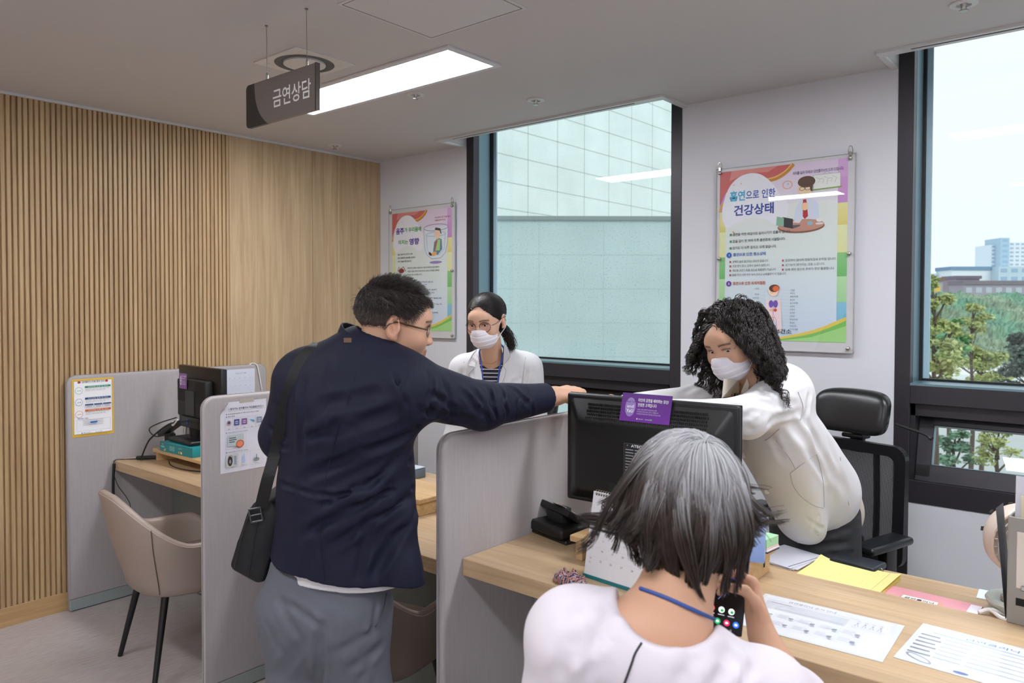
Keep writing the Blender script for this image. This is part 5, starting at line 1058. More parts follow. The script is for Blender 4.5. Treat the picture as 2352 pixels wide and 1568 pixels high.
def fingers(wr, D, N, side, curls, L=(.070, .078, .073, .058), sc=1.0, spread=.1, thumb=((.6, .7, -.3), (.4, .9, -.2)), palm=True, r0=.0088, tw=None):
    """hand from wrist wr, D along the palm, N out of the back of the hand, side=+1 thumb on +S"""
    D = nrm(D); N = nrm(np.asarray(N, float)-D*(np.asarray(N, float)@D)); Sv = np.cross(D, N)*side; out = []; q = sc
    F = np.array([Sv, D, N])
    if palm: out += [ell(wr+D*.048*q, (.040*q, .056*q, .0150*q), F), K(cap(wr+D*.012*q+Sv*.004*q, wr+D*.075*q+Sv*.026*q, .014*q, .0125*q), .014), K(cap(wr+D*.012*q-Sv*.006*q, wr+D*.072*q-Sv*.028*q, .014*q, .012*q), .014), K(cap(wr-D*.03*q, wr+D*.02*q, .0215*q, .021*q, N, .75), .02)]
    for i in range(4):
        off = (.030-.0195*i)*q; b_ = wr+D*(.088-.004*abs(i-1.2))*q+Sv*off; d = nrm(D+Sv*spread*(1.3-i)*.35); nn = N; c = curls[i] if np.ndim(curls[i]) else (curls[i],)*3; p = b_; r = (r0, r0*.98, r0*.95, r0*.82)[i]*q
        out.append(K(ell(b_+N*.002, (.0095*q, .012*q, .0095*q), F), .008))
        for j, (fr, a) in enumerate(zip((.44, .31, .25), c)):
            axis = np.cross(d, nn); ca, sa = math.cos(a), math.sin(a); d2 = d*ca-nn*sa; nn = nn*ca+d*sa; d = d2; e = p+d*L[i]*fr*q; out.append(K(cap(p, e, r*(1-.07*j), r*(.95-.08*j)), .0035)); p = e
    t0 = wr+D*.02*q+Sv*.022*q; p = t0; r = .0115*q
    seg = (.036, .030, .026)
    for j, tv in enumerate((thumb[0], thumb[0], thumb[1])):
        v = nrm(Sv*tv[0]+D*tv[1]+N*tv[2]) if tw is None else nrm(tw[j]); e = p+v*seg[j]*q; out.append(K(cap(p, e, r*(1.15-.13*j), r*(1.0-.1*j)), .008 if j == 0 else .004)); p = e
    return out
# ---- hair
def clump(q, P, n, rng, k=.5, pw=1.0):
    # gather strands into locks around shared centre paths
    ctr = q[rng.choice(len(q), n, replace=False)]; idc = np.zeros(len(q), int)
    for s in range(0, len(q), 2000): idc[s:s+2000] = np.argmin(((q[s:s+2000, None]-ctr[None])**2).sum(2), 1)
    return ctr, idc
def pull(P, idc, n, k, pw=1.0):
    S2 = np.zeros((n,)+P.shape[1:]); C2 = np.zeros(n); np.add.at(S2, idc, P); np.add.at(C2, idc, 1); M2 = S2/np.maximum(C2, 1)[:, None, None]
    t = np.linspace(0, 1, P.shape[1])[None, :, None]**pw; return P+(M2[idc]-P)*k*t
HAIRM = mat('hair_strands', 'ffffff', .38, attr='Col', spec=.5)
def strand_mesh(name, Pts, rad, cols, parent, m=None, sides=3):
    """Pts (n, k, 3), rad (n,) or (n,k), cols (n, k, 3)"""
    n, k = Pts.shape[:2]; T = np.gradient(Pts, axis=1); T /= np.linalg.norm(T, axis=2, keepdims=True)+1e-9
    up = np.array((.31, .17, .93)); Nn = np.cross(T, up); Nn /= np.linalg.norm(Nn, axis=2, keepdims=True)+1e-9; Bn = np.cross(T, Nn)
    R = np.broadcast_to(rad if np.ndim(rad) == 2 else np.asarray(rad)[:, None]*np.linspace(1, .35, k)[None], (n, k)); V = []
    for q in range(sides): a = 2*PI*q/sides; V.append(Pts+(Nn*math.cos(a)+Bn*math.sin(a))*R[..., None])
    V = np.stack(V, 2).reshape(-1, 3); C_ = np.repeat(cols[:, :, None, :], sides, 2).reshape(-1, 3); base = (np.arange(n)[:, None]*k+np.arange(k-1)[None])*sides; Q = []
    for q in range(sides): q2 = (q+1) % sides; Q.append(np.stack([base+q, base+q2, base+sides+q2, base+sides+q], -1).reshape(-1, 4))
    return np_mesh(name, V, np.concatenate(Q), m or HAIRM, parent, C_)
def grow(roots, d0, steps, seg, c, r, F, drag, rng, lift, curl=(0, 0, 0), off=.004):
    """roots on the ellipsoid (c, r in frame F); drag(step fraction, local pos, dir) -> wanted local direction"""
    p = roots.copy(); d = d0/np.linalg.norm(d0, axis=1, keepdims=True); out = [p.copy()]; n = len(p); ph = rng.uniform(0, 6.28, n); lf = lift if np.ndim(lift) else np.full(n, lift)
    for i in range(steps):
        t = (i+1)/steps; wnt = drag(t, p, d, i); d = d+wnt; d /= np.linalg.norm(d, axis=1, keepdims=True); p = p+d*seg
        q = (p-c)/r; k = np.linalg.norm(q, axis=1); mn = 1+(off+lf*min(1, 3*t))/np.mean(r); bad = k < mn; p = np.where(bad[:, None], c+q/k[:, None]*mn[:, None]*r, p)
        out.append(p.copy())
    return np.stack(out, 1)
# ================================================================ helpers for figures
RTn, FWn, UPn = A3(RT), nrm((FW.x, FW.y, 0)), np.array((0, 0, 1.))
def hit(fn, u, v, d0=.6, d1=4.5, eps=.0015):
    o = A3(CAM); r = A3(ray(u, v)); t = d0
    for _ in range(140):
        e = float(fn((o+r*t)[None])[0])
        if e < eps: return o+r*t
        t += max(e*.8, .002)/np.linalg.norm(r)
        if t > d1: break
    return None
def PF(fn, L):
    """creases given where they show, laid onto the surface"""
    out = []
    for (u0, v0, u1, v1, w_, dp) in L:
        a, b = hit(fn, u0, v0), hit(fn, u1, v1)
        if a is None or b is None: continue
        m = hit(fn, (u0+u1)/2, (v0+v1)/2)
        if m is None: out.append((a, b, w_, dp))
        else: out += [(a, m, w_, dp), (m, b, w_, dp)]
    return folds(fn, out)
def folds_soft(fn, L): return PF(fn, L)
def person(label, loc): return empty('person', label, 'person', tuple(loc))
def ribbon(name, pts, width, th, m, parent, wdir=None, colf=None):
    """flat strap along pts; wdir: sideways direction (array or per point)"""
    P = [Vector(p) for p in pts]; V, Fc = [], []; n = len(P)
    for i, p in enumerate(P):
        t = (P[min(i+1, n-1)]-P[max(i-1, 0)]).normalized(); w_ = Vector(wdir[i] if np.ndim(wdir) == 2 else wdir); s = (w_-t*w_.dot(t)).normalized(); nn = t.cross(s)
        for a, b_ in ((-1, -1), (1, -1), (1, 1), (-1, 1)): V.append(p+s*a*width/2+nn*b_*th/2)
    for i in range(n-1):
        for k in range(4): a = i*4+k; b_ = i*4+(k+1) % 4; Fc.append((a, b_, b_+4, a+4))
    Fc += [(3, 2, 1, 0), (4*n-4, 4*n-3, 4*n-2, 4*n-1)]
    o = mesh_obj(name, V, Fc, m, None, smooth=False)
    if parent: o.parent = parent; o.matrix_parent_inverse = Matrix.Translation(parent.location).inverted()
    return o
def keep(o, parent): o.parent = parent; o.matrix_parent_inverse = Matrix.Translation(parent.location).inverted(); return o
def lace(fn, uv, off=.002, dflt=2.1):
    out = []
    for u, v in uv:
        h = hit(fn, u, v)
        if h is None: continue
        out.append(h-A3(ray(u, v))*off)
    return smooth_path(out, 5)
w = Wn
# ================================================================ standing man
NAVY = mat('navy_jacket_cotton', '11142A', .7, bump=((500, 500, 500), .12, .0005), spec=.3); GREYT = mat('grey_trouser_cotton', '5D6069', .75, bump=((450, 450, 450), .12, .0006)); SHIRT = mat('white_shirt', 'DCDADC', .7)
ml = w(760, 1500, 2.15); ml[2] = 0
man = person('standing man seen from behind in navy jacket and grey trousers, arm stretched right', ml)
HM = Head(w(908, 744, 2.12), RTn*.95+FWn*.22-UPn*.16, UPn+RTn*.3, 1.02, smile=1)
tf = nrm(FWn*.9+RTn*.42)
sh_r, el_r, wr_r = w(925, 884, 2.05), w(1108, 932, 2.22), w(1252, 914, 2.42)
sh_l, el_l, wr_l = w(694, 885, 2.17), w(648, 1000, 2.22), w(720, 1050, 2.46)
hip = w(742, 1350, 2.17)
def leg(u, d, r1, u2=None, fwd=(0, 0)):
    a = w(u, 1400, d); k = w(u2 or u, 1400, d); k[2] = .50; f = k.copy(); f[2] = .10; f[:2] += fwd; return a, k, f
LL, LR = leg(683, 2.19, .1, 688), leg(805, 2.13, .1, 822)
skin = [HM.fn(), K(cap(w(838, 835, 2.13), w(884, 770, 2.12), .062, .056), .03), K(ell(w(868, 800, 2.10), (.04, .04, .05)), .03)]
skin += [K(cap(w(775, 1290, 2.16), w(806, 950, 2.11), .145, .15, tf, .6), .04), K(cap(w(720, 870, 2.14), w(905, 880, 2.05), .055), .04), K(cap(sh_r, el_r, .05, .042), .03), K(cap(el_r, wr_r, .042, .029), .02), K(cap(sh_l, el_l, .05, .042), .03), K(cap(el_l, wr_l, .04, .028), .02)]
skin += [K(cap(a, k, .075, .05), .03) for a, k, f in (LL, LR)]+[K(cap(k, f, .05, .035), .03) for a, k, f in (LL, LR)]
hd = nrm(w(1325, 898, 2.50)-wr_r)
skin += [K(cap(el_r+(wr_r-el_r)*.7, wr_r+hd*.035, .041, .034, UPn, .9), .02)]
skin += fingers(wr_r+hd*.022, hd, UPn+RTn*.1, -1, [(.55, .5, .3), (.95, .9, .5), (1.1, 1.0, .6), (1.2, 1.0, .6)], thumb=((.35, .9, -.35), (.1, .95, -.5)), sc=1.28)
skin += fingers(wr_l, nrm(wr_l-el_l), UPn, 1, [.4, .4, .4, .4])
MSK = np.array(lin('C99E84'))
body = sdf_obj('body', union(skin, .02), .0034, SKIN, man, lambda P: HM.col(P, MSK, lips=lin('9A5A50'), brow=lin('3A2C28')))
HM.eyes(body, (-.1, 1, -.1))
# jacket
jk = union([cap(w(786, 1350, 2.18), w(794, 1110, 2.15), .236, .190, tf, .76), cap(w(794, 1110, 2.15), w(808, 930, 2.11), .190, .190, tf, .70), K(cap(w(705, 868, 2.15), w(908, 888, 2.06), .075, .074), .06), K(cap(w(806, 930, 2.11), w(845, 810, 2.10), .12, .062), .09),
    K(cap(sh_r, el_r, .083, .066), .05), K(cap(el_r, wr_r, .066, .0465), .03), K(cap(sh_l, el_l, .078, .062), .05), K(cap(el_l, wr_l, .06, .048), .03), K(cap(w(845, 985, 2.06), w(925, 905, 2.05), .09, .08), .06), K(cap(w(918, 1190, 2.07), w(934, 1350, 2.05), .040, .050), .04)], .05)
hem_n = np.cross(w(975, 1352, 2.1)-w(592, 1327, 2.1), FWn); hem_n = -nrm(hem_n) if hem_n[2] > 0 else nrm(hem_n)
jk = clip(jk, w(785, 1341, 2.01), hem_n, .005); ad = nrm(wr_r-el_r); jk = clip(jk, wr_r+ad*.004, ad, .004)
jk = minus(jk, cap(wr_r-ad*.05, wr_r+ad*.05, .037), .004); jk = minus(jk, cap(w(846, 815, 2.105), w(884, 750, 2.11), .062), .01)
J = [(955, 985, 700, 1095, .016, .009), (968, 1010, 720, 1150, .014, .007), (948, 1050, 735, 1165, .013, .007), (900, 1120, 690, 1230, .016, .008), (930, 1145, 760, 1255, .013, .006), (915, 940, 720, 1010, .018, .007), (880, 900, 730, 935, .018, .006), (700, 870, 690, 1050, .014, .005),
     (642, 1108, 720, 1135, .008, .006), (720, 1135, 850, 1138, .008, .006), (850, 1138, 950, 1118, .008, .005), (955, 1160, 850, 1330, .016, .007), (850, 1180, 820, 1340, .014, .005), (660, 1160, 640, 1320, .014, .005), (735, 1190, 700, 1330, .016, .004), (760, 830, 740, 1000, .010, .0035), (905, 1060, 835, 1130, .012, .006), (700, 1010, 790, 960, .014, .006),
     (905, 860, 960, 985, .008, .007), (990, 860, 985, 960, .012, .007), (1020, 870, 1040, 970, .010, .006), (1060, 895, 1110, 960, .010, .007), (1085, 890, 1130, 975, .009, .007), (1120, 890, 1140, 970, .009, .008), (1150, 888, 1165, 960, .008, .008), (1175, 890, 1215, 930, .009, .008), (1195, 905, 1185, 960, .008, .006), (960, 940, 1090, 965, .012, .006), (1215, 893, 1222, 955, .007, .004), (985, 900, 1060, 950, .01, .005),
     (625, 920, 650, 960, .01, .005), (620, 980, 650, 1010, .01, .006), (620, 1020, 660, 1030, .008, .006)]
J = [(a, b_, c, d_, e, f_*1.4) for a, b_, c, d_, e, f_ in J]
jk = wavy(PF(jk, J), .0028, 26, 4)
jo = sdf_obj('jacket', jk, .0048, NAVY, man)
cj = union([cap(w(826, 830, 2.12), w(846, 768, 2.115), .086, .080)], .01); ax = nrm(w(862, 772, 2.11)-w(826, 830, 2.12)); cj = clip(cj, w(842, 775, 2.115), ax, .004); cj = minus(cj, cap(w(820, 850, 2.12), w(856, 740, 2.115), .074), .003); cj = clip(cj, w(826, 824, 2.12), -ax, .004)
cj = minus(cj, ell(w(925, 800, 2.05), (.05, .05, .05)), .004); sdf_obj('collar', cj, .0035, NAVY, jo)
p0 = hit(jk, 796, 781); p1 = hit(union([cj, jk]), 799, 781)
if p1 is not None: ribbon('hanging_loop', [p1-FWn*.003-RTn*.010, p1-FWn*.0035, p1-FWn*.003+RTn*.010], .012, .002, mat('brown_leather_tab', '6A4E3C', .6), jo, UPn)
# seams
for uv in ([(832, 800), (805, 900), (770, 1010), (742, 1130), (735, 1240), (745, 1335)], [(955, 835), (930, 880), (915, 930), (925, 985)]):
    b = B(); b.tube(lace(jk, uv, .0), .0009, 5); keep(b.out('seam', mat('navy_seam', '0C0E1A', .9), None), jo)
# shirt tail, trousers
sh = clip(cap(w(770, 1400, 2.17), w(786, 1290, 2.16), .206, .200, tf, .70), w(870, 1373, 1.99), nrm(hem_n+RTn*.03), .004); sh = clip(sh, w(640, 1340, 2.1), -RTn, .004); sdf_obj('shirt_tail', sh, .006, SHIRT, man)
tr = union([cap(w(742, 1400, 2.17), w(752, 1310, 2.17), .180, .178, tf, .72)]+[K(cap(a, k, .112, .088), .045) for a, k, f in (LL, LR)]+[K(cap(k, f, .088, .078), .03) for a, k, f in (LL, LR)], .04)
tr = clip(tr, w(740, 1290, 2.17), UPn, .005)
T_ = [(735, 1440, 733, 1567, .014, .012), (640, 1370, 690, 1470, .014, .007), (655, 1380, 740, 1440, .012, .007), (870, 1440, 770, 1500, .014, .006), (880, 1480, 800, 1540, .014, .006), (700, 1470, 640, 1550, .016, .006), (866, 1380, 850, 1460, .008, .006), (760, 1400, 750, 1560, .02, .004), (850, 1510, 830, 1565, .012, .005), (610, 1420, 640, 1500, .014, .005)]
tr = wavy(PF(tr, T_), .003, 22, 9); to = sdf_obj('trousers', tr, .006, GREYT, man)
b = B(); b.tube(lace(tr, [(888, 1362), (880, 1400), (862, 1440)], .001), .0016, 5); keep(b.out('pocket_seam', mat('seam_dark_grey', '3A3C44', .8), None), to)
for a, k, f in (LL, LR):
    sdf_obj('shoe', clip(union([cap((f[0], f[1], .055), np.array((f[0], f[1], .045))+tf*.13, .052, .045, UPn, .8), cap((f[0], f[1], .1), (f[0], f[1], .05), .05)], .03), (0, 0, .004), -UPn, .003), .008, mat('black_shoe', '18181A', .4), man)
wb = minus(cap(wr_r+ad*.003, wr_r+ad*.022, .036), cap(wr_r-ad*.04, wr_r+ad*.06, .030), .002); wb = clip(clip(wb, wr_r+ad*.024, ad), wr_r-ad*.002, -ad); sdf_obj('wristwatch', wb, .003, mat('black_strap', '0E0E10', .5), man)
# glasses
def glasses(Hd, parent, m, lens, rx, rz, wr_=.0012, mt=.0018, round_=True, ty=.089, zc=-.002):
    b = B()
    for sx in (-1, 1):
        b.tube([Vector(Hd.w((sx*.033+rx*math.cos(a), ty+.004-.012*((sx*.033+rx*math.cos(a))/.06)**2*1.0, zc+rz*math.sin(a)))) for a in [2*PI*i/36 for i in range(37)]], wr_, 6, cap=False)
        b.tube(smooth_path([Hd.w((sx*.064, ty-.010, zc+.006)), Hd.w((sx*.074, .05, zc+.008)), Hd.w((sx*.0815, .0, .012)), Hd.w((sx*.082, -.02, .006)), Hd.w((sx*.080, -.035, -.012))], 5), mt, 6)
    b.tube([Hd.w((-.010, ty+.003, zc+.004)), Hd.w((0, ty+.007, zc+.007)), Hd.w((.010, ty+.003, zc+.004))], wr_, 6)
    g = keep(b.out('eyeglasses', m, None), parent)
    b = B()
    for sx in (-1, 1):
        b.b.faces.new([b.b.verts.new(Vector(Hd.w((sx*.033+rx*math.cos(a), ty+.0038-.012*((sx*.033+rx*math.cos(a))/.06)**2, zc+rz*math.sin(a))))) for a in [2*PI*i/24 for i in range(24)]])
    keep(b.out('lenses', lens, None, smooth=False), g); return g
glasses(HM, man, mat('tortoise_frame', '4A3018', .25), glassmat('spectacle_lens', (.95, .95, .95), .6), .026, .017, .0012, .0026)
# short hair
def hair_cap(Hd, zmin, r=(.078, .098, .083), c=(0, -.014, .039), wob=.0015, face=None):
    ys, zs = zip(*zmin); E = ell(c, r)
    def f(P):
        q = Hd.l(P); e = E(q)+wob*np.sin(q[:, 0]*160+3*np.sin(q[:, 2]*60))*np.sin(q[:, 1]*110+q[:, 2]*70); zz = np.interp(q[:, 1], ys, zs)
        if face is not None: zz = np.maximum(zz, np.where(q[:, 1] > face[2], face[0]-face[1]*q[:, 0]**2/.003, -1))
        g = (zz-q[:, 2])*.75; k = .006; h = np.maximum(k-np.abs(e-g), 0)/k; return (np.maximum(e, g)+h*h*k*.25)*Hd.s
    R = .15*Hd.s; f.lo = Hd.o-R; f.hi = Hd.o+R; return f
ZM = [(-.12, -.070), (-.07, -.066), (-.045, -.05), (-.028, -.012), (-.012, .022), (.012, .022), (.022, -.008), (.036, -.004), (.044, .028), (.058, .062), (.10, .070)]
hc = lambda c1, c2, amt=.3: np.array(lin(c1))*(1-amt)+np.array(lin(c2))*amt
def capcol(Hd, base, side=None):
    def f(P):
        q = Hd.l(P); c = np.tile(np.array(lin(base)), (len(P), 1)); k = np.sin(q[:, 0]*300+q[:, 1]*90)*.15+1; c = c*k[:, None]
        if side: t = np.clip((.035-q[:, 2])/.05, 0, 1)[:, None]*.8; c = c*(1-t)+np.array(lin(side))*t
        return c
    return f
hair = sdf_obj('hair', hair_cap(HM, ZM), .0035, HAIRM, man, capcol(HM, '2A211D', '5E4C42'))
rng = np.random.RandomState(5); n = 9000; q = rng.normal(size=(n*3, 3)); q /= np.linalg.norm(q, axis=1)[:, None]; q = q*np.array((.078, .098, .083))+np.array((0, -.014, .039)); q = q[q[:, 2] > np.interp(q[:, 1], *zip(*ZM))+.001][:n]
d0 = np.stack([.25*q[:, 0]/.08, .55+0*q[:, 0], -.25+.6*(q[:, 2] > .09)], 1)+.35*(q-np.array((0, -.014, .039)))/.09+rng.normal(0, .15, (len(q), 3)); side = np.clip((.05-q[:, 2])/.06, 0, 1)
d0[:, 2] -= side*.5; d0[:, 1] -= side*.7
P_ = grow(q, d0, 4, .0052, np.array((0, -.014, .039)), np.array((.078, .098, .083)), None, lambda t, p, d, i: rng.normal(0, .1, p.shape)+np.array((0, 0, -.12)), rng, .003, off=.001)
ln = (1-.85*side)[:, None, None]; P_ = P_[:, :1]+(P_-P_[:, :1])*ln
Cc = np.array(lin('2C2320'))[None, None]*rng.uniform(.6, 1.5, (len(q), 1, 1))+side[:, None, None]*np.array(lin('5A4A42'))*.7+(rng.uniform(size=(len(q), 1, 1)) < .10)*np.array(lin('6A625E'))*.6; Cc = np.broadcast_to(Cc, P_.shape)
strand_mesh('short_strands', HM.w(P_), np.full(len(q), .0006), Cc, hair)
# bag and strap
bg = empty('messenger_bag', 'black messenger bag hanging at the standing man\'s left hip', 'bag', tuple(w(590, 1240, 2.12)))
BAGM = mat('black_nylon', '0D0D0F', .65, bump=((500, 500, 500), .15, .0006)); o = Vector(bg.location)
pts = [(583, 1153), (622, 1150), (640, 1175), (628, 1250), (606, 1338), (588, 1340), (532, 1309), (527, 1298), (545, 1245), (566, 1178)]
b = B(); f0 = [b.b.verts.new(Vector(Wn(u, v, 2.17))-o) for u, v in pts]; f1 = [b.b.verts.new(Vector(Wn(u, v, 2.17)+FWn*.28)-o) for u, v in pts]; b.b.faces.new(f0); b.b.faces.new(f1[::-1])
for i in range(len(pts)): j = (i+1) % len(pts); b.b.faces.new((f0[i], f1[i], f1[j], f0[j]))
bmesh.ops.bevel(b.b, geom=b.b.edges[:], offset=.009, segments=3, affect='EDGES', profile=.5); b.out('bag_body', BAGM, bg, angle=50)
b = B(); b.tube([Vector(Wn(u, v, 2.165))-o for u, v in ((600, 1158), (585, 1230), (570, 1325))], .0015, 5); b.tube([Vector(Wn(u, v, 2.165))-o for u, v in ((576, 1165), (556, 1230), (537, 1306))], .0015, 5); b.out('edge_piping', mat('black_piping', '1E1E22', .4), bg)
uv = [(716, 800), (690, 832), (668, 885), (650, 950), (634, 1030), (617, 1100), (601, 1160)]
P = [];
for u, v in uv:
    h = hit(jk, u, v); h = Wn(u, v, 2.03) if h is None or np.linalg.norm(h-A3(CAM)) > 2.35 else h; P.append(h-A3(ray(u, v))*.006)
P[-1] = Wn(599, 1165, 2.155); P[-2] = Wn(615, 1100, 2.12); P.insert(0, P[0]+(P[0]-P[1])*.35+FWn*.03)
st = ribbon('shoulder_strap', smooth_path(P, 6), .034, .003, BAGM, None, RTn); keep(st, bg)
b = B(); b.box(-.019, -.014, -.003, .003, -.02, .02, .001, 1); b.box(.014, .019, -.003, .003, -.02, .02, .001, 1); b.box(-.019, .019, -.003, .003, .016, .021, .001, 1); b.box(-.019, .019, -.003, .003, -.021, -.016, .001, 1); b.box(-.019, .019, -.003, .003, -.002, .002, .001, 1); bk = b.out('buckle', mat('gunmetal', '5A5A5E', .35, .8), bg); bk.location = Vector(Wn(588, 1182, 2.155))-o; bk.rotation_euler = (0, -.2, YAW)
# ================================================================ shared bits
def patch(name, fn, uv, off, th, m, parent, dflt=None):
    """thin cloth piece (lapel, pocket, flap) lying on a surface"""
    P0, P1 = [], []
    for u, v in uv:
        h = hit(fn, u, v)
        if h is None: h = Wn(u, v, dflt) if dflt else P0[-1]
        rr = nrm(A3(ray(u, v))); P0.append(h-rr*off); P1.append(h-rr*(off-th))
    b = B(); f0 = [b.b.verts.new(p) for p in P0]; f1 = [b.b.verts.new(p) for p in P1]; fa = b.b.faces.new(f0); fb = b.b.faces.new(f1[::-1]); n_ = len(uv)
    for i in range(n_): j = (i+1) % n_; b.b.faces.new((f0[i], f1[i], f1[j], f0[j]))
    bmesh.ops.triangulate(b.b, faces=[fa, fb]); return keep(b.out(name, m, None, angle=25), parent)
def face_mask(Hd, parent, top=-.020, mtxt=True):
    E = union([ell((0, .040, -.058), (.062, .066, .060)), K(ell((0, .062, -.050), (.040, .050, .052)), .02), K(ell((0, .080, -.030), (.022, .030, .016)), .02)], .02)
    def f(P):
        q = Hd.l(P); e = E(q); zt = top+.005*np.exp(-(q[:, 0]/.018)**2)-.0
        for g in (q[:, 2]-zt, (.026-q[:, 1])+.15*(q[:, 2]+.06), -.118-q[:, 2]):
            h = np.maximum(.003-np.abs(e-g), 0)/.003; e = np.maximum(e, g)+h*h*.003*.25
        for zp in (-.043, -.063, -.084): e = e+.0016*np.exp(-((q[:, 2]-zp-.25*(np.abs(q[:, 0])-.02)*.3)/.0022)**2)-.0010*np.exp(-((q[:, 2]-zp+.005)/.003)**2)
        return e*Hd.s
    R = .15*Hd.s; f.lo = Hd.o-R; f.hi = Hd.o+R
    o = sdf_obj('face_mask', f, .0024, mat('white_mask', 'E6E2EA', .85, bump=((600, 600, 600), .1, .0004)), parent)
    b = B()
    for sx in (-1, 1):
        b.tube(smooth_path([Hd.w((sx*.058, .034, -.028)), Hd.w((sx*.073, .012, -.006)), Hd.w((sx*.082, -.012, .022)), Hd.w((sx*.088, -.026, .012))], 5), .0016, 6); b.tube(smooth_path([Hd.w((sx*.052, .034, -.088)), Hd.w((sx*.068, .008, -.058)), Hd.w((sx*.082, -.014, -.036)), Hd.w((sx*.088, -.026, -.01))], 5), .0016, 6)
    keep(b.out('ear_loops', mat('white_elastic', 'E8E6EA', .7), None), o)
    return o, f
def mask_print(mf, Hd, o):
    p0 = Hd.w((.018, .105, -.040))
WSKIN = np.array(lin('D6AE94')); BLACKH = '17130F'
WJ = mat('white_jacket', 'CBCBCE', .85, bump=((450, 450, 450), .10, .0005))
# ================================================================ woman behind the middle counter
g = w(1135, 1400, 3.72); g[2] = 0
wa = person('woman in white jacket, round glasses and white mask, standing behind the middle counter', g)
HA = Head(w(1117, 736, 3.25), -FWn*.90-RTn*.40-UPn*.26, UPn-RTn*.03, .95, fem=True)
ta = nrm(-FWn*.95-RTn*.2)
la, ra_ = (w(1062, 846, 3.46), w(1048, 1010, 3.46), w(1085, 1080, 3.25)), (w(1214, 842, 3.42), w(1236, 1000, 3.42), w(1180, 1085, 3.22))
def legs(hipc, sep, axis, zk=.5):
    out = []
    for s in (-1, 1):
        a = hipc+axis*sep*s; a = a.copy(); k = a.copy(); k[2] = zk; f = a.copy(); f[2] = .1; out.append((a, k, f))
    return out
hipa = w(1138, 1085, 3.72); hipa[2] = .90; LA = legs(hipa, .085, RTn)
skin = [HA.fn(), K(cap(w(1133, 850, 3.43), w(1125, 772, 3.32), .050, .046), .03), K(cap(w(1100, 866, 3.46), w(1170, 862, 3.45), .048), .04), K(cap(w(1136, 900, 3.46), hipa, .13, .14, ta, .65), .05)]
for A_ in (la, ra_): skin += [K(cap(A_[0], A_[1], .042, .036), .03), K(cap(A_[1], A_[2], .036, .026), .02)]+fingers(A_[2], nrm(A_[2]-A_[1]), UPn, -1 if A_ is la else 1, [.4, .4, .4, .4], sc=.92)
skin += [K(cap(a, k, .08, .05), .03) for a, k, f in LA]+[K(cap(k, f, .045, .03), .03) for a, k, f in LA]
bodya = sdf_obj('body', union(skin, .02), .0042, SKIN, wa, lambda P: HA.col(P, WSKIN, brow=lin('3A2A24')))
HA.eyes(bodya, (.25, 1, -.30))
core = [cap(w(1136, 905, 3.45), hipa, .155, .165, ta, .66), K(cap(w(1085, 856, 3.45), w(1188, 852, 3.43), .068), .06)]
top = union(core, .05); top = minus(top, cap(w(1131, 836, 3.43), w(1124, 780, 3.32), .052), .004); top = clip(top, w(1128, 832, 3.35), nrm(UPn+FWn*.25), .01)
def stripes():
    m = mat('striped_knit', '14151E', .8); n = m.node_tree.nodes; l = m.node_tree.links; t = n.new('ShaderNodeTexCoord'); sp = n.new('ShaderNodeSeparateXYZ'); l.new(t.outputs['Object'], sp.inputs[0]); md = n.new('ShaderNodeMath'); md.operation = 'MULTIPLY'; md.inputs[1].default_value = 1/.0165; l.new(sp.outputs[2], md.inputs[0]); fr = n.new('ShaderNodeMath'); fr.operation = 'FRACT'; l.new(md.outputs[0], fr.inputs[0]); gt = n.new('ShaderNodeMath'); gt.operation = 'GREATER_THAN'; gt.inputs[1].default_value = .8; l.new(fr.outputs[0], gt.inputs[0])
    mx = n.new('ShaderNodeMixRGB'); mx.inputs[1].default_value = (*lin('14151E'), 1); mx.inputs[2].default_value = (*lin('D6D2DC'), 1); l.new(gt.outputs[0], mx.inputs[0]); l.new(mx.outputs[0], n['Principled BSDF'].inputs['Base Color']); return m
sdf_obj('striped_top', top, .005, stripes(), wa)
ja = union([cap(w(1137, 905, 3.45), hipa-UPn*.08, .172, .188, ta, .70), K(cap(w(1072, 856, 3.46), w(1206, 850, 3.43), .066), .06), K(cap(w(1090, 838, 3.43), w(1112, 815, 3.42), .05, .035), .05), K(cap(w(1180, 832, 3.42), w(1150, 808, 3.42), .05, .035), .05)]+[K(f_, .035) for A_ in (la, ra_) for f_ in (cap(A_[0], A_[1], .060, .052), cap(A_[1], A_[2], .052, .042))], .05)
def wedge(P1, P2, Q1, Q2, back):
    n1 = nrm(np.cross(P2-P1, FWn)); n2 = nrm(np.cross(Q2-Q1, FWn)); mid = (P1+Q1)/2
    if (mid-P1)@n1 > 0: n1 = -n1
    if (mid-Q1)@n2 > 0: n2 = -n2
    def f(P): return np.maximum(np.maximum((P-P1)@n1, (P-Q1)@n2), (P-back)@FWn)
    f.lo = mid-.5; f.hi = mid+.5; return f
ja = minus(ja, wedge(w(1097, 800, 3.3), w(1109, 893, 3.3), w(1162, 790, 3.3), w(1143, 893, 3.3), w(1130, 850, 3.50)), .003); ja = minus(ja, cap(w(1131, 858, 3.41), w(1124, 770, 3.29), .056), .006)
ja = wavy(PF(ja, [(1060, 850, 1056, 895, .012, .006), (1213, 850, 1200, 895, .012, .008), (1225, 845, 1222, 890, .01, .005), (1190, 870, 1170, 890, .01, .005), (1050, 860, 1042, 890, .008, .004)]), .002, 25, 3)
jao = sdf_obj('jacket', ja, .0045, WJ, wa)
patch('lapel', ja, [(1094, 803), (1083, 818), (1074, 838), (1090, 843), (1077, 860), (1090, 877), (1108, 896), (1108, 870), (1100, 830)], .007, .004, WJ, jao, 3.3); patch('lapel', ja, [(1158, 790), (1170, 800), (1172, 818), (1156, 838), (1162, 850), (1158, 868), (1144, 896), (1140, 893), (1148, 860), (1152, 820)], .007, .004, WJ, jao, 3.3)
b = B()
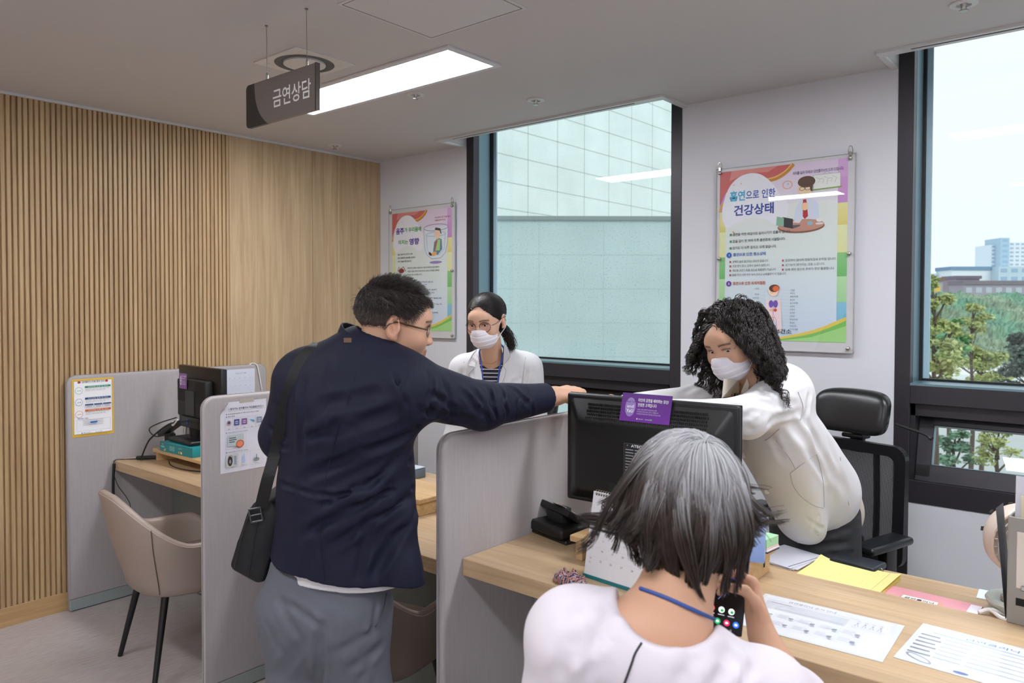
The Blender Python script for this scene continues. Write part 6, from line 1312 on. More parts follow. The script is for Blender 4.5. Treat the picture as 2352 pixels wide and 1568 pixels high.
for uv in ([(1094, 803), (1083, 818), (1074, 838), (1090, 843), (1077, 860), (1090, 877), (1108, 896)], [(1158, 790), (1170, 803), (1171, 820), (1156, 838), (1162, 850), (1157, 870), (1144, 896)], [(1083, 818), (1093, 830), (1090, 843)], [(1171, 820), (1160, 828), (1156, 838)], [(1207, 820), (1203, 850), (1199, 895)], [(1066, 830), (1060, 860), (1058, 890)]): b.tube(lace(ja, uv, .0075 if len(uv) > 3 else .001, 3.35), .0010, 5)
keep(b.out('stitching', mat('jacket_seam', 'A09EA0', .8), None), jao)
LAN = mat('blue_lanyard', '1E3F9A', .5)
b = B(); b.tube(smooth_path([w(1112, 795, 3.33), w(1101, 806, 3.31), w(1104, 825, 3.32), w(1107, 850, 3.30), w(1111, 895, 3.28)], 4), .0032, 6); b.tube(smooth_path([w(1145, 785, 3.36), w(1157, 800, 3.34), w(1153, 822, 3.32), w(1147, 850, 3.30), w(1141, 895, 3.28)], 4), .0035, 6); keep(b.out('lanyard', LAN, None), wa)
b = B(); b.tube(smooth_path([w(1104, 812, 3.34), w(1110, 828, 3.34), w(1122, 835, 3.33), w(1136, 832, 3.34), w(1147, 818, 3.36)], 5), .0010, 5); keep(b.out('necklace', mat('gold_chain', 'B98A5A', .3, .9), None), wa)
tra = union([cap(hipa, hipa-UPn*.05, .16, .15, ta, .7)]+[K(cap(a, k, .095, .07), .04) for a, k, f in LA]+[K(cap(k, f, .07, .06), .03) for a, k, f in LA], .04); sdf_obj('trousers', tra, .01, mat('dark_trousers', '26282C', .8), wa)
for a, k, f in LA: sdf_obj('shoe', clip(cap((f[0], f[1], .05), np.array((f[0], f[1], .04))+ta*.12, .045, .038, UPn, .8), (0, 0, .004), -UPn, .003), .01, mat('black_shoe', '18181A', .4), wa)
face_mask(HA, wa)
glasses(HA, wa, mat('thin_metal_frame', '2A2424', .3, .7), glassmat('rose_lens', (.97, .93, .94), .35), .0245, .0225, .0010, .0011, zc=-.006)
rng = np.random.RandomState(8)
ZA = [(-.12, -.075), (-.05, -.070), (-.035, -.03), (-.02, .008), (.0, .014), (.018, .002), (.032, .008), (.045, .03), (.10, .03)]
ha = sdf_obj('hair', hair_cap(HA, ZA, (.079, .099, .086), (0, -.014, .037), .001, (.080, .065, .034)), .003, HAIRM, wa, capcol(HA, BLACKH))
def scalp(n, rng, r, c, ok):
    q = rng.normal(size=(n*4, 3)); q /= np.linalg.norm(q, axis=1)[:, None]; q = q*np.array(r)+np.array(c); return q[ok(q)][:n]
okA = lambda q: q[:, 2] > np.maximum(np.interp(q[:, 1], *zip(*ZA)), np.where(q[:, 1] > .034, .080-.065*q[:, 0]**2/.003, -1))+.002
q = scalp(5000, rng, (.080, .100, .087), (0, -.014, .037), okA); tgt = np.array((0, -.115, -.03))
P_ = grow(q, np.stack([np.sign(q[:, 0])*.6, -.6+0*q[:, 0], .2-0*q[:, 0]], 1), 9, .011, np.array((0, -.014, .037)), np.array((.080, .100, .087)), None, lambda t, p, d, i: .9*(tgt-p)/np.linalg.norm(tgt-p, axis=1, keepdims=True)+rng.normal(0, .04, p.shape), rng, .001, off=.0005)
Cc = np.broadcast_to(np.array(lin('1C1714'))[None, None]*rng.uniform(.5, 1.7, (len(q), 1, 1)), P_.shape); strand_mesh('combed_strands', HA.w(P_), np.full(len(q), .0008), Cc, ha)
root = HA.w((0, -.10, -.03)); n = 420; off = rng.normal(0, .0085, (n, 3)); k = 14; ts = np.linspace(0, 1, k)[None, :, None]; end = w(1176, 796, 3.36); mid = w(1168, 762, 3.40); bez = (1-ts)**2*root+2*ts*(1-ts)*mid+ts**2*(end+off[:, None]*.6*np.array((1, 1, 1.6))); P_ = bez+off[:, None]*(.45+.45*np.sin(ts*PI))+.0012*np.sin(ts*14+rng.uniform(0, 6, (n, 1, 1)))
strand_mesh('ponytail', P_, np.full(n, .0013), np.broadcast_to(np.array(lin('221915'))[None, None]*rng.uniform(.6, 1.8, (n, 1, 1)), P_.shape), ha)

# ================================================================ bending woman with curly hair
g = w(1880, 1300, 2.80); g[2] = 0
wb_ = person('woman with curly black hair, white mask and white jacket, bending forward over the staff desk', g)
HB = Head(w(1683, 786, 2.45), -RTn*.72-FWn*.58-UPn*.34, UPn-RTn*.22, .97, fem=True)
tb = nrm(-FWn*.55-RTn*.65-UPn*.35)
nA = (w(1806, 900, 2.48), w(1716, 958, 2.30), w(1500, 950, 2.46)); fA = (w(1668, 905, 2.66), w(1602, 922, 2.60), w(1440, 935, 2.56))
hipb = w(1885, 1200, 2.78); hipb[2] = .86; LB_ = legs(w(1872, 1260, 2.80), .085, nrm(RTn*.6+FWn*.8))
skin = [HB.fn(), K(cap(w(1745, 892, 2.48), w(1700, 830, 2.46), .052, .047), .03), K(cap(w(1700, 905, 2.58), w(1800, 900, 2.50), .055), .05), K(cap(w(1765, 950, 2.55), hipb, .12, .14), .05)]
for A_, sd in ((nA, 1), (fA, -1)): hdv = nrm(w(1370, 915, 2.53)-A_[2]); skin += [K(cap(A_[0], A_[1], .045, .036), .03), K(cap(A_[1], A_[2], .036, .026), .02)]+fingers(A_[2], hdv, UPn*(.8)-FWn*sd*.6, sd, [.5, .5, .6, .6], sc=.92)
skin += [K(cap(a, k, .08, .05), .03) for a, k, f in LB_]+[K(cap(k, f, .045, .03), .03) for a, k, f in LB_]
bodyb = sdf_obj('body', union(skin, .02), .004, SKIN, wb_, lambda P: HB.col(P, np.array(lin('C79D84')), brow=lin('2A1E1A')))
HB.eyes(bodyb, (-.25, 1, -.45))
# knitted top and its collar
kt = union([cap(w(1770, 975, 2.53), hipb, .135, .15, tb, .72), K(cap(w(1712, 920, 2.58), w(1795, 915, 2.52), .062), .05)], .05); kt = minus(kt, cap(w(1748, 905, 2.47), w(1700, 820, 2.44), .058), .004)
KN = mat('beige_knit', 'C9BFB0', .85, bump=((250, 250, 250), .4, .001)); kto = sdf_obj('knit_top', kt, .005, KN, wb_)
# jacket
front = cap(w(1782, 1035, 2.46), w(1838, 1195, 2.60), .105, .088, tb, .55)
jb = union([cap(w(1772, 968, 2.52), w(1862, 1120, 2.72), .143, .172, tb, .82), K(cap(w(1700, 905, 2.60), w(1800, 894, 2.52), .070, .064), .06), K(cap(w(1790, 880, 2.55), w(1755, 862, 2.52), .07, .05), .05), ], .05)
hn = nrm(np.cross(w(1972, 1152, 2.7)-w(1830, 1253, 2.7), FWn)); hn = hn if hn[2] < 0 else -hn; jb = union([clip(jb, w(1900, 1206, 2.7), hn, .006), K(front, .05)], .05)
jb = minus(jb, cap(w(1748, 915, 2.47), w(1698, 815, 2.42), .066), .008)
jb = minus(jb, wedge(w(1655, 900, 2.4), w(1745, 1240, 2.4), w(1712, 880, 2.4), w(1742, 1115, 2.4), w(1740, 960, 2.56)), .004)
jb = union([jb, K(cap(nA[0], nA[1], .078, .060), .05), K(cap(nA[1], nA[2], .058, .045), .03), K(cap(fA[0], fA[1], .075, .058), .04), K(cap(fA[1], fA[2], .058, .045), .03)], .05)
F_ = [(1835, 930, 1720, 925, .014, .007), (1820, 915, 1735, 905, .012, .005), (1838, 945, 1712, 985, .012, .008), (1845, 870, 1760, 900, .014, .007), (1800, 860, 1745, 905, .012, .006), (1815, 960, 1900, 1100, .016, .006), (1840, 950, 1930, 1120, .014, .005), (1740, 940, 1705, 960, .01, .006), (1770, 1000, 1800, 1060, .012, .004), (1860, 900, 1850, 960, .01, .005), (1880, 1180, 1868, 1225, .008, .005), (1850, 1190, 1890, 1215, .008, .005), (1620, 875, 1570, 900, .01, .005), (1650, 885, 1600, 912, .01, .005), (1900, 1000, 1945, 1140, .016, .004)]
jb = wavy(PF(jb, F_), .0022, 24, 12); jbo = sdf_obj('jacket', jb, .0045, mat('ivory_jacket', 'D0D0D2', .9, bump=((450, 450, 450), .10, .0005)), wb_)
SE = mat('jacket_seam', 'A8A4A2', .8)
b = B()
for uv in ([(1815, 1087), (1845, 1064), (1876, 1043)], [(1815, 1087), (1822, 1115), (1840, 1140), (1868, 1160), (1892, 1167)], [(1876, 1043), (1886, 1080), (1892, 1120), (1893, 1165)], [(1833, 900), (1845, 935), (1838, 965)], [(1782, 1010), (1812, 1050), (1826, 1075)], [(1755, 1150), (1775, 1205), (1800, 1236), (1832, 1247), (1880, 1228)], [(1905, 950), (1930, 1050), (1950, 1160)], [(1728, 990), (1745, 1005), (1760, 1010), (1790, 985)]): b.tube(lace(jb, uv, .0008, 2.5), .0009, 5)
keep(b.out('stitching', SE, None), jbo)
for u, v in ((1709, 1046), (1762, 1129)):
    h = hit(jb, u, v); h = w(u, v, 2.45) if h is None else h; b = B(); b.cyl(Vector(h), Vector(h-nrm(A3(ray(u, v)))*.003), .0085, n=20); keep(b.out('button', mat('shell_button', 'CFC9C4', .4), None), jbo)
un = union([kt, cap(w(1748, 900, 2.47), w(1705, 835, 2.46), .056)], .01)
patch('collar', un, [(1662, 870), (1684, 874), (1697, 870), (1698, 906), (1680, 909), (1658, 914)], .016, .004, KN, kto, 2.36); patch('collar', un, [(1720, 884), (1716, 868), (1702, 900), (1700, 908), (1706, 921), (1716, 905)], .018, .004, KN, kto, 2.36)
tr2 = union([cap(w(1868, 1170, 2.76), w(1872, 1265, 2.80), .165, .160, nrm(-FWn*.6-RTn*.7), .8)]+[K(cap(a, k, .115, .085), .05) for a, k, f in LB_]+[K(cap(k, f, .085, .075), .03) for a, k, f in LB_], .04)
tr2 = wavy(PF(tr2, [(1880, 1230, 1960, 1210, .012, .006), (1860, 1255, 1950, 1245, .012, .006), (1900, 1275, 1965, 1270, .01, .005), (1930, 1180, 1975, 1180, .01, .004)]), .003, 24, 6); tro = sdf_obj('trousers', tr2, .006, mat('charcoal_trousers', '303236', .75, bump=((400, 400, 400), .15, .0006)), wb_)
for a, k, f in LB_: sdf_obj('shoe', clip(cap((f[0], f[1], .05), np.array((f[0], f[1], .04))-RTn*.12, .045, .038, UPn, .8), (0, 0, .004), -UPn, .003), .01, mat('black_shoe'), wb_)
mo, mf = face_mask(HB, wb_)
rng = np.random.RandomState(21); cB, rB = np.array((0, -.020, .030)), np.array((.083, .103, .090)); ZB = [(-.13, -.09), (-.03, -.09), (.0, -.05), (.03, -.02), (.048, .03), (.10, .045)]
hb = sdf_obj('hair', hair_cap(HB, ZB, tuple(rB), tuple(cB), .002, (.082, .075, .03)), .0035, HAIRM, wb_, capcol(HB, '120E0C'))
okB = lambda q: q[:, 2] > np.maximum(np.interp(q[:, 1], *zip(*ZB)), np.where(q[:, 1] > .03, .082-.075*q[:, 0]**2/.003, -1))
n = 6500; q = scalp(n, rng, tuple(rB), tuple(cB), okB); n = len(q); dn = -UPn@HB.F.T; bk = nrm(nrm(RTn*.8-FWn*.1)@HB.F.T)
sgn = np.sign(q[:, 0]-.004+rng.normal(0, .004, n)); d0 = np.stack([sgn*.9, .1-.2*rng.uniform(size=n), .35+0*sgn], 1); fr = (q[:, 1] > .03)
ctr, cl = clump(q, None, 170, rng); ph = rng.uniform(0, 6.28, n); phc = rng.uniform(0, 6.28, 170)[cl]; fq = rng.uniform(.9, 1.3, 170)[cl]; amp = rng.uniform(.35, .9, 170)[cl]; lf = rng.uniform(.0, .030, 170)[cl]+rng.uniform(0, .008, n)
def dragB(t, p, d, i):
    a = phc+fq*i*.95; cu = np.stack([np.cos(a), np.sin(a*1.1+ph*.1), np.sin(a)], 1)*amp[:, None]*.4*min(1, t*2.5); back = (p[:, 1] < .02)[:, None]
    away = np.where((p[:, 1] > .03)[:, None], np.stack([np.sign(p[:, 0])*.35, -.10+0*p[:, 0], 0*p[:, 0]], 1), 0)
    low = np.clip(-(p@-dn)-.03, 0, .1)[:, None]*10*0
    return dn*.46+back*bk*.16+cu*.62+away+rng.normal(0, .05, p.shape)
P_ = grow(q, d0, 40, .0068, cB+np.array((0, -.006, -.035)), rB+np.array((.004, .012, .045)), None, dragB, rng, lf, off=.001)
L_ = rng.uniform(.60, .86, 170)[cl]*rng.uniform(.9, 1, n)*np.where(q[:, 1] > .03, .86, 1)*np.where(q[:, 0] > 0, .9, 1); idx = np.linspace(0, 1, 41)[None]*L_[:, None]*40; i0 = np.minimum(idx.astype(int), 39); fr_ = (idx-i0)[..., None]; P_ = P_[np.arange(n)[:, None], i0]*(1-fr_)+P_[np.arange(n)[:, None], i0+1]*fr_
P_ = pull(P_, cl, 170, .55, .8)
s_ = np.cumsum(np.linalg.norm(np.diff(P_, axis=1, prepend=P_[:, :1]), axis=2), 1); T_ = np.gradient(P_, axis=1); T_ /= np.linalg.norm(T_, axis=2, keepdims=True)+1e-9; N1 = np.cross(T_, np.array((.2, .3, .9))); N1 /= np.linalg.norm(N1, axis=2, keepdims=True)+1e-9; N2 = np.cross(T_, N1)
wl_ = rng.uniform(.030, .048, 170)[cl][:, None]; aa = 2*PI*s_/wl_+phc[:, None]+rng.normal(0, .35, (n, 1)); am = (rng.uniform(.004, .0085, 170)[cl][:, None]*np.clip(s_/.07, 0, 1)*(1+.5*np.clip(s_/.2-.5, 0, 1)))[..., None]; P_ = P_+(N1*np.cos(aa)[..., None]+N2*np.sin(aa)[..., None]*.8)*am
Cc = np.array(lin('1B1412'))[None, None]*rng.uniform(.45, 1.9, (n, 1, 1))*np.array((1, .93, .92)); Cc = np.broadcast_to(Cc, P_.shape)
strand_mesh('curly_strands', HB.w(P_), np.full(n, .0013), Cc, hb)

# ================================================================ seated visitor with grey hair, seen from behind
vloc = w(1560, 1500, 1.22); vloc[2] = 0
wc = person('seated person with grey bob and white t-shirt, back to the camera in the foreground', vloc)
HC = Head(w(1588, 1162, 1.30), FWn*.86+RTn*.30-UPn*.38, UPn-RTn*.05+FWn*.2, .98, fem=True)
tcv = nrm(FWn*.95+RTn*.25)
shl, shr = w(1318, 1462, 1.20), w(1752, 1598, 1.24); nb_ = w(1520, 1440, 1.22)
elr, wrr = w(1850, 1640, 1.34), w(1752, 1462, 1.43); ell_, wrl = shl+RTn*-.03-UPn*.26+FWn*.04, shl-UPn*.30+FWn*.26+RTn*.12
hipc = np.array((nb_[0], nb_[1], .52))-FWn*.03; KC = [(hipc+RTn*s*.10, hipc+RTn*s*.13+FWn*.42+UPn*.0, hipc+RTn*s*.12+FWn*.42-UPn*.42) for s in (-1, 1)]
skin = [HC.fn(), K(cap(w(1525, 1440, 1.225), w(1570, 1300, 1.275), .066, .058), .03), K(cap(shl, w(1450, 1452, 1.20), .05, .05), .04), K(cap(w(1560, 1540, 1.21), shr, .04, .045), .03), K(cap(w(1512, 1500, 1.228), w(1528, 1450, 1.225), .074, .062), .04), K(cap(nb_-UPn*.17, hipc, .13, .15, tcv, .65), .05), K(cap(shl, ell_, .045, .038), .03), K(cap(ell_, wrl, .038, .026), .02), K(cap(shr, elr, .048, .040), .03), K(cap(elr, wrr, .041, .026), .02)]
skin += fingers(wrl, nrm(FWn+RTn*.5), UPn, 1, [.5, .5, .5, .5], sc=.92)
Dh = nrm(UPn*.82+FWn*.50-RTn*.12)
skin += fingers(wrr+Dh*.012, Dh, RTn*.92-FWn*.15-UPn*.1, -1, [(.75, .9, .5), (.9, .95, .5), (1.0, 1.0, .5), (1.05, 1.0, .5)], sc=.98, r0=.0084, tw=(-RTn*.35+UPn*.85-FWn*.25, -RTn*.62+UPn*.75-FWn*.05, -RTn*.92+UPn*.12+FWn*.2))
for a, k, f in KC: skin += [K(cap(a, k, .075, .055), .03), K(cap(k, f, .05, .032), .03)]
fnc = union(skin, .02)
bodyc = sdf_obj('body', fnc, .0036, SKIN, wc, lambda P: HC.col(P, np.array(lin('C89C80')), brow=lin('5A5250')))
HC.eyes(bodyc)
TS_ = mat('white_tshirt', 'DAD3DA', .8, bump=((350, 350, 350), .15, .0006))
ts = union([cap(nb_-UPn*.215, hipc+UPn*.05, .180, .185, tcv, .66), K(cap(shl, w(1470, 1470, 1.20), .068, .075), .06), K(cap(w(1550, 1528, 1.21), shr, .066, .066), .05), K(cap(shl, shl+(ell_-shl)*.75, .070, .074), .04), K(cap(shr, shr+(elr-shr)*.62, .070, .070), .04), K(cap(w(1480, 1500, 1.21), w(1490, 1458, 1.222), .086, .062), .05), K(cap(w(1490, 1510, 1.205), w(1595, 1545, 1.215), .080, .074), .05)], .05)
ts = minus(ts, cap(w(1528, 1385, 1.00), w(1532, 1385, 1.30), .080, .080, nrm(UPn*.94+RTn*.34), .74), .008); ts = clip(ts, hipc+UPn*.02, -UPn, .01)
ts = wavy(PF(ts, [(1420, 1390, 1330, 1500, .014, .006), (1395, 1385, 1290, 1420, .012, .004), (1330, 1420, 1280, 1567, .014, .005), (1640, 1480, 1720, 1540, .014, .006), (1600, 1500, 1560, 1567, .016, .004), (1690, 1490, 1640, 1567, .014, .005), (1380, 1460, 1340, 1567, .012, .004), (1740, 1530, 1700, 1567, .01, .004)]), .0022, 22, 5)
tso = sdf_obj('t_shirt', ts, .0042, TS_, wc)
b = B(); b.tube(lace(ts, [(1484, 1449), (1474, 1475), (1459, 1500), (1452, 1520), (1442, 1548), (1430, 1580)], .001, 1.15), .0018, 6); keep(b.out('black_cord', mat('black_cord', '2A2A30', .7), None), tso)
b = B(); b.tube(lace(fnc, [(1470, 1350), (1490, 1357), (1530, 1372), (1580, 1394), (1615, 1410), (1640, 1421)], .003, 1.22), .0032, 6); keep(b.out('lanyard', mat('blue_cord', '2C4C94', .6), None), wc)
sdf_obj('trousers', union([cap(hipc-UPn*.0, hipc+UPn*.06, .17, .165, tcv, .75)]+[K(cap(a, k, .095, .07), .04) for a, k, f in KC]+[K(cap(k, f, .07, .06), .03) for a, k, f in KC], .04), .01, mat('dark_trousers'), wc)
for a, k, f in KC: sdf_obj('shoe', clip(cap((f[0], f[1], .05), np.array((f[0], f[1], .04))+FWn*.12, .045, .038, UPn, .8), (0, 0, .004), -UPn, .003), .01, mat('black_shoe'), wc)
# grey bob
rng = np.random.RandomState(33); cC, rC = np.array((0, -.016, .036)), np.array((.082, .102, .088))
ZC_ = [(-.13, -.075), (-.03, -.07), (.0, -.03), (.03, .0), (.05, .03), (.10, .055)]
hcx = sdf_obj('hair', hair_cap(HC, ZC_, tuple(rC), tuple(cC), .001, (.07, .05, .04)), .0035, HAIRM, wc, capcol(HC, '3A322E'))
okC = lambda q: q[:, 2] > np.interp(q[:, 1], *zip(*ZC_))-.004
n = 15000; q = scalp(n, rng, tuple(rC), tuple(cC), okC); n = len(q); crown = HC.l(w(1622, 1012, 1.26)[None])[0]; crown = cC+(crown-cC)/np.linalg.norm((crown-cC)/rC)
v = q-crown; d0 = v/np.linalg.norm(v, axis=1, keepdims=True)+.25*(q-cC)/.09+rng.normal(0, .06, (n, 3)); dn = -UPn@HC.F.T; rt_l = RTn@HC.F.T; ctr, cl = clump(q, None, 260, rng); cv = rng.normal(0, 1, (260, 3))[cl]; lf = rng.uniform(.002, .014, 260)[cl]+rng.uniform(0, .004, n); tw_ = rng.uniform(.5, 1.2, 260)[cl]
alat = np.clip(np.abs((q-cC)@rt_l)/.075, 0, 1)**1.5; tipz = -(.205-.140*alat)+rng.uniform(-.016, .024, 260)[cl]+rng.uniform(-.008, .008, n)
def dragC(t, p, d, i):
    s = np.sign((p-cC)@rt_l)[:, None]; h = ((p-cC)@-dn)[:, None]; fl = np.clip((tipz[:, None]+.055-h)/.05, 0, 1); ax_ = p-(cC+dn*((p-cC)@dn)[:, None]); ax_ = ax_/(np.linalg.norm(ax_, axis=1, keepdims=True)+1e-6); inw = np.clip((-.015-h)/.07, 0, 1)*(1-fl*.8*alat[:, None])
    return dn*(.34-.16*fl*alat[:, None])-ax_*inw*.30+rt_l*s*fl*.30*alat[:, None]*tw_[:, None]+ax_*fl*.10+cv*.05+cv*.09*fl+rng.normal(0, .02, p.shape)
ang = np.linalg.norm(v, axis=1); steps = 30; P_ = grow(q, d0, steps, .0100, cC+np.array((0, -.002, -.008)), rC+np.array((.002, .004, .008)), None, dragC, rng, lf, off=.002)
# length so that tips end around the nape and jaw
zt = HC.w(P_)[:, :, 2]; lim = HC.w(cC)[2]+tipz-.006; okl = (zt > lim[:, None]); last = np.clip(okl.cumprod(1).sum(1)-1, 5, steps); hh = ((P_-cC)@-dn); st_ = np.argmax(hh < (tipz+.05)[:, None], axis=1); st_ = np.where(st_ == 0, 8, st_); last = np.minimum(last, st_+rng.randint(4, 8, n)); last = np.clip(last, 4, steps); idx = np.linspace(0, 1, steps+1)[None]*last[:, None]; i0 = np.minimum(idx.astype(int), steps-1); f_ = (idx-i0)[..., None]; P_ = P_[np.arange(n)[:, None], i0]*(1-f_)+P_[np.arange(n)[:, None], i0+1]*f_
P_ = pull(P_, cl, 260, .55, 1.6); dist = np.linalg.norm(P_-crown, axis=2, keepdims=True)/.30; gr = np.array(lin('B6B6BA')); bw = np.array(lin('3E302A')); bkc = np.array(lin('1E1A19')); gry = rng.uniform(0, 1, 260)[cl][:, None, None]*.6+rng.uniform(0, .55, (n, 1, 1)); tt = np.clip(dist*3.3-.22-gry*.8, 0, 1); t2 = np.clip(dist*1.3-.35, 0, 1); c1 = np.where(rng.uniform(size=(n, 1, 1)) < .25, np.array(lin('6A564A')), bw)
Cc = (gr*(1-tt)+(c1*(1-t2)+bkc*t2)*tt)*rng.uniform(.75, 1.25, (n, 1, 1)); strand_mesh('bob_strands', HC.w(P_), np.full(n, .0010), Cc, hcx)
# phone
ph_o = w(1703, 1464, 1.452); a_ = nrm(RTn*.17+UPn*.95+FWn*.22); b2 = nrm(RTn*.74-UPn*.36-FWn*.42); b2 = nrm(b2-a_*(a_@b2)); nn_ = np.cross(b2, a_)
if nn_@FWn < 0: nn_ = -nn_
ph = empty('mobile_phone', 'black mobile phone showing app icons, held up in the seated visitor\'s right hand', 'phone'); ph.matrix_world = Matrix.Translation(Vector(ph_o)) @ Matrix((Vector(b2), Vector(nn_), Vector(a_))).transposed().to_4x4()
b = B(); b.box(-.077, 0, 0, .008, 0, .162, .0035, 3); b.out('phone_case', mat('phone_blue_grey', '3A4258', .3, .6), ph)
p = Print(.00004); p.rect(-.0755, -.0015, .0015, .1605, '050508')
for k, c in enumerate(('12B886', '1E9E5A', 'D6285A', '2F6FE0')): x = -.064+k*.0172; p.ell(x, .020, .0058, .0058, c); p.ell(x, .020, .0028, .0022, 'F0F4F8')
for k, c in enumerate(('D8503A', 'E8EEE8', 'E8EEE8')): x = -.060+k*.0185; p.ell(x, .042, .0058, .0058, c); p.ell(x+.001, .041, .003, .0026, '22A05A' if k else '3A90C0'); p.rect(x-.006, x+.006, .032, .0335, 'B0B4C0')
for k in range(14): x = -.05+.012*math.sin(k*2.1); z = .06+k*.006; p.line([(x, z), (x+.008*math.cos(k), z+.012), (x+.004, z+.018)], .0016, ('5A6090', '8A88A8', '2A3A9A')[k % 3])
p.ell(-.03, .12, .012, .02, '1E2F8A', rot=.5); p.ring(-.045, .008, .002, .002, .0005, 'C0C0C8'); p.rect(-.022, -.0215, .006, .010, 'C0C0C8'); p.rect(-.020, -.0195, .006, .010, 'C0C0C8'); p.rect(-.052, -.030, .003, .0035, '606068')
for v_ in range(len(p.v)): p.v[v_] = (p.v[v_][0], p.v[v_][1]-.0002, p.v[v_][2])
SM = mat('phone_screen', 'ffffff', .12, attr='Col'); sn = SM.node_tree.nodes; SM.node_tree.links.new(sn['Attribute'].outputs['Color'], sn['Principled BSDF'].inputs['Emission Color']); sn['Principled BSDF'].inputs['Emission Strength'].default_value = .7
p.out('lit_screen', ph, SM)
# ================================================================ outside
def granite(name, c, sp):
    m = mat(name, c, .8); n = m.node_tree.nodes; l = m.node_tree.links; t = n.new('ShaderNodeTexCoord')
    a = n.new('ShaderNodeTexNoise'); a.inputs['Scale'].default_value = 55; a.inputs['Detail'].default_value = 4; l.new(t.outputs['Object'], a.inputs[0])
    r = n.new('ShaderNodeValToRGB'); e = r.color_ramp.elements; e[0].position = .30; e[0].color = (*lin(sp), 1); e[1].position = .44; e[1].color = (*lin(c), 1); l.new(a.outputs[0], r.inputs[0])
    a2 = n.new('ShaderNodeTexNoise'); a2.inputs['Scale'].default_value = 1.2; l.new(t.outputs['Object'], a2.inputs[0]); rp = n.new('ShaderNodeMapRange'); rp.inputs[1].default_value = .3; rp.inputs[2].default_value = .7; rp.inputs[3].default_value = .93; rp.inputs[4].default_value = 1.05; l.new(a2.outputs[0], rp.inputs[0])
    v = n.new('ShaderNodeVectorMath'); v.operation = 'SCALE'; l.new(r.outputs[0], v.inputs[0]); l.new(rp.outputs[0], v.inputs['Scale']); l.new(v.outputs[0], n['Principled BSDF'].inputs['Base Color']); return m
r = empty('granite_building', 'pale granite-clad building wing filling the middle window, above the low wall', 'building', (-8, 0, 0))
b = B(); b.box(-.4, 0, 5, 24, -10, 9.5); b.out('facade', granite('pale_granite', 'D8E4E0', 'BECCC8'), r, smooth=False)
b = B(); y = 9.94
for k in range(-5, 17): b.box(-.005, .004, 9.94+k*.818-.007, 9.94+k*.818+.007, -2, 9.5)
for k in range(-8, 13): b.box(-.005, .004, 5, 24, 4.006+k*.433-.006, 4.006+k*.433+.006)
b.out('panel_joints', mat('joint_grey', 'B4C0BC', .8), r, smooth=False)
A = W(1060, 700, 9); C2 = W(1640, 700, 9); d = (C2-A); d.z = 0; L_ = d.length; ang = math.atan2(d.y, d.x); zt = W(1340, 497, 9).z
r = empty('granite_wall', 'grey-green speckled granite wall with a thin coping in the middle window', 'wall', (A.x, A.y, 0), ang)
b = B(); b.box(0, L_, 0, .3, -10, zt-.05); b.out('wall_body', granite('grey_granite', 'A9BCBA', '8FA3A1'), r, smooth=False)
b = B(); b.box(-.05, L_+.05, -.03, .33, zt-.05, zt, .005, 1); b.out('coping', mat('coping_stone', '7F8C8A', .8), r)
b = B()
for k in range(8): b.box(0, L_, -.002, .002, zt-.05-.4*k-.003, zt-.05-.4*k)
for k in range(5): b.box(.15+.76*k, .153+.76*k, -.002, .002, -8, zt-.05)
b.out('wall_joints', mat('joint_faint', 'A9B8B6', .8), r, smooth=False)

# landscape beyond the right window
GZ = -10.0
gm = mat('street_ground', 'B4BAB8', .9, var=((.08, .08, .08), .06))
b = B(); b.box(-60, 260, 12, 900, GZ-1, GZ); o = b.out('street', gm); tag(o, 'pale grey street far below the right window', 'street')
o['kind'] = 'structure'
LEAFC = [mat('leaf_yellow_green', 'B2BC7C', .8, var=((2, 2, 2), .25)), mat('leaf_green', '6E9C64', .8, var=((2, 2, 2), .3)), mat('leaf_blue_green', '7C9E84', .8, var=((1, 1, 1), .3)), mat('leaf_dark', '66746A', .8, var=((2, 2, 2), .3))]
BARK = mat('bark', '5A4E44', .9)
def leaves(rng, blobs, n, s, flat=.5):
    V = []; Fc = []
    for i in range(n):
        c, R = blobs[rng.randint(len(blobs))]; u = rng.normal(size=3); u /= np.linalg.norm(u); p = np.array(c)+u*np.array(R)*rng.uniform(.35, 1)
        a = rng.normal(size=3); a[2] *= flat; a /= np.linalg.norm(a); bb = np.cross(a, rng.normal(size=3)); bb[2] *= flat; bb /= np.linalg.norm(bb); q = s*rng.uniform(.6, 1.3); o = len(V)
        V += [p-a*q, p-bb*q*.5, p+a*q, p+bb*q*.5]; Fc.append((o, o+1, o+2, o+3))
    return V, Fc
def tree(u, vtop, vbase, D, wpx, lm, label, seed, layers=5, grp='trees outside the right window', n=2600, s=.16):
    rng = np.random.RandomState(seed); g = W(u, 700, D); zt = W(u, vtop, D).z; zb = max(GZ, W(u, vbase, D).z) if vbase else GZ; R = wpx/1756*D/2
    r = empty('tree', label, 'tree', (g.x, g.y, GZ), group=grp); H = zt-GZ
    b = B(); tr = smooth_path([(0, 0, 0), (.1, 0, H*.4), (-.1, .1, H*.75), (0, 0, H*.95)], 4); b.tube(tr, [.16*(1-.8*i/(len(tr)-1)) for i in range(len(tr))], 7)
    blobs = []
    for k in range(layers):
        z = (zb-GZ)+(H-(zb-GZ))*(k+.6)/layers; Rk = R*(1-.55*k/layers)
        for q in range(3+k % 2): a = rng.uniform(0, 6.28); rr = Rk*rng.uniform(.35, .75); c = (rr*math.cos(a), rr*math.sin(a), z+rng.uniform(-.3, .3)); blobs.append((c, (Rk*.45, Rk*.45, Rk*.13+.12))); b.tube([(0, 0, z-.8), (c[0]*.6, c[1]*.6, z-.3), c], [.05, .035, .012], 5)
    b.out('trunk', BARK, r); V, Fc = leaves(rng, blobs, n, s); mesh_obj('foliage', V, Fc, LEAFC[lm], r)
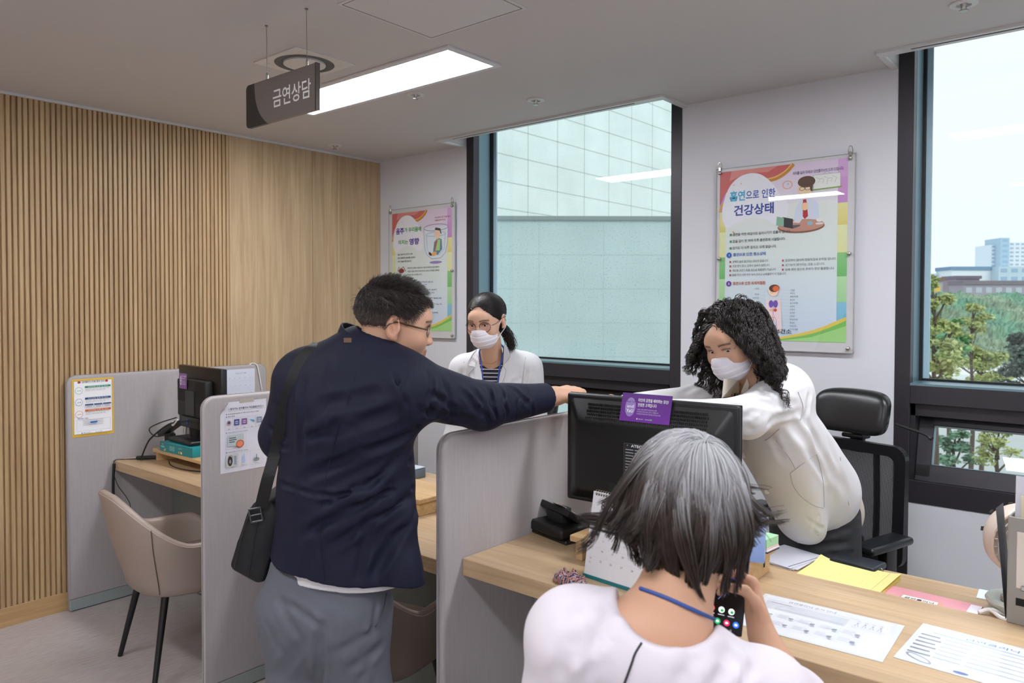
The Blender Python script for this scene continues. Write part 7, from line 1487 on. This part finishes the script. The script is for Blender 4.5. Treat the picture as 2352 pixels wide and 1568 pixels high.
tree(2150, 640, 900, 34, 150, 0, 'yellow-green layered tree close outside the right window, at its left edge', 1, 7, n=3600, s=.15)
tree(2100, 606, 700, 32, 100, 1, 'green tree tip above the roofs at the left edge of the right window', 2, 3, n=500, s=.15)
tree(2235, 690, 850, 48, 120, 0, 'thin yellowish tree in front of the green hillside', 3, 5, n=2200, s=.16)
tree(2180, 735, 830, 44, 90, 1, 'bright green round tree low in the right window', 4, 3, n=1800, s=.17)
tree(2260, 800, 880, 52, 150, 0, 'yellow-green spreading tree below the white road band', 5, 3, n=2000, s=.17)
tree(2370, 770, 900, 46, 170, 3, 'dark grey-green tree at the right edge of the right window', 6, 5, n=3600, s=.16)
tree(2200, 985, 1070, 36, 110, 2, 'small tree seen through the opened lower sash, left', 7, 3, n=1200, s=.13)
tree(2300, 975, 1060, 34, 120, 0, 'slim street tree seen through the opened lower sash, right', 8, 3, n=900, s=.12)
# hillside
rng = np.random.RandomState(11); V, Fc, Cc = [], [], []; NX, NY = 330, 60
P0 = W(1700, 700, 112); P1 = W(3000, 700, 112); Q0 = W(1700, 700, 175); Q1 = W(3000, 700, 175)
def nz(x, y): return math.sin(x*1.3+2*math.sin(y*.9))*.5+math.sin(y*2.1+x*.7+1)*.4+math.sin(x*3.7-y*2.9)*.3
for i in range(NX+1):
    for j in range(NY+1):
        a, c = i/NX, j/NY; p = (P0*(1-a)+P1*a)*(1-c)+(Q0*(1-a)+Q1*a)*c; h = GZ+3.2+11.0*min(1, c*1.15)**.8+.7*nz(p.x*.35, p.y*.35)+rng.uniform(-.28, .28)
        V.append((p.x+rng.uniform(-.15, .15), p.y, h)); k = rng.uniform(.5, 1.15)*(1+.12*nz(p.x*.2, p.y*.3)); Cc.append(np.array(lin('7C9E82'))*k*np.array((1+.25*math.sin(p.x*.4+p.y*.2), 1, 1)))
for i in range(NX):
    for j in range(NY): a = i*(NY+1)+j; Fc.append((a, a+NY+1, a+NY+2, a+1))
o = mesh_obj('hillside', V, Fc, mat('hill_bushes', 'ffffff', .9, attr='Col'), cols=Cc); tag(o, 'bushy green hillside beyond the road in the right window', 'hillside', kind='stuff')
b = B(); p0, p1, q0, q1 = W(1700, 700, 96), W(3000, 700, 96), W(1700, 700, 111), W(3000, 700, 111)
for p in (p0, p1, q0, q1): p.z = GZ+3.05
b.quad([p0, p1, q1, q0]); p2 = p0.copy(); p3 = p1.copy(); p2.z = p3.z = GZ+1.6; b.quad([p2, p3, p1, p0]); tag(b.out('road_embankment', mat('white_concrete', 'D9DEDC', .8), smooth=False), 'bright concrete road band at the foot of the hillside', 'road')
# buildings far away; tower colours lightened to stand for haze
def block(nm, label, u0, u1, v0, v1, D, depth, col, wins=None, roof=None):
    a, c = W(u0, v0, D), W(u1, v0, D); d = c-a; L = math.hypot(d.x, d.y); zt, zb = a.z, W(u0, v1, D).z
    r = empty(nm, label, 'building', (a.x, a.y, 0), math.atan2(d.y, d.x), group='buildings beyond the hillside')
    b = B(); b.box(0, L, 0, depth, zb-6, zt); b.out('walls', mat('bld_'+col, col, .8), r, smooth=False)
    if wins:
        b = B(); nx, nz, wc = wins
        for i in range(nx):
            for j in range(nz): x0 = L*(i+.2)/nx; z0 = zb+(zt-zb)*(j+.3)/nz; b.box(x0, x0+L/nx*.6, -.08, .02, z0, z0+(zt-zb)/nz*.45)
        b.out('windows', mat('win_'+wc, wc, .4), r, smooth=False)
    if roof: b = B(); b.box(-.5, L+.5, -.5, depth, zt, zt+roof[0]); b.out('roof', mat('roof_'+roof[1], roof[1], .8), r, smooth=False)
    return r
block('apartment_tower', 'pale apartment tower with a blue stripe on the horizon', 2276, 2301, 562, 668, 420, 14, 'D2DFE8', (2, 12, '9DB6C8'))
block('apartment_tower', 'taller apartment tower with blue centre bay right of the pale one', 2299, 2319, 546, 668, 415, 14, 'A8C2D4', (1, 10, '8FB4CE'))
block('apartment_tower', 'white balconied apartment tower at the right edge of the window', 2318, 2420, 556, 668, 418, 14, 'DAE4EA', (8, 12, 'A2B8C8'))
block('office_block', 'long white office block below the towers', 2186, 2300, 620, 668, 330, 12, 'D3DCDF', None, (1.5, '6C8CA8'))
block('office_block', 'glass-fronted block with blue bands right of the office block', 2294, 2440, 612, 668, 325, 12, 'B4C8D2', (6, 3, '8EACC0'))
block('office_block', 'low white block at the left of the skyline', 2140, 2192, 628, 668, 340, 12, 'CAD6DC', (5, 1, '9AAEBA'))
block('tile_roof_house', 'brown-roofed house in front of the white block', 2196, 2250, 640, 672, 260, 8, '8A8088', (2, 1, 'C8D0D6'), (1.0, '6E6470'))
block('tile_roof_house', 'long low brown-roofed house right of the other', 2214, 2420, 653, 680, 240, 8, '9C98A0', (9, 1, 'B0B8BE'), (1.2, '7A7078'))
block('tile_roof_house', 'ochre-roofed house behind the left tree', 2090, 2165, 645, 680, 230, 8, '9AA0A0', (3, 1, 'D8B24A'), (1.0, '7A6450'))
